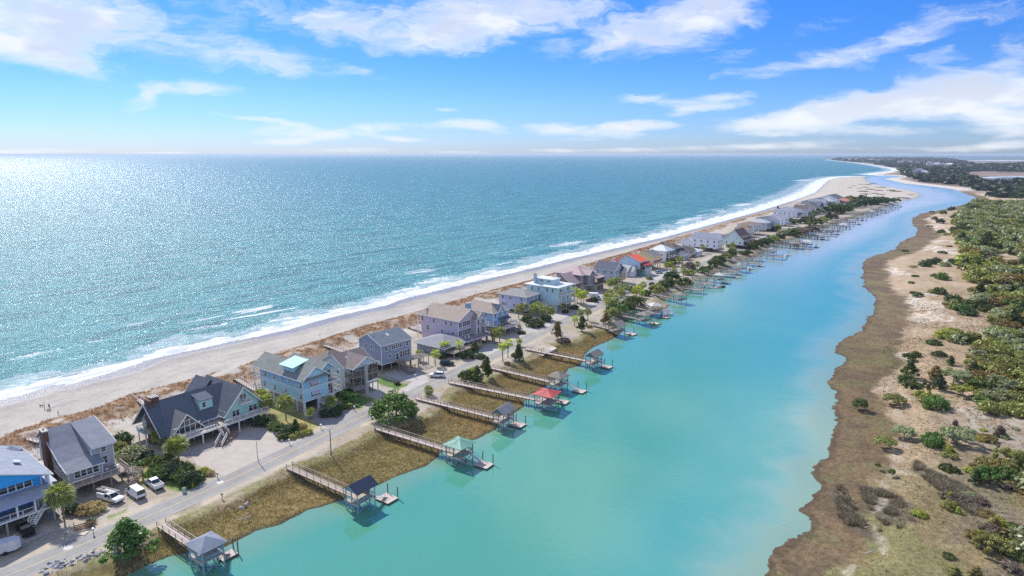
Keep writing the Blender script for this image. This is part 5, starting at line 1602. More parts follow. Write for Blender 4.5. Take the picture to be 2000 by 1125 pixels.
def limb_mesh(name, seed, m, h=1.0, n=7, r=.05, bare=False):
    g = random.Random(seed)
    b = MB()
    x = y = 0
    top = Vector((g.uniform(-.08, .08), g.uniform(-.08, .08), h * .55))
    b.tube((0, 0, -.1), tuple(top), r, r * .6, 7)
    for i in range(n):
        a = 6.283 * i / n + g.uniform(-.3, .3)
        s = top * g.uniform(.5, 1)
        e = s + Vector((math.cos(a) * g.uniform(.35, .8), math.sin(a) * g.uniform(.35, .8), g.uniform(.12, .5)))
        b.tube(tuple(s), tuple(e), r * .45, r * .15, 5, False)
        for k in range(4 if bare else 2):
            e2 = e + Vector((g.uniform(-.3, .3), g.uniform(-.3, .3), g.uniform(0, .35)))
            q = s.lerp(e, g.uniform(.5, 1))
            b.tube(tuple(q), tuple(e2), r * .2, r * .06, 4, False)
            if bare:
                for _ in range(3):
                    e3 = e2 + Vector((g.uniform(-.18, .18), g.uniform(-.18, .18), g.uniform(-.02, .2)))
                    b.tube(tuple(q.lerp(e2, g.uniform(.5, 1))), tuple(e3), r * .1, r * .04, 3, False)
    return b.mesh(name, m)


bark = mat('grey_bark', (.15, .125, .105), .9, .2, 3)
bark_pale = mat('bleached_bark', (.42, .39, .35), .9, .15, 3)
L_cedar = foliage('cedar_leaf', (.06, .095, .022), (.125, .165, .038))
L_oak = foliage('oak_leaf', (.085, .16, .035), (.16, .25, .055))
L_dark = foliage('dark_leaf', (.04, .075, .025), (.08, .125, .04))
L_grey = foliage('grey_green_leaf', (.27, .30, .165), (.40, .42, .23))
L_olive = foliage('olive_leaf', (.24, .265, .07), (.35, .35, .10))
L_lime = foliage('yellow_green_leaf', (.29, .34, .05), (.46, .48, .09))
L_rust = foliage('rusty_leaf', (.20, .165, .05), (.33, .23, .08))
L_brown = foliage('brown_twig', (.17, .125, .09), (.26, .20, .14), .15)
L_straw = foliage('straw_leaf', (.42, .33, .13), (.58, .47, .22))
L_palm = foliage('palm_leaf', (.17, .225, .045), (.34, .36, .10), .3)
L_palm_y = foliage('young_palm_leaf', (.32, .40, .05), (.50, .56, .10), .35)

L_far = foliage('far_wood_leaf', (.022, .034, .020), (.05, .062, .034), .1)
PROTO = {}
LOD = {'near': (4600, .062), 'mid': (1900, .095), 'far': (760, .15)}


def plant(name, label, cat, x, y, r, kind, leafm, lod='mid', group=None, hs=1.0, trunk=True, z=None, tm=None, seed=None):
    seed = random.randrange(3) if seed is None else seed
    k = (kind, leafm.name, lod, seed)
    if k not in PROTO:
        n, s = LOD[lod]
        PROTO[k] = crown_mesh('crown', hash(kind) % 7 * 0 + seed * 13 + len(leafm.name), kind, n, s, leafm)
    if z is None:
        z = 1.45
    rot = random.uniform(0, 6.28)
    hs = hs * random.uniform(.9, 1.12)
    if trunk and lod != 'far':
        t = thing(name, label, cat, (x, y, z), rot, group)
        tk = ('limb', kind, seed, (tm or bark).name)
        if tk not in PROTO:
            PROTO[tk] = limb_mesh('trunk', seed + 5, tm or bark, 1.0, 6, .045)
        link('trunk', PROTO[tk], t, scale=(r, r, r * hs))
        link('crown', PROTO[k], t, scale=(r, r, r * hs))
        return t
    o = link(name, PROTO[k], None, (x, y, z), (0, 0, rot), (r * random.uniform(.85, 1.15), r, r * hs))
    return tag(o, label, cat, group)


# fan palm frond: stalk and a fan of folded blades
def frond_arrays(g, L=1.0, droop=.5):
    vs = []; fs = []

    def quad(a, b, c, d):
        k = len(vs); vs.extend([a, b, c, d]); fs.append((k, k + 1, k + 2, k + 3))
    quad((0, -.015, 0), (.55 * L, -.015, .04), (.55 * L, .015, .04), (0, .015, 0))
    n = 11
    for i in range(n):
        a = math.radians(-78 + 156 * i / (n - 1)) + g.uniform(-.04, .04)
        l = L * (.72 - .18 * abs(i - n / 2) / n) * g.uniform(.9, 1.1)
        ca, sa = math.cos(a), math.sin(a)
        w = .042
        p0 = (.5 * L, 0, .04)
        m = (p0[0] + ca * l * .55, p0[1] + sa * l * .55, .04 - droop * .12 * l)
        e = (p0[0] + ca * l, p0[1] + sa * l, .04 - droop * l * .9)
        quad(p0, (m[0] + sa * w, m[1] - ca * w, m[2]), e, (m[0] - sa * w, m[1] + ca * w, m[2] + .02))
    return np.array(vs, float), np.array(fs)


_g = random.Random(3)
FR = frond_arrays(_g)
FRD = frond_arrays(_g, .9, .75)


def frond_layout(g, n, R0):
    out = []
    for i in range(n):
        f = (i + .5) / n
        el = math.radians(78 - 118 * f + g.uniform(-8, 8))
        az = i * 2.39996 + g.uniform(-.2, .2)
        out.append((az, el, R0 * g.uniform(.88, 1.1)))
    return out


def rot_zy(az, el):
    return np.array(Matrix.Rotation(az, 3, 'Z') @ Matrix.Rotation(-el, 3, 'Y'))


def palm_crown_mesh(seed, m):
    g = random.Random(seed)
    V = []; F = []; k = 0
    for az, el, r in frond_layout(g, 26, 1.0):
        M3 = rot_zy(az, el) @ np.array(Matrix.Rotation(g.uniform(-.5, .5), 3, 'X'))
        v = (FR[0] * r) @ M3.T
        V.append(v); F.append(FR[1] + k); k += len(v)
    return np_mesh('crown', np.concatenate(V), np.concatenate(F), m)


def palm_trunk(h, seed, r=.17):
    g = random.Random(seed)
    b = MB(); p = Vector((0, 0, -.2)); dx, dy = g.uniform(-.05, .05), g.uniform(-.05, .05)
    n = max(3, int(h / .5))
    for i in range(n):
        q = Vector((dx * h * ((i + 1) / n) ** 2, dy * h * ((i + 1) / n) ** 2, h * (i + 1) / n))
        b.tube(tuple(p), tuple(q), r * 1.05, r * .92, 8, i == n - 1)
        p = q
    for i in range(16):      # cut frond boots under the crown
        a = i * 2.4; z = h - .9 + .8 * i / 16
        b.bar((p.x + math.cos(a) * r * .9, p.y + math.sin(a) * r * .9, z - .15), (p.x + math.cos(a) * (r + .17), p.y + math.sin(a) * (r + .17), z + .2), .07, .05)
    return b, p


palm_bark = mat('palm_bark', (.24, .19, .145), .95, .25, 4, .4, 14)
FROND = {}


def palm(label, at, h, R0=1.6, group=None, young=False, near=False, z=1.45, base=True):
    x, y = G(at[0], at[1], z) if base else at
    m = L_palm_y if young else L_palm
    t = thing('palm_tree', label, 'palm tree', (x, y, z), random.uniform(0, 6.28), group)
    sd = random.randrange(4)
    hk = round(h * 2) / 2
    k = ('pt', hk, sd)
    if k not in PROTO:
        b, top = palm_trunk(hk, sd); PROTO[k] = (b.mesh('trunk', palm_bark), top)
    me, top = PROTO[k]
    link('trunk', me, t)
    if near:
        g = random.Random(sd + 50)
        fk = m.name
        if fk not in FROND:
            FROND[fk] = (np_mesh('frond', FR[0], FR[1], m), np_mesh('frond', FRD[0], FRD[1], L_straw if False else L_brown))
        lay = frond_layout(g, 32 if not young else 18, R0)
        for i, (az, el, r) in enumerate(lay):
            dead = el < math.radians(-34) and not young
            link('frond', FROND[fk][1 if dead and i % 2 else 0], t, tuple(top), Matrix.Rotation(az, 3, 'Z').__matmul__(Matrix.Rotation(-el, 3, 'Y')).to_euler(), (r, r * 1.15, r))
    else:
        ck = ('pc', sd, m.name)
        if ck not in PROTO:
            PROTO[ck] = palm_crown_mesh(sd + 50, m)
        link('crown', PROTO[ck], t, tuple(top), (0, 0, 0), (R0, R0, R0))
    return t


# near palms, by the place of their foot
NEAR_PALMS = [
    ('big shaggy palm beside the bright blue house', (126, 1019), 5.6, 2.5, 0), ('palm by the brown chimney of the A frame house', (312, 878), 3.6, 1.7, 0),
    ('left palm of the pair before the glass gable', (338, 905), 3.6, 1.9, 0), ('right palm of the pair before the glass gable', (350, 903), 4.2, 2.3, 0),
    ('palm with a full crown left of the turquoise house, rear one of two', (513, 806), 4.4, 2.2, 0), ('palm with a full crown left of the turquoise house, front one of two', (521, 816), 4.6, 2.3, 0),
    ('palm in front of the long side of the turquoise house', (559, 822), 4.8, 2.3, 0), ('bright young palm before the open garage of the turquoise house', (607, 819), 2.0, 1.3, 1),
    ('slim palm at the right corner of the turquoise house', (646, 809), 3.6, 1.7, 0), ('squat palm on the creek verge by the marsh walkway', (837, 773), 1.6, 1.5, 0),
    ('palm on the sand before the low bungalow', (850, 715), 4.0, 1.7, 1), ('palm rising through the deck of the low bungalow', (820, 706), 2.6, 1.5, 0), ('first of the two leaning palms beside the bungalow', (865, 696), 3.8, 1.4, 1),
    ('second of the two leaning palms beside the bungalow, with a dead skirt', (874, 694), 4.2, 1.3, 1), ('palm with a pale crown before the mauve house', (898, 697), 4.4, 1.7, 1),
    ('dark palm against the side wall of the mauve house', (858, 660), 3.4, 1.6, 0), ('small dark palm near the front corner of the mauve house', (882, 672), 3.0, 1.4, 0),
    ('left one of two tall leaning palms by the road bend', (982, 706), 5.2, 1.6, 1), ('right one of two tall leaning palms by the road bend', (992, 698), 4.8, 1.6, 1),
    ('big palm of the clump right of the mauve deck', (966, 672), 3.8, 2.1, 0), ('right palm of the clump beside the sky blue house', (976, 668), 4.0, 2.1, 0),
    ('left stem of the pair of thin palms beside the road', (1011, 677), 2.0, .9, 1), ('right stem of the pair of thin palms beside the road', (1016, 676), 2.2, .9, 1),
    ('nearest palm of the trio on the creek side of the road', (1122, 637), 3.2, 1.6, 1), ('middle palm of the trio on the creek side of the road', (1133, 623), 2.6, 1.5, 0), ('tallest palm of the trio on the creek side of the road', (1148, 627), 4.2, 1.8, 0)]
for lb, at, hh, r0, yg in NEAR_PALMS:
    palm(lb, at, hh, r0, None, bool(yg), at[1] > 690)
FP = 'palms in the yards up the street'
for i, (u, v, hh, r0, yg) in enumerate([(1013, 622, 4, 2.2, 0), (1022, 618, 4, 2.2, 0), (1042, 620, 4.2, 2.3, 0), (1050, 616, 4.2, 2.3, 0), (1060, 622, 4, 2.2, 0), (1075, 626, 4, 2.2, 0), (1086, 604, 3.4, 1.6, 0), (1101, 612, 2.8, 1.6, 0), (1121, 590, 5, 2.3, 1),
                                        (1127, 593, 5, 2.2, 1), (1135, 596, 4.4, 2.2, 1), (1140, 594, 4.4, 2.2, 1), (1191, 572, 5, 2.4, 0), (1198, 570, 5, 2.4, 0), (1205, 568, 5, 2.3, 0), (1184, 602, 4.6, 2.5, 0), (1190, 596, 5, 2.6, 0), (1199, 606, 5, 2.7, 0), (1188, 610, 4.6, 2.5, 0),
                                        (1211, 592, 5, 2.4, 0), (1243, 580, 3.4, 2.3, 1), (1253, 582, 2.6, 1.8, 1), (1256, 566, 2.6, 2.0, 0), (1249, 574, 3, 2.0, 1), (1303, 532, 4, 2.4, 0), (1309, 530, 4, 2.4, 0), (1316, 538, 3.4, 1.8, 0), (1334, 546, 5, 1.9, 0), (1326, 521, 4, 2.6, 0),
                                        (1362, 531, 4.4, 1.9, 0), (1344, 498, 4, 2.4, 0), (1352, 500, 3.6, 2.4, 0), (1373, 495, 4, 2.4, 0), (1520, 452, 4, 3, 0), (1430, 488, 3, 2.4, 0)]):
    palm('young bright green palm in a yard or verge up the street' if yg else 'palm with a dark round crown in a yard or verge up the street', (u, v), hh, r0, FP, bool(yg))

# trees and shrubs on the island: (u, v of the foot, radius, kind, leaf, height factor, label)
ISL = [
    (252, 1083, 5.3, 'cedar', L_oak, .66, 'near', 'big dark green cedar between the road and the nearest boathouse'),
    (775, 820, 5.9, 'round', L_oak, .86, 'near', 'large round green oak on the creek side of the road'),
    (238, 868, 2.6, 'round', L_dark, .8, 'mid', 'dark rounded bush behind the gap between grey house and A frame'), (258, 898, 3.2, 'round', L_grey, .8, 'near', 'wide olive grey bush between grey house and A frame'),
    (248, 922, 1.7, 'round', L_oak, 1.0, 'near', 'clipped bright green ball bush by the wooden stairs'), (285, 895, 1.8, 'round', L_dark, .8, 'mid', 'dark bush at the brown chimney of the A frame house'), (278, 908, 1.5, 'round', L_oak, .7, 'mid', 'light bush beside the ball bush'),
    (312, 935, 2.6, 'scrub', L_oak, 1.2, 'near', 'broad palmetto thicket behind the parked pickup'), (340, 930, 2.8, 'round', L_dark, .9, 'near', 'dark shrub mass in the middle of the thicket by the pickup'), (372, 945, 2.3, 'round', L_dark, .9, 'near', 'dark round shrub by the yellow hydrant'), (362, 928, 2.2, 'round', L_cedar, .9, 'near', 'green shrub between thicket and forecourt'),
    (400, 925, 1.3, 'round', L_lime, .8, 'mid', 'yellow green low bush at the left edge of the forecourt'), (412, 928, 1.0, 'round', L_straw, .8, 'mid', 'straw coloured tuft at the left edge of the forecourt'),
    (510, 832, 2.1, 'round', L_dark, .95, 'near', 'dark round bush right of the A frame house'), (560, 850, 1.8, 'round', L_dark, 1.0, 'near', 'dark bush in the bed between forecourt and road'), (545, 843, 1.6, 'scrub', L_oak, 1.3, 'near', 'light green palmetto in the bed between forecourt and road'), (578, 846, 1.5, 'cedar', L_cedar, 1.2, 'near', 'upright dark shrub in the bed by the road'),
    (592, 838, 1.2, 'round', L_straw, .9, 'mid', 'golden ornamental grass by the turquoise driveway'), (600, 848, 1.3, 'scrub', L_lime, 1, 'mid', 'low yellow green grass clump by the turquoise driveway'), (571, 858, 1.0, 'round', L_olive, .9, 'mid', 'olive clump at the road edge of the bed'),
    (167, 1003, 1.7, 'round', L_straw, .8, 'near', 'pale golden pampas grass beside the wooden crate, left clump'), (186, 1000, 1.9, 'round', L_straw, .8, 'near', 'pale golden pampas grass before the utility truck, right clump'), (142, 1003, 1.6, 'round', L_dark, 1.0, 'mid', 'dark shrub under the big shaggy palm'), (178, 1026, 1.0, 'round', L_cedar, .9, 'mid', 'small round conifer beside the wooden crate'),
    (655, 812, 1.8, 'round', L_dark, 1.0, 'mid', 'dark shrub at the far corner of the turquoise house'),
    (230, 885, 2.3, 'scrub', L_olive, 1.2, 'near', 'olive brush in the gap behind the ball bush'), (300, 912, 2.0, 'scrub', L_oak, 1.2, 'near', 'palmetto leaves at the left end of the thicket by the pickup'), (328, 915, 2.4, 'round', L_cedar, .9, 'near', 'green shrub below the pair of palms'), (352, 938, 2.0, 'scrub', L_oak, 1.2, 'near', 'light palmetto in the front of the thicket by the pickup'),
    (392, 938, 1.0, 'round', L_oak, .8, 'mid', 'small green bush at the road end of the thicket'), (534, 838, 1.6, 'round', L_oak, .9, 'mid', 'light green bush at the left end of the road bed'), (552, 858, 1.4, 'round', L_cedar, .9, 'mid', 'dark green bush at the road side of the bed'), (586, 852, 1.3, 'round', L_olive, .8, 'mid', 'olive bush at the right end of the road bed'),
    (636, 815, 1.6, 'round', L_dark, 1.0, 'mid', 'dark shrub beneath the slim palm'), (664, 800, 1.4, 'round', L_oak, .9, 'mid', 'green shrub between the slim palm and the lawn'), (884, 684, 2.4, 'round', L_dark, .8, 'mid', 'dark shrub by the bungalow deck end'), (938, 700, 1.8, 'round', L_dark, .7, 'mid', 'low dark shrub before the mauve piers'),
    (990, 712, 1.0, 'scrub', L_straw, .9, 'mid', 'dry tuft at the foot of the leaning palms'), (926, 728, 1.6, 'round', L_lime, .8, 'mid', 'yellow green bush behind the cedar thicket'), (1100, 668, 2.2, 'scrub', L_brown, .8, 'mid', 'brown brush at the foot of the bare tree'), (1150, 640, 1.4, 'round', L_straw, .7, 'mid', 'pale tuft beside the trio of palms'),
    (1122, 604, 2.0, 'round', L_dark, .9, 'mid', 'dark shrub below the palms of the taupe house'), (1236, 572, 2.0, 'round', L_lime, .9, 'mid', 'yellow green shrub under the small dark palm'), (1268, 546, 1.8, 'round', L_olive, .8, 'mid', 'olive shrub on the traffic island of the yellow house'), (1310, 520, 3.6, 'round', L_dark, 1.0, 'mid', 'dark shrub between yellow and white house'), (668, 780, 2.1, 'round', L_oak, 1.0, 'mid', 'green bush between turquoise and sage house'), (688, 788, 2.0, 'airy', L_oak, 1.15, 'near', 'small yard tree on the lawn before the sage house'), (678, 770, 1.7, 'round', L_dark, .9, 'mid', 'dark bush against the sage house'),
    (776, 752, 1.0, 'round', L_dark, .8, 'mid', 'small dark round bush on the green lawn'), (683, 798, 1.0, 'scrub', L_rust, .8, 'mid', 'rusty low plant at the lawn edge'),
    (912, 742, 2.3, 'scrub', L_cedar, 1.5, 'near', 'left part of the green cedar thicket by the marsh walkways'), (932, 746, 2.8, 'cedar', L_oak, .9, 'near', 'middle cedar of the thicket by the marsh walkways'), (952, 738, 2.0, 'cedar', L_cedar, 1.7, 'near', 'tall ragged cedar of the thicket by the marsh walkways'), (946, 722, 1.8, 'cedar', L_rust, 1.1, 'near', 'reddish young cedar behind the thicket'),
    (1013, 706, 2.6, 'cedar', L_cedar, 1.25, 'near', 'pointed dark cedar between the leaning palms and the long walkway'),
    (1088, 662, 2.9, 'cedar', L_rust, 1.15, 'near', 'rusty green cedar beside the bare tree'), (1137, 648, 2.8, 'cedar', L_cedar, 1.2, 'near', 'dense dark cedar below the trio of palms'), (1183, 632, 2.9, 'cedar', L_rust, .95, 'near', 'spreading rusty cedar by the eighth boathouse'),
    (865, 700, 1.9, 'round', L_dark, .8, 'mid', 'dark shrub under the leaning palms'), (912, 700, 2.6, 'round', L_dark, .8, 'mid', 'dark shrub mass at the corner of the mauve house'), (928, 693, 2.2, 'cedar', L_cedar, 1.1, 'mid', 'pointed shrub in front of the mauve piers'), (900, 690, 2.2, 'round', L_dark, .9, 'mid', 'dark undergrowth behind the pale palm'),
    (1045, 638, 3.4, 'round', L_dark, .7, 'mid', 'wide dark hedge bush before the lavender house'), (1030, 628, 2.4, 'round', L_dark, 1.0, 'mid', 'dark shrub under the palm row'), (1066, 628, 2.4, 'round', L_dark, 1.0, 'mid', 'shrub under the right palms of the row'), (985, 678, 1.6, 'round', L_brown, .6, 'mid', 'brownish low bush before the sky blue house'), (1018, 652, 1.6, 'round', L_dark, .5, 'mid', 'low hedge beside the pale driveway'),
    (1104, 612, 1.5, 'round', L_dark, .8, 'mid', 'clipped bush by the seafoam garage doors'), (1160, 590, 1.8, 'round', L_dark, 1.2, 'mid', 'dark tree against the cream garage level'), (1228, 566, 2.0, 'round', L_oak, .8, 'mid', 'bright bush on the traffic island by the cottage'),
    (1206, 612, 4.2, 'scrub', L_oak, 1.2, 'mid', 'broad green thicket under the big palm clump'), (1222, 606, 4.4, 'round', L_cedar, .8, 'mid', 'dark green rounded thicket behind the boat docks'), (1240, 596, 4.2, 'round', L_cedar, .8, 'mid', 'cedar thicket right of the big palm clump'), (1196, 618, 3.2, 'round', L_olive, .9, 'mid', 'olive bush below the big palm clump'),
    (1216, 580, 3.6, 'airy', L_grey, 1.2, 'mid', 'feathery grey green tree above the palm clump'), (1262, 578, 2.4, 'round', L_dark, 1.0, 'mid', 'dark bush beside the bright young palm'),
    (1283, 571, 4.4, 'round', L_olive, .75, 'mid', 'wide olive green bush at the bend of the road'), (1292, 566, 3.6, 'round', L_cedar, .9, 'mid', 'dark bush behind the olive bush at the bend'), (1303, 560, 4.0, 'round', L_cedar, 1.0, 'mid', 'tall dark bush at the bend'), (1312, 548, 4.2, 'round', L_dark, 1.0, 'mid', 'darkest bush at the far end of the bend'),
    (1336, 558, 4.2, 'round', L_cedar, .85, 'mid', 'lone round dark bush above the hip roofed boathouse'), (1346, 537, 3.6, 'round', L_olive, .7, 'mid', 'yellow green bush by the roadside palms'), (1345, 526, 4.2, 'round', L_brown, .8, 'mid', 'brown leafless bush by the roadside palms')]
for (u, v, r, kd, lm, hs, lod, lb) in ISL:
    x, y = G(u, v, 1.4)
    r *= 1.14
    plant('cedar_tree' if kd == 'cedar' else 'shrub' if r < 3.4 else 'tree', lb, 'tree' if (kd in ('cedar', 'airy') or r > 4) else 'shrub', x, y, r, kd, lm, lod, None, hs)
GS = 'dark shrubs along the far part of the street'
for (u, v, r, kd, lm) in [(1396, 520, 5.5, 'round', L_cedar), (1404, 515, 5.0, 'round', L_dark), (1380, 528, 4.2, 'scrub', L_cedar), (1372, 533, 3.6, 'scrub', L_oak), (1417, 508, 4.6, 'round', L_olive), (1427, 500, 4.4, 'round', L_cedar), (1432, 492, 3.2, 'round', L_grey), (1450, 497, 4.0, 'scrub', L_cedar),
                          (1460, 497, 4.0, 'scrub', L_dark), (1475, 485, 6.6, 'round', L_cedar), (1468, 487, 5, 'round', L_cedar), (1490, 479, 5.4, 'round', L_dark), (1499, 476, 5.2, 'round', L_cedar), (1510, 471, 5.4, 'round', L_olive), (1522, 469, 5.6, 'round', L_dark), (1530, 459, 6, 'round', L_grey), (1540, 458, 6, 'round', L_dark), (1550, 460, 6.4, 'round', L_cedar),
                          (1441, 476, 5, 'round', L_cedar), (1439, 478, 3, 'round', L_dark), (1514, 452, 5, 'round', L_dark), (1544, 438, 6, 'round', L_cedar), (1567, 437, 6, 'round', L_dark), (1577, 432, 6, 'round', L_cedar), (1580, 425, 7, 'round', L_grey), (1588, 421, 6.6, 'round', L_cedar), (1590, 440, 7.6, 'round', L_cedar), (1562, 452, 6, 'scrub', L_brown),
                          (1572, 455, 7, 'scrub', L_brown), (1583, 453, 7, 'scrub', L_brown), (1600, 418, 7, 'round', L_grey), (1612, 414, 7, 'round', L_dark), (1622, 410, 8, 'round', L_cedar), (1634, 418, 9, 'round', L_dark), (1645, 416, 9.5, 'round', L_dark), (1640, 410, 8, 'round', L_cedar), (1655, 412, 8, 'round', L_cedar), (1618, 430, 6.5, 'cedar', L_dark), (1607, 434, 6, 'round', L_olive), (1629, 427, 6, 'round', L_brown),
                          (1668, 406, 10, 'round', L_dark), (1678, 404, 10, 'round', L_dark), (1690, 402, 10, 'round', L_dark), (1700, 400, 10, 'round', L_dark), (1712, 399, 10, 'round', L_dark), (1672, 398, 10, 'round', L_cedar), (1685, 396, 10, 'round', L_dark), (1722, 397, 9, 'round', L_cedar), (1735, 396, 9, 'scrub', L_dark), (1746, 394, 8, 'scrub', L_cedar), (1655, 394, 9, 'scrub', L_olive), (1660, 390, 9, 'scrub', L_rust)]:
    x, y = G(u, v, 1.4)
    o = plant('shrub', {'cedar_leaf': 'dark green', 'dark_leaf': 'blackish green', 'brown_twig': 'brown leafless', 'grey_green_leaf': 'grey green', 'olive_leaf': 'olive green', 'oak_leaf': 'fresh green', 'rusty_leaf': 'rust tinged'}[lm.name] + ' bush beside the far part of the street', 'shrub', x, y, r, kd, lm, 'mid' if v > 470 else 'far', GS, .85, v > 480)

bare = link('bare_tree', limb_mesh('bare_tree', 9, bark_pale, 1.0, 12, .03, True), None, (*G(1099, 657, 1.4), 1.3), (0, 0, 0), (4.2, 4.2, 3.4)); tag(bare, 'bare grey tree with spreading twigs beside the rusty cedar', 'tree')

# ---- the east bank
EB = [  # u, v foot, radius (m), kind, leaf
    (1680, 795, 2.2, 'round', L_cedar, 'dark green round bush at the marsh edge, alone on the bank'), (1819, 870, 2.9, 'round', L_oak, 'bright green bush on the white sand'), (1741, 925, .95, 'round', L_oak, 'tiny bright green bush on the bare slope'), (1714, 910, .7, 'round', L_cedar, 'smallest green tuft on the bare slope'),
    (1853, 920, 2.0, 'scrub', L_cedar, 'low green bush beside the fallen white branch'), (1904, 945, 1.9, 'cedar', L_dark, 'spiky dark bush with a bleached stick'), (1795, 1008, 1.6, 'scrub', L_lime, 'yellow green clump at the edge of the brown thicket'), (1852, 994, 1.6, 'round', L_olive, 'little olive bush below the brown thicket'),
    (1868, 868, 3.6, 'airy', L_grey, 'flat topped grey green tree on the white sand'), (1728, 868, 2.4, 'scrub', L_olive, 'scraggy olive bush left of the sand patch'), (1766, 850, 2.6, 'scrub', L_grey, 'grey green bush at the upper rim of the sand patch'), (1774, 700, 2.2, 'round', L_cedar, 'dark lone bush north of the cedar group'),
    (1790, 695, 1.6, 'round', L_cedar, 'small dark bush on pale sand beside the lone one'), (1834, 696, 2.4, 'scrub', L_dark, 'flat dark bush on the pale sand'), (1856, 714, 2.2, 'cedar', L_cedar, 'pointed dark bush near the flat one'),
    (1776, 738, 3.6, 'cedar', L_cedar, 'tall dark cedar with a dead bleached trunk at its foot'), (1768, 748, 2.8, 'round', L_cedar, 'rounded cedar foot bush'), (1825, 752, 3.9, 'cedar', L_rust, 'broad rust topped cedar'), (1833, 762, 3.2, 'cedar', L_dark, 'blackish cedar behind the rust topped one'),
    (1790, 770, 3.2, 'airy', L_cedar, 'open dark green tree in the cedar group'), (1745, 785, 3.0, 'scrub', L_olive, 'wide olive bush left of the cedar group'), (1828, 798, 3.6, 'round', L_oak, 'bright green round tree at the front of the cedar group'), (1806, 785, 3.0, 'airy', L_lime, 'yellow green tree at the front of the cedar group'),
    (1878, 775, 3.0, 'airy', L_lime, 'small lime green tree with a dark stem on the sand'), (1861, 750, 3.8, 'airy', L_grey, 'grey green tree between cedar group and thicket')]
for (u, v, r, kd, lm, lb) in EB:
    x, y = G(u, v, 1.2)
    plant('tree' if r > 2.7 else 'shrub', lb, 'tree' if r > 2.7 else 'shrub', x, y, r, kd, lm, 'near', None, 1.0, True, 1.1)
# isolated bushes further up the bank
for (u, v, r, lm) in [(1767, 492, 3.2, L_cedar), (1787, 540, 2.6, L_cedar), (1806, 520, 5.2, L_cedar), (1818, 515, 4.6, L_dark), (1828, 512, 4.4, L_cedar), (1860, 515, 4.6, L_dark), (1846, 520, 4.2, L_grey), (1872, 518, 4.4, L_cedar), (1784, 522, 2.6, L_grey), (1840, 495, 4.0, L_dark), (1854, 482, 2.6, L_dark), (1838, 456, 5.0, L_cedar),
                      (1848, 458, 4.0, L_olive), (1815, 443, 3.6, L_dark), (1836, 436, 6.4, L_dark), (1842, 418, 6.0, L_cedar), (1825, 428, 4.4, L_brown), (1859, 411, 6, L_dark), (1864, 426, 5, L_dark), (1820, 415, 4, L_cedar), (1792, 577, 3.4, L_cedar), (1785, 574, 2.6, L_dark), (1840, 546, 5.0, L_oak), (1828, 540, 3.6, L_dark), (1779, 553, 2.2, L_oak), (1835, 574, 4.4, L_cedar),
                      (1822, 572, 3.4, L_olive), (1862, 590, 5.4, L_dark), (1870, 600, 5.4, L_cedar), (1880, 608, 5.2, L_oak), (1896, 600, 5.4, L_cedar), (1858, 602, 4.8, L_olive), (1890, 615, 4.8, L_dark), (1914, 600, 5.0, L_dark), (1926, 608, 4.6, L_cedar), (1842, 660, 4.8, L_lime), (1856, 664, 5.2, L_olive), (1870, 668, 5.2, L_grey), (1886, 668, 4.6, L_cedar), (1824, 672, 3.4, L_cedar), (1898, 662, 4.2, L_olive), (1862, 650, 4, L_lime)]:
    x, y = G(u, v, 1.4)
    plant('shrub', 'isolated dark bush on the tan sand of the right bank' if lm in (L_cedar, L_dark) else 'isolated light bush on the tan sand of the right bank', 'shrub', x, y, r * .8, 'round' if r > 4 else 'scrub', lm, 'mid', 'isolated bushes on the right bank', .85, v > 500, 1.1)
gq = random.Random(77)
nq = 0
while nq < 46:
    u, v = gq.uniform(1835, 2010), gq.uniform(830, 1130)
    x, y = G(u, v, 1.5)
    if u < 1835 + (v - 830) * .05 or float(fbm(np.array([x]), np.array([y]), 9, 3, 19)[0]) < .46: continue
    nq += 1
    lm, nm_ = gq.choice([(L_olive, 'olive'), (L_cedar, 'dark green'), (L_brown, 'brown twiggy'), (L_grey, 'grey green'), (L_brown, 'brown twiggy'), (L_lime, 'yellow green'), (L_rust, 'rusty')])
    plant('shrub', f'low {nm_} shrub scattered over the nearest slope of the right bank', 'shrub', x, y, gq.uniform(.8, 2.1), gq.choice(['scrub', 'scrub', 'round', 'cedar']), lm, 'near' if v > 950 else 'mid', f'low {nm_} shrubs on the nearest slope of the right bank', gq.uniform(.6, 1.0), True, 1.3)
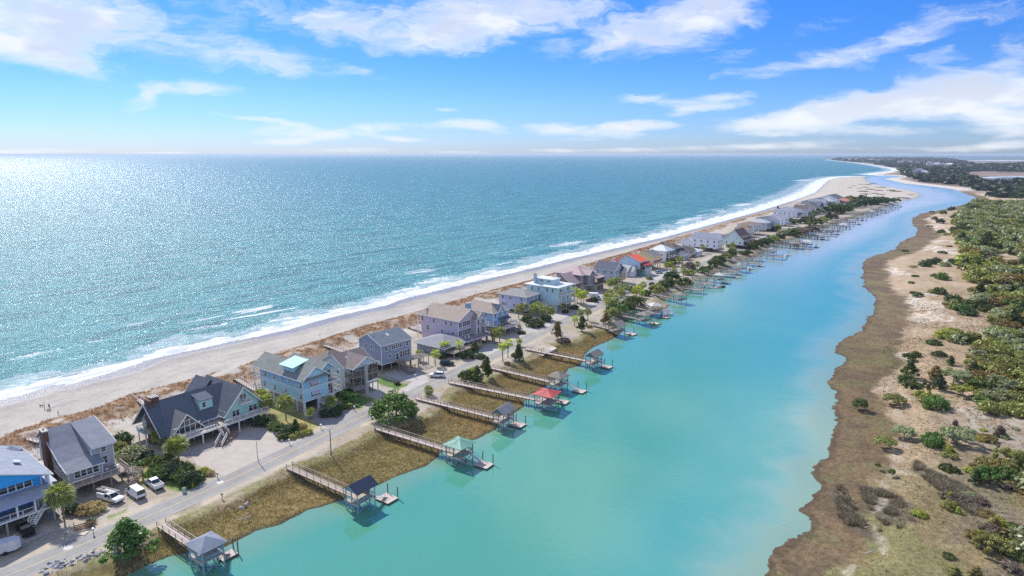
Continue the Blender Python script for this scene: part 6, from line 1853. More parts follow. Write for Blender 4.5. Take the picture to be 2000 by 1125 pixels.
# the thicket: dense mixed scrub, thinning towards the creek
THK = [GL(p, 1.5) for p in [[(1905, 397), (1880, 412), (1868, 440), (1872, 470), (1888, 492), (1880, 520), (1893, 545), (1915, 560), (1900, 585), (1935, 600), (1952, 640), (1930, 665), (1915, 700), (1900, 712), (1895, 745), (1920, 770), (1905, 800), (1905, 850), (1925, 900), (1885, 950),
                            (1875, 1000), (1905, 1075), (2300, 1160), (2300, 420), (2100, 396)]]][0]
thx = []
g_ = np.random.default_rng(21)
cand = []
for _ in range(60000):
    u = g_.uniform(1850, 2190); v = 390 + (1150 - 390) * g_.uniform(0, 1) ** 1.9
    cand.append((u, v))
cw = np.array([G(u, v, 1.5) for u, v in cand])
ok = inside(cw[:, 0], cw[:, 1], THK)
dens = fbm(cw[:, 0], cw[:, 1], 30, 3, 5)
placed = []
cell = {}
for i in np.nonzero(ok)[0]:
    x, y = cw[i]
    u, v = cand[i]
    near_f = min(1.0, max(0.0, (y - 120) / 260))
    r = g_.uniform(2.2, 3.6) + near_f * g_.uniform(.8, 3.6)
    if v > 690 and dens[i] < (.36 if v > 900 else .41): continue
    if v > 820: r *= g_.uniform(.45, .95)
    if v <= 690 and dens[i] < .33: continue
    sp = r * (1.02 if v < 600 else 1.15)
    kx, ky = int(x // 8), int(y // 8)
    bad = False
    for ax in (-1, 0, 1):
        for ay in (-1, 0, 1):
            for (qx, qy, qr) in cell.get((kx + ax, ky + ay), []):
                if (qx - x) ** 2 + (qy - y) ** 2 < (sp * .5 + qr * .59) ** 2 * 1.05:
                    bad = True
    if bad: continue
    cell.setdefault((kx, ky), []).append((x, y, r))
    placed.append((x, y, r))
placed.sort(key=lambda p: p[0] ** 2 + p[1] ** 2)
KN = [('grey green', L_grey, 'scrub'), ('grey green', L_grey, 'round'), ('olive green', L_olive, 'round'), ('yellow green', L_lime, 'scrub'), ('dark green', L_cedar, 'cedar'), ('olive green', L_olive, 'airy'), ('rusty', L_rust, 'airy'), ('grey green', L_grey, 'airy'), ('olive green', L_olive, 'scrub'), ('fresh green', L_oak, 'airy'), ('grey green', L_grey, 'round')]
inview = [p for p in placed if abs(math.atan2(p[0], p[1])) < R(39.5)]
TH_MAIN = inview[:290]; TH_REST = inview[290:]
print('thicket', len(placed), len(inview))
for i, (x, y, r) in enumerate(TH_MAIN):
    kn = KN[int(vnoise(np.array([x / 11.0]), np.array([y / 11.0]), 3)[0] * 10.99 + g_.uniform(-1.5, 1.5)) % len(KN)]
    dd = math.hypot(x, y)
    zz = 'nearest part' if dd < 190 else 'middle part' if dd < 330 else 'far part'
    plant('scrub_tree', f'{kn[0]} scrub tree in the {zz} of the thicket on the right bank', 'tree', x, y, r, kn[2], kn[1], 'near' if dd < 200 else 'mid' if dd < 420 else 'far', f'{kn[0]} scrub trees in the {zz} of the right bank thicket', random.uniform(.85, 1.15), dd < 300, 1.3)


def merged_trees(name, pts, kinds, lod, label, n_leaf=None):
    """a far wood that reads as one mass"""
    V = []; F = []; k = 0
    n, s = LOD[lod] if n_leaf is None else n_leaf
    base = {}
    g = np.random.default_rng(4)
    parts = {}
    for (x, y, r, hs, mi) in pts:
        kd = kinds[mi % len(kinds)]
        key = (mi % len(kinds))
        if key not in base:
            me = crown_mesh('tmp', 40 + key, kd[0], n, s, kd[1])
            co = np.empty(len(me.vertices) * 3); me.vertices.foreach_get('co', co)
            base[key] = co.reshape(-1, 3)
            bpy.data.meshes.remove(me)
        a = g.uniform(0, 6.28); ca, sa = math.cos(a), math.sin(a)
        v = base[key] @ np.array([[ca, sa, 0], [-sa, ca, 0], [0, 0, 1]]) * np.array([r, r, r * hs]) + np.array([x, y, 1.2])
        parts.setdefault(key, []).append(v)
    for key, vs in parts.items():
        Vk = np.concatenate(vs)
        V.append(Vk); F.append((np.arange(len(Vk)).reshape(-1, 4) + k, np.full(len(Vk) // 4, key))); k += len(Vk)
    me = np_mesh(name, np.concatenate(V), np.concatenate([f[0] for f in F]), mats=[kd[1] for kd in kinds], mi=np.concatenate([f[1] for f in F]))
    return tag(link(name, me), label, kind='stuff')


kk = [('round', L_cedar), ('round', L_grey), ('scrub', L_olive), ('round', L_olive), ('scrub', L_grey)]
merged_trees('scrub_thicket', [(x, y, r, 1.0, random.randrange(5)) for x, y, r in TH_REST[:900]] + [(x, y, r, 1.0, random.randrange(5)) for x, y, r in placed if abs(math.atan2(x, y)) >= R(39.5)][:260], kk, 'far', 'far part of the scrub thicket', (300, .2))

# far woods on the headland and behind the marsh
WOOD = [[(1628, 312), (1660, 309.6), (1760, 309.4), (1850, 311), (1880, 316), (1900, 322), (1880, 330), (1850, 334), (1800, 334), (1760, 331), (1735, 324), (1700, 319), (1650, 314.8)],
        [(1765, 331), (1850, 332), (1890, 336), (1880, 345), (1900, 352), (1890, 362), (1860, 361), (1815, 357), (1790, 350), (1775, 343), (1770, 337)],
        [(1905, 325), (2000, 322), (2100, 322), (2100, 335), (2000, 336), (1920, 335), (1890, 335)],
        [(1885, 360), (1960, 358), (2100, 352), (2100, 388), (2000, 388), (1945, 388), (1920, 376), (1895, 368)]]
wp = []
for wi, wpx in enumerate(WOOD):
    pg = GL(wpx, 1.5)
    xs = [p[0] for p in pg]; ys = [p[1] for p in pg]
    nn = (1500, 700, 700, 420)[wi]
    gx = g_.uniform(min(xs), max(xs), nn * 3); gy = g_.uniform(min(ys), max(ys), nn * 3)
    okk = inside(gx, gy, pg) & (fbm(gx, gy, 120, 3, 8) > (.34 if wi != 0 else .42))
    for x, y in list(zip(gx[okk], gy[okk]))[:nn]:
        sc_ = (y / 1000) ** .7
        wp.append((x, y, g_.uniform(7, 14) * sc_, g_.uniform(.6, .95) / sc_ ** .6, g_.integers(0, 5)))
merged_trees('far_woodland', wp, [('round', L_far), ('round', L_far), ('scrub', L_far), ('round', L_far), ('scrub', L_dark)], 'far', 'dark coastal woodland on the headland', (84, .42))

# ------------------------------------------------------------------ grasses (nobody could count them)
def grass(name, label, xy, h, w, m, nb=3, zf=None, lean=.35):
    g = np.random.default_rng(len(xy))
    x = np.repeat(xy[:, 0], nb) + g.normal(0, .18, len(xy) * nb)
    y = np.repeat(xy[:, 1], nb) + g.normal(0, .18, len(xy) * nb)
    z = np.repeat(zf, nb) - .05
    a = g.uniform(0, 6.283, len(x)); ww = w * g.uniform(.6, 1.4, len(x)); hh = h * g.uniform(.5, 1.25, len(x))
    lx = g.normal(0, lean, len(x)) * hh; ly = g.normal(0, lean, len(x)) * hh
    p0 = np.stack([x - np.cos(a) * ww, y - np.sin(a) * ww, z], -1); p1 = np.stack([x + np.cos(a) * ww, y + np.sin(a) * ww, z], -1); p2 = np.stack([x + lx, y + ly, z + hh], -1)
    v = np.stack([p0, p1, p2], 1).reshape(-1, 3)
    me = np_mesh(name, v, np.arange(len(v)).reshape(-1, 3), m)
    return tag(link(name, me), label, kind='stuff')


def sample_xy(n, x0, x1, y0, y1, seed):
    g = np.random.default_rng(seed)
    return g.uniform(x0, x1, n), g.uniform(y0, y1, n)


# marsh by the docks
X, Y = sample_xy(330000, -75, 70, 85, 275, 1)
k = (sdist(X, Y, ISLAND) > .5) & (sdist(X, Y, UPLAND) < -1.0) & ~((X < -58) & (Y < 104) & (sdist(X, Y, UPLAND) > -4.5)); X = X[k]; Y = Y[k]
Zt, _ = land_fields(X, Y)
grass('marsh_grass', 'brown and olive cordgrass of the creek marsh', np.stack([X, Y], -1)[:80000], .34, .05, foliage('marsh_blade', (.36, .225, .085), (.26, .235, .085), .3), 3, Zt[:80000])
# sea oats on the dune
X, Y = sample_xy(260000, -170, 140, 90, 560, 2)
dd = sdist(X, Y, DUNE)
k = (dd > -1.5) & (dd < 15) & (fbm(X, Y, 10, 2, 61) > .32) & (fbm(X, Y, 3.2, 4, 21) > .38); X = X[k]; Y = Y[k]
Zt, _ = land_fields(X, Y)
grass('dune_grass', 'russet sea oats on the dune ridge', np.stack([X, Y], -1)[:36000], .6, .06, foliage('oat_blade', (.30, .165, .09), (.42, .27, .15), .25), 4, Zt[:36000])
# road bank scrub grass
k0 = sample_xy(200000, -85, 60, 85, 260, 3); X, Y = k0
du_ = sdist(X, Y, UPLAND)
k = (du_ > -5) & (du_ < 2.2) & (seg_dist(X, Y, ROAD) > 5.2) & (fbm(X, Y, 5, 2, 17) > .42); X = X[k]; Y = Y[k]
Zt, _ = land_fields(X, Y)
grass('verge_grass', 'dry tan grass on the road bank', np.stack([X, Y], -1)[:14000], .4, .05, foliage('verge_blade', (.42, .34, .19), (.52, .44, .26), .25), 3, Zt[:14000])
# east bank: rim grass and brown thicket
X, Y = sample_xy(300000, 40, 190, 85, 330, 4)
em = sdist(X, Y, EAST)
k = (em > .4) & (em < 26 + 20 * smooth((160 - Y) / 40)) & (sample_xy(len(X), 0, 1, 0, 1, 44)[0] < smooth((330 - Y) / 150)); X = X[k]; Y = Y[k]
Zt, _ = land_fields(X, Y)
k = Zt > .05
grass('bank_marsh_grass', 'brown and olive marsh grass along the right bank', np.stack([X, Y], -1)[k][:75000], .2, .045, foliage('bank_blade', (.27, .19, .10), (.27, .235, .10), .4), 3, Zt[k][:75000])
XS = []; YS = []
for i, pg in enumerate(DARK_SCRUB):
    xs = [p[0] for p in pg]; ys = [p[1] for p in pg]
    X, Y = sample_xy(9000, min(xs), max(xs), min(ys), max(ys), 7 + i)
    k = inside(X, Y, pg) & (fbm(X, Y, 2.5, 3, 9) > .40)
    XS.append(X[k]); YS.append(Y[k])
X = np.concatenate(XS); Y = np.concatenate(YS); Zt, _ = land_fields(X, Y)
grass('brown_brush', 'leafless brown brush on the right bank', np.stack([X, Y], -1), .8, .06, foliage('brush_blade', (.22, .18, .125), (.30, .25, .18), .15), 5, Zt, .55)
X, Y = sample_xy(60000, 60, 230, 95, 330, 12)
em = sdist(X, Y, EAST)
k = (em > 14) & (fbm(X, Y, 9, 4, 33) + .3 * (sample_xy(len(X), 0, 1, 0, 1, 45)[0] - .5) > .53); X = X[k][:15000]; Y = Y[k][:15000]
Zt, _ = land_fields(X, Y)
grass('heath_tufts', 'low tan and grey tufts on the right bank', np.stack([X, Y], -1), .4, .07, foliage('heath_blade', (.24, .19, .12), (.22, .21, .12), .15), 5, Zt, .5)

# ------------------------------------------------------------------ docks
rail_w = mat('grey_rail_wood', (.34, .28, .235), .85, .12, 1.2)


def dock(label, start, end, roof=None, roofm=None, size=(4.6, 4.4), zd=2.05, flt=None, near=True, group=None, roof_at=None, postm=None, flabel=None, deckm=None, boat=None, fsize=(3.6, 3.0), gz=4.55):
    A = Vector((*G(start[0], start[1], zd), 0)); B = Vector((*G(end[0], end[1], roof_at or zd), 0))
    d = B - A; L = d.length; d.normalize()
    rz = math.atan2(d.y, d.x)
    t = thing('dock', label, 'dock', (A.x, A.y, 0), rz, group)
    w = .8
    Lw = L - (size[0] / 2 if (roof or size) else 0)
    dm = deckm or wood_pink
    # boards
    b = MB(); bw = .62 if near else Lw
    n = max(1, int(Lw / bw))
    for i in range(n):
        b.box(Lw * i / n, Lw * (i + 1) / n - (.035 if near else 0), -w, w, zd - .07, zd)
    o = b.build('walkway', dm, t); o['kind'] = 'stuff' if near else 'part'
    if not near: del o['kind']
    for s in (-1, 1):
        b = MB(); b.box(0, Lw, s * w * .8 - .06, s * w * .8 + .06, zd - .33, zd - .075)
        b.build('joist', rail_w, t)
        b = MB(); hh = 1.0
        b.bar((0, s * w, zd + hh), (Lw, s * w, zd + hh), .14, .06)
        b.bar((0, s * w, zd + .52), (Lw, s * w, zd + .52), .045, .09)
        np_ = max(2, int(Lw / 2.2))
        for i in range(np_ + 1):
            x = Lw * i / np_
            b.box(x - .05, x + .05, s * w - .05, s * w + .05, zd - .3, zd + hh)
        b.build('railing', rail_w, t)
    npil = max(2, int(Lw / 3.2))
    k = ('pile', round(zd, 2))
    if k not in CACHE:
        CACHE[k] = MB().tube((0, 0, -2.2), (0, 0, zd - .08), .14, .12, 8).mesh('pile', pile_m)
    for i in range(npil + 1):
        for s in (-1, 1):
            link('pile', CACHE[k], t, (.3 + (Lw - .5) * i / npil, s * (w - .12), 0))
    sx, sy = size
    x0, x1, y0, y1 = L - sx / 2, L + sx / 2, -sy / 2, sy / 2
    b = MB(); nb = int(sx / .62) if near else 1
    for i in range(nb):
        b.box(x0 + sx * i / nb, x0 + sx * (i + 1) / nb - (.03 if near else 0), y0, y1, zd - .04, zd + .04)
    b.box(x0 - .03, x1, y0 - .05, y0 - .005, zd - .3, zd + .03); b.box(x0 - .03, x1, y1 + .005, y1 + .05, zd - .3, zd + .03)
    o = b.build('platform', dm, t)
    if near: o['kind'] = 'stuff'
    pm = postm or rail_w
    ktop = ('gp', zd, gz, pm.name)
    if ktop not in CACHE:
        CACHE[ktop] = MB().box(-.09, .09, -.09, .09, -2.2, gz if roof else zd + 1.0).mesh('post', pm)
    corners = [(x0 + .12, y0 + .12), (x1 - .12, y0 + .12), (x1 - .12, y1 - .12), (x0 + .12, y1 - .12)]
    ex = [((x0 + x1) / 2, y0 + .12), ((x0 + x1) / 2, y1 - .12)] if near else []
    for (x, y) in corners + ex:
        link('post', CACHE[ktop], t, (x, y, 0))
    if near:      # cross braces below, rails above
        b = MB()
        for (p, q) in ((corners[0], corners[1]), (corners[1], corners[2]), (corners[2], corners[3]), (corners[3], corners[0])):
            b.bar((*p, .1), (*q, zd - .2), .07, .1); b.bar((*q, .1), (*p, zd - .2), .07, .1)
        b.build('cross_brace', pm, t)
    b = MB()
    for (p, q) in ((corners[0], corners[1]), (corners[1], corners[2]), (corners[3], corners[2])):
        b.bar((*p, zd + 1.0), (*q, zd + 1.0), .13, .06); b.bar((*p, zd + .5), (*q, zd + .5), .05, .1); b.bar((*p, zd + .75), (*q, zd + .75), .05, .1)
    b.build('railing', pm, t)
    if near:
        b = MB(); b.box(x0 + .4, x0 + 2.2, y1 - .75, y1 - .3, zd + .40, zd + .46); b.box(x0 + .4, x0 + 2.2, y1 - .3, y1 - .25, zd + .46, zd + .9); b.box(x0 + .5, x0 + .6, y1 - .7, y1 - .3, zd + .04, zd + .4); b.box(x0 + 2.0, x0 + 2.1, y1 - .7, y1 - .3, zd + .04, zd + .4)
        b.build('bench', dm, t)
    if roof:
        o_ = .45; rx0, rx1, ry0, ry1 = x0 - o_, x1 + o_, y0 - o_, y1 + o_
        zt = gz + (1.25 if roof == 'hip' else 1.45)
        cx, cy = (rx0 + rx1) / 2, (ry0 + ry1) / 2
        b = MB()
        if roof == 'hip':
            c4 = [(rx0, ry0, gz), (rx1, ry0, gz), (rx1, ry1, gz), (rx0, ry1, gz)]
            for i in range(4): b.poly([c4[i], c4[(i + 1) % 4], (cx, cy, zt)])
            b.poly([(p[0], p[1], gz - .02) for p in c4][::-1])
            for i in range(4):
                p, q = c4[i], c4[(i + 1) % 4]; b.bar((p[0], p[1], gz - .06), (q[0], q[1], gz - .06), .08, .16)
                if near:
                    for j in range(1, 9):
                        f = j / 9; e = (p[0] + (q[0] - p[0]) * f, p[1] + (q[1] - p[1]) * f, gz + .02)
                        s_ = 1 - abs(2 * f - 1)
                        m_ = (e[0] + (cx - e[0]) * s_, e[1] + (cy - e[1]) * s_, gz + .02 + (zt - gz) * s_)
                        if 'metal' in roofm.name: b.bar(e, m_, .05, .05)
        elif roof == 'gable':      # ridge across or along the walk
            for s in (-1, 1):
                q = [(rx0, cy + s * (ry1 - cy), gz), (rx1, cy + s * (ry1 - cy), gz), (rx1, cy, zt), (rx0, cy, zt)]
                b.slab(q if s < 0 else q[::-1], .12)
        elif roof == 'gable_across':
            for s in (-1, 1):
                q = [(cx + s * (rx1 - cx), ry0, gz), (cx + s * (rx1 - cx), ry1, gz), (cx, ry1, zt), (cx, ry0, zt)]
                b.slab(q if s > 0 else q[::-1], .12)
        b.build('roof', roofm, t)
        if 'gable' in roof:
            b = MB()
            if roof == 'gable':
                for xx in (x0, x1): b.poly([(xx, y0, gz), (xx, y1, gz), (xx, cy, zt - .15)]); b.poly([(xx - .04, y1, gz), (xx - .04, y0, gz), (xx - .04, cy, zt - .15)])
            else:
                for yy in (y0, y1): b.poly([(x0, yy, gz), (x1, yy, gz), (cx, yy, zt - .15)]); b.poly([(x1, yy - .04, gz), (x0, yy - .04, gz), (cx, yy - .04, zt - .15)])
            b.build('gable', pm, t); 
        b = MB()
        for i in range(4):
            p, q = corners[i], corners[(i + 1) % 4]; b.bar((*p, gz - .1), (*q, gz - .1), .12, .2)
        b.build('roof_beam', pm, t)
    if flt:
        F = Vector((*G(flt[0], flt[1], .4), 0)); fx, fy = fsize
        f = thing('floating_dock', flabel or 'floating dock', 'floating dock', (F.x, F.y, 0), rz, None if flabel and near else 'floating docks along the creek')
        b = MB(); nb = int(fx / .6) if near else 1
        for i in range(nb): b.box(-fx / 2 + fx * i / nb, -fx / 2 + fx * (i + 1) / nb - (.03 if near else 0), -fy / 2, fy / 2, .34, .42)
        o = b.build('deck', wood_pink, f)
        if near: o['kind'] = 'stuff'
        MB().box(-fx / 2 + .02, fx / 2 - .05, -fy / 2 + .04, fy / 2 - .04, -.3, .335).build('float', mat('float_side', (.06, .055, .05), .8), f)
        kp = ('fp',)
        if kp not in CACHE: CACHE[kp] = MB().tube((0, 0, -2.5), (0, 0, 2.6), .13, .12, 8).mesh('pile', pile_m)
        for (px_, py_) in ((-fx / 2 + .3, fy / 2 + .16), (fx / 2 - .4, fy / 2 + .16)) if near else ((0, fy / 2 + .16),):
            link('pile', CACHE[kp], f, (px_, py_, 0))
        # ramp from the platform down to the float
        loc = Matrix.Rotation(-rz, 3, 'Z') @ (F - A)
        p0 = Vector((x1, min(max(loc.y, y0 + .5), y1 - .5), zd)); p1 = Vector((loc.x - fx * .15, loc.y + .2, .5))
        if (p1 - p0).length > 1.0:
            b = MB(); b.bar(tuple(p0), tuple(p1), .9, .06)
            for s in (-.42, .42):
                o3 = Vector((0, s, .75)); b.bar(tuple(p0 + o3), tuple(p1 + o3), .05, .05)
                for i in range(5):
                    q = p0.lerp(p1, i / 4) + Vector((0, s, 0)); b.bar(tuple(q), tuple(q + Vector((0, 0, .75))), .04)
            b.build('ramp', mat('aluminium_ramp', (.50, .50, .48), .5), t)
    return t


mint = mat('metal_roof_seamed_mint', (.20, .40, .31), .6, .06, .4)
redm = mat('metal_roof_seamed_coral', (.50, .095, .085), .6, .08, .4)
blue_post = mat('aqua_post', (.25, .40, .44), .6)
grey_post = mat('grey_teal_post', (.19, .22, .205), .7)
dock('nearest dock, with blue grey hip roof boathouse by the big cedar', (315, 1024), (402, 1059), 'hip', shingle('dock_blue_grey', (.24, .27, .32)), (4.4, 4.0), zd=2.3, roof_at=4.6, postm=blue_post, flt=(444, 1084), flabel='low platform at the end of the nearest dock', fsize=(2.2, 3.0))
dock('dock with a dark navy gable roof and a square float', (565, 912), (703, 946), 'gable_across', shingle('dock_navy', (.045, .06, .10)), (3.6, 4.8), roof_at=5.0, postm=blue_post, flt=(756, 973), flabel='square floating dock beyond the navy roofed boathouse', deckm=wood_new)
dock('dock with a mint green metal roof', (736, 836), (897, 865), 'hip', mint, (4.5, 4.7), roof_at=4.6, postm=grey_post, flt=(945, 907), flabel='floating dock beyond the mint green roof')
dock('dock with a grey gable roof between the mint and the coral one', (814, 777), (983, 799), 'gable_across', shingle('dock_grey', (.28, .28, .28)), (3.4, 5.0), roof_at=4.9, postm=grey_post, flt=(1011, 829), flabel='floating dock beyond the grey gable roof')
dock('dock with a coral red metal hip roof', (879, 746), (1068, 767), 'hip', redm, (5.2, 5.4), roof_at=4.6, postm=grey_post, flt=(1098, 784), flabel='wide floating dock under the coral red roof')
dock('dock with a brown hip roof behind the coral one', (960, 718), (1091, 733), 'hip', shingle('dock_brown', (.25, .215, .18)), (4.2, 4.4), roof_at=4.6, postm=grey_post, flt=(1132, 763), flabel='white topped floating dock with a dark pile')
dock('dock with a taupe gable roof, longest of the marsh walkways', (1028, 681), (1160, 691), 'gable_across', shingle('dock_taupe', (.27, .24, .215)), (3.6, 5.2), roof_at=4.9, postm=grey_post, flt=(1184, 716), flabel='floating dock with a single post beyond the taupe gable')
DG = 'docks along the far part of the creek'
sg_ = shingle('dock_grey', (.28, .28, .28)); sb_ = shingle('dock_taupe', (.27, .24, .215)); sl_ = metalroof('dock_pale', (.50, .48, .44))
for (a, e, rf, rm, fl, lb, ra) in [
    ((1157, 634), (1205, 632), 'gable_across', sb_, (1233, 652), 'dock with small gable roof just past the dense cedar', 4.9), ((1197, 613), (1258, 613), 'hip', sb_, (1279, 631), 'dock with pointed taupe roof below the palm thicket', 4.6),
    ((1229, 598), (1277, 609), None, None, (1298, 619), 'dock with open double platform and a covered boat', None), ((1252, 592), (1279, 595), 'hip', sl_, None, 'short dock with a small pale roof over the brown marsh', 4.6), ((1274, 574), (1329, 574), 'hip', sb_, None, 'dock with a wide grey brown hip roof on many piles', 4.6),
    ((1320, 561), (1361, 565), None, None, None, 'open dock just before the pair of moored boats', None), ((1343, 557), (1380, 553), None, None, (1403, 560), 'dock with two boats alongside', None), ((1352, 540), (1405, 537), 'hip', sl_, (1416, 552), 'dock with a low pale hip roof among open docks', 4.4),
    ((1371, 530), (1419, 534), None, None, (1438, 541), 'open dock ending in a dark edged float', None), ((1396, 526), (1431, 529), None, None, None, 'short open dock with a canvas shade', None), ((1411, 514), (1448, 518), 'hip', sg_, (1465, 524), 'dock with small flat grey roof', 4.2),
    ((1425, 508), (1471, 513), None, None, (1487, 519), 'long open dock with a far float', None), ((1433, 502), (1479, 504), None, None, None, 'long open dock beside the green hedge', None), ((1473, 498), (1520, 501), None, None, (1539, 498), 'big dock on tall piles', None), ((1475, 489), (1508, 486), 'hip', sg_, None, 'dock with a pale roofed boathouse behind the big dock', 4.6)]:
    dock(lb, a, e, rf, rm, (4.6, 4.6) if rf else (6, 5), zd=2.05, flt=fl, near=False, deckm=mat('old_plank_mid', (.31, .27, .235)), roof_at=ra, flabel='small floating dock at the end of a far creek dock')
hd_ = R(122)
for i, (u, v) in enumerate([(1545, 480), (1560, 480), (1556, 474), (1572, 477), (1563, 471), (1585, 462), (1597, 463), (1611, 457), (1604, 453), (1616, 453), (1627, 448), (1618, 446), (1642, 443), (1636, 439), (1649, 438), (1660, 434), (1655, 431), (1667, 427), (1676, 427), (1686, 421), (1693, 419), (1698, 416), (1705, 418), (1715, 413), (1722, 411), (1728, 408), (1741, 406), (1746, 401)]):
    ex_, ey_ = G(u, v, 2.0)
    t = thing('dock', 'small weathered dock in the far row along the creek', 'dock', (ex_, ey_, 0), R(90) - hd_, 'far row of small docks')
    L = random.uniform(11, 22); pw = random.uniform(1.6, 3.0); dkm = [mat('old_plank_dark', (.22, .19, .165)), mat('old_plank_mid', (.31, .27, .235)), mat('old_plank_green', (.20, .20, .17))][i * 7 % 3]
    t.rotation_euler[2] += random.uniform(-.16, .16)
    MB().box(-L, 0, -.9, .9, 1.85, 2.05).build('walkway', dkm, t)
    MB().box(-1, 3.4 + pw * .6, -pw, pw, 1.8, 2.05).build('platform', dkm, t)
    b = MB(); b.bar((-L, -.9, 3.0), (0, -.9, 3.0), .12); b.bar((-L, .9, 3.0), (0, .9, 3.0), .12)
    for j in range(7): b.box(-L * j / 7 - .1, -L * j / 7 + .1, -.95, -.8, -1, 3.0); b.box(-L * j / 7 - .1, -L * j / 7 + .1, .8, .95, -1, 3.0)
    for q in ((-.8, -3.2), (4.8, -3.2), (4.8, 2.8), (-.8, 2.8), (8, -3), (8, 3)): b.box(q[0] - .14, q[0] + .14, q[1] - .14, q[1] + .14, -1, 3.2 if q[0] < 7 else 2.6)
    b.build('railing', pile_m, t)
    if i % 3 == 0:
        b = MB()
        c4 = [(-1.4, -3.8, 4.4), (5.4, -3.8, 4.4), (5.4, 3.4, 4.4), (-1.4, 3.4, 4.4)]
        for q in range(4): b.poly([c4[q], c4[(q + 1) % 4], (2, -.2, 5.7)])
        b.build('roof', [sb_, sl_, sg_][i % 9 // 3], t)
    if i % 2: MB().box(7, 10.2, -1.9, 1.9, -.2, .5).build('float', dkm, t)


def boat(label, at, rz, L=5.5, hullm=None, cover=None):
    x, y = G(*at, .3)
    t = thing('boat', label, 'boat', (x, y, 0), rz)
    b = MB(); st = [(-.5, 1, .55), (0, 1, .6), (.3, .85, .68), (.45, .45, .78), (.52, .02, .9)]
    W = L * .19
    rings = []
    for fx, fw, z in st:
        rings.append([(fx * L, -W * fw, z), (fx * L, -W * fw * .7, -.15), (fx * L, W * fw * .7, -.15), (fx * L, W * fw, z)])
    for r0, r1 in zip(rings[:-1], rings[1:]):
        for j in range(3): b.poly([r0[j], r0[j + 1], r1[j + 1], r1[j]][::-1])
        b.poly([(r0[0][0], r0[0][1] * .82, .25), (r1[0][0], r1[0][1] * .82, .25), (r1[3][0], r1[3][1] * .82, .25), (r0[3][0], r0[3][1] * .82, .25)])
    b.poly(rings[0]); b.build('hull', hullm or mat('boat_white', (.75, .76, .76), .3), t)
    b = MB(); b.box(-.1 * L, .08 * L, -.35, .35, .25, 1.2); b.build('console', mat('boat_white', (.75, .76, .76), .3), t)
    b = MB(); b.box(-.56 * L, -.5 * L, -.2, .2, .1, 1.0); b.build('outboard', mat('black_plastic', (.02, .02, .02), .4), t)
    if cover:
        b = MB(); b.slab([(-.25 * L, -W * .8, 2.2), (.2 * L, -W * .8, 2.2), (.2 * L, W * .8, 2.2), (-.25 * L, W * .8, 2.2)], .1)
        for s in (-1, 1):
            for q in (-.22, .18): b.bar((q * L, s * W * .7, .5), (q * L, s * W * .7, 2.15), .06)
        b.build('canopy', cover, t)
    return t


boat('white skiff with a red canopy beside a float', (1303, 614), R(15), 5.5, None, mat('red_canvas', (.45, .06, .06)))
boat('white open boat moored between two far docks', (1389, 562), R(-5), 6.5)
boat('dark hulled boat just right of the white open boat', (1403, 560), R(-5), 7, mat('dark_hull', (.06, .07, .08), .3))
boat('pale motor boat hanging on the lift of the nearest small gable dock', (1207, 643), R(-20), 5.5, mat('grey_hull', (.36, .38, .40), .3))
boat('tiny boat resting on the sand spit by the inlet', (1690, 348), R(10), 9, mat('dark_hull', (.06, .07, .08), .3))


# ------------------------------------------------------------------ vehicles
def loft(b, secs):
    """secs: list of closed rings with equal counts"""
    n = len(secs[0]); k = len(b.v)
    for s in secs: b.v += [tuple(p) for p in s]
    for i in range(len(secs) - 1):
        for j in range(n):
            a = k + i * n + j; c = k + i * n + (j + 1) % n
            b.f.append((a, c, c + n, a + n)); b.mi.append(b.cur)
    b.f.append(tuple(k + n - 1 - i for i in range(n))); b.mi.append(b.cur)
    b.f.append(tuple(k + (len(secs) - 1) * n + i for i in range(n))); b.mi.append(b.cur)


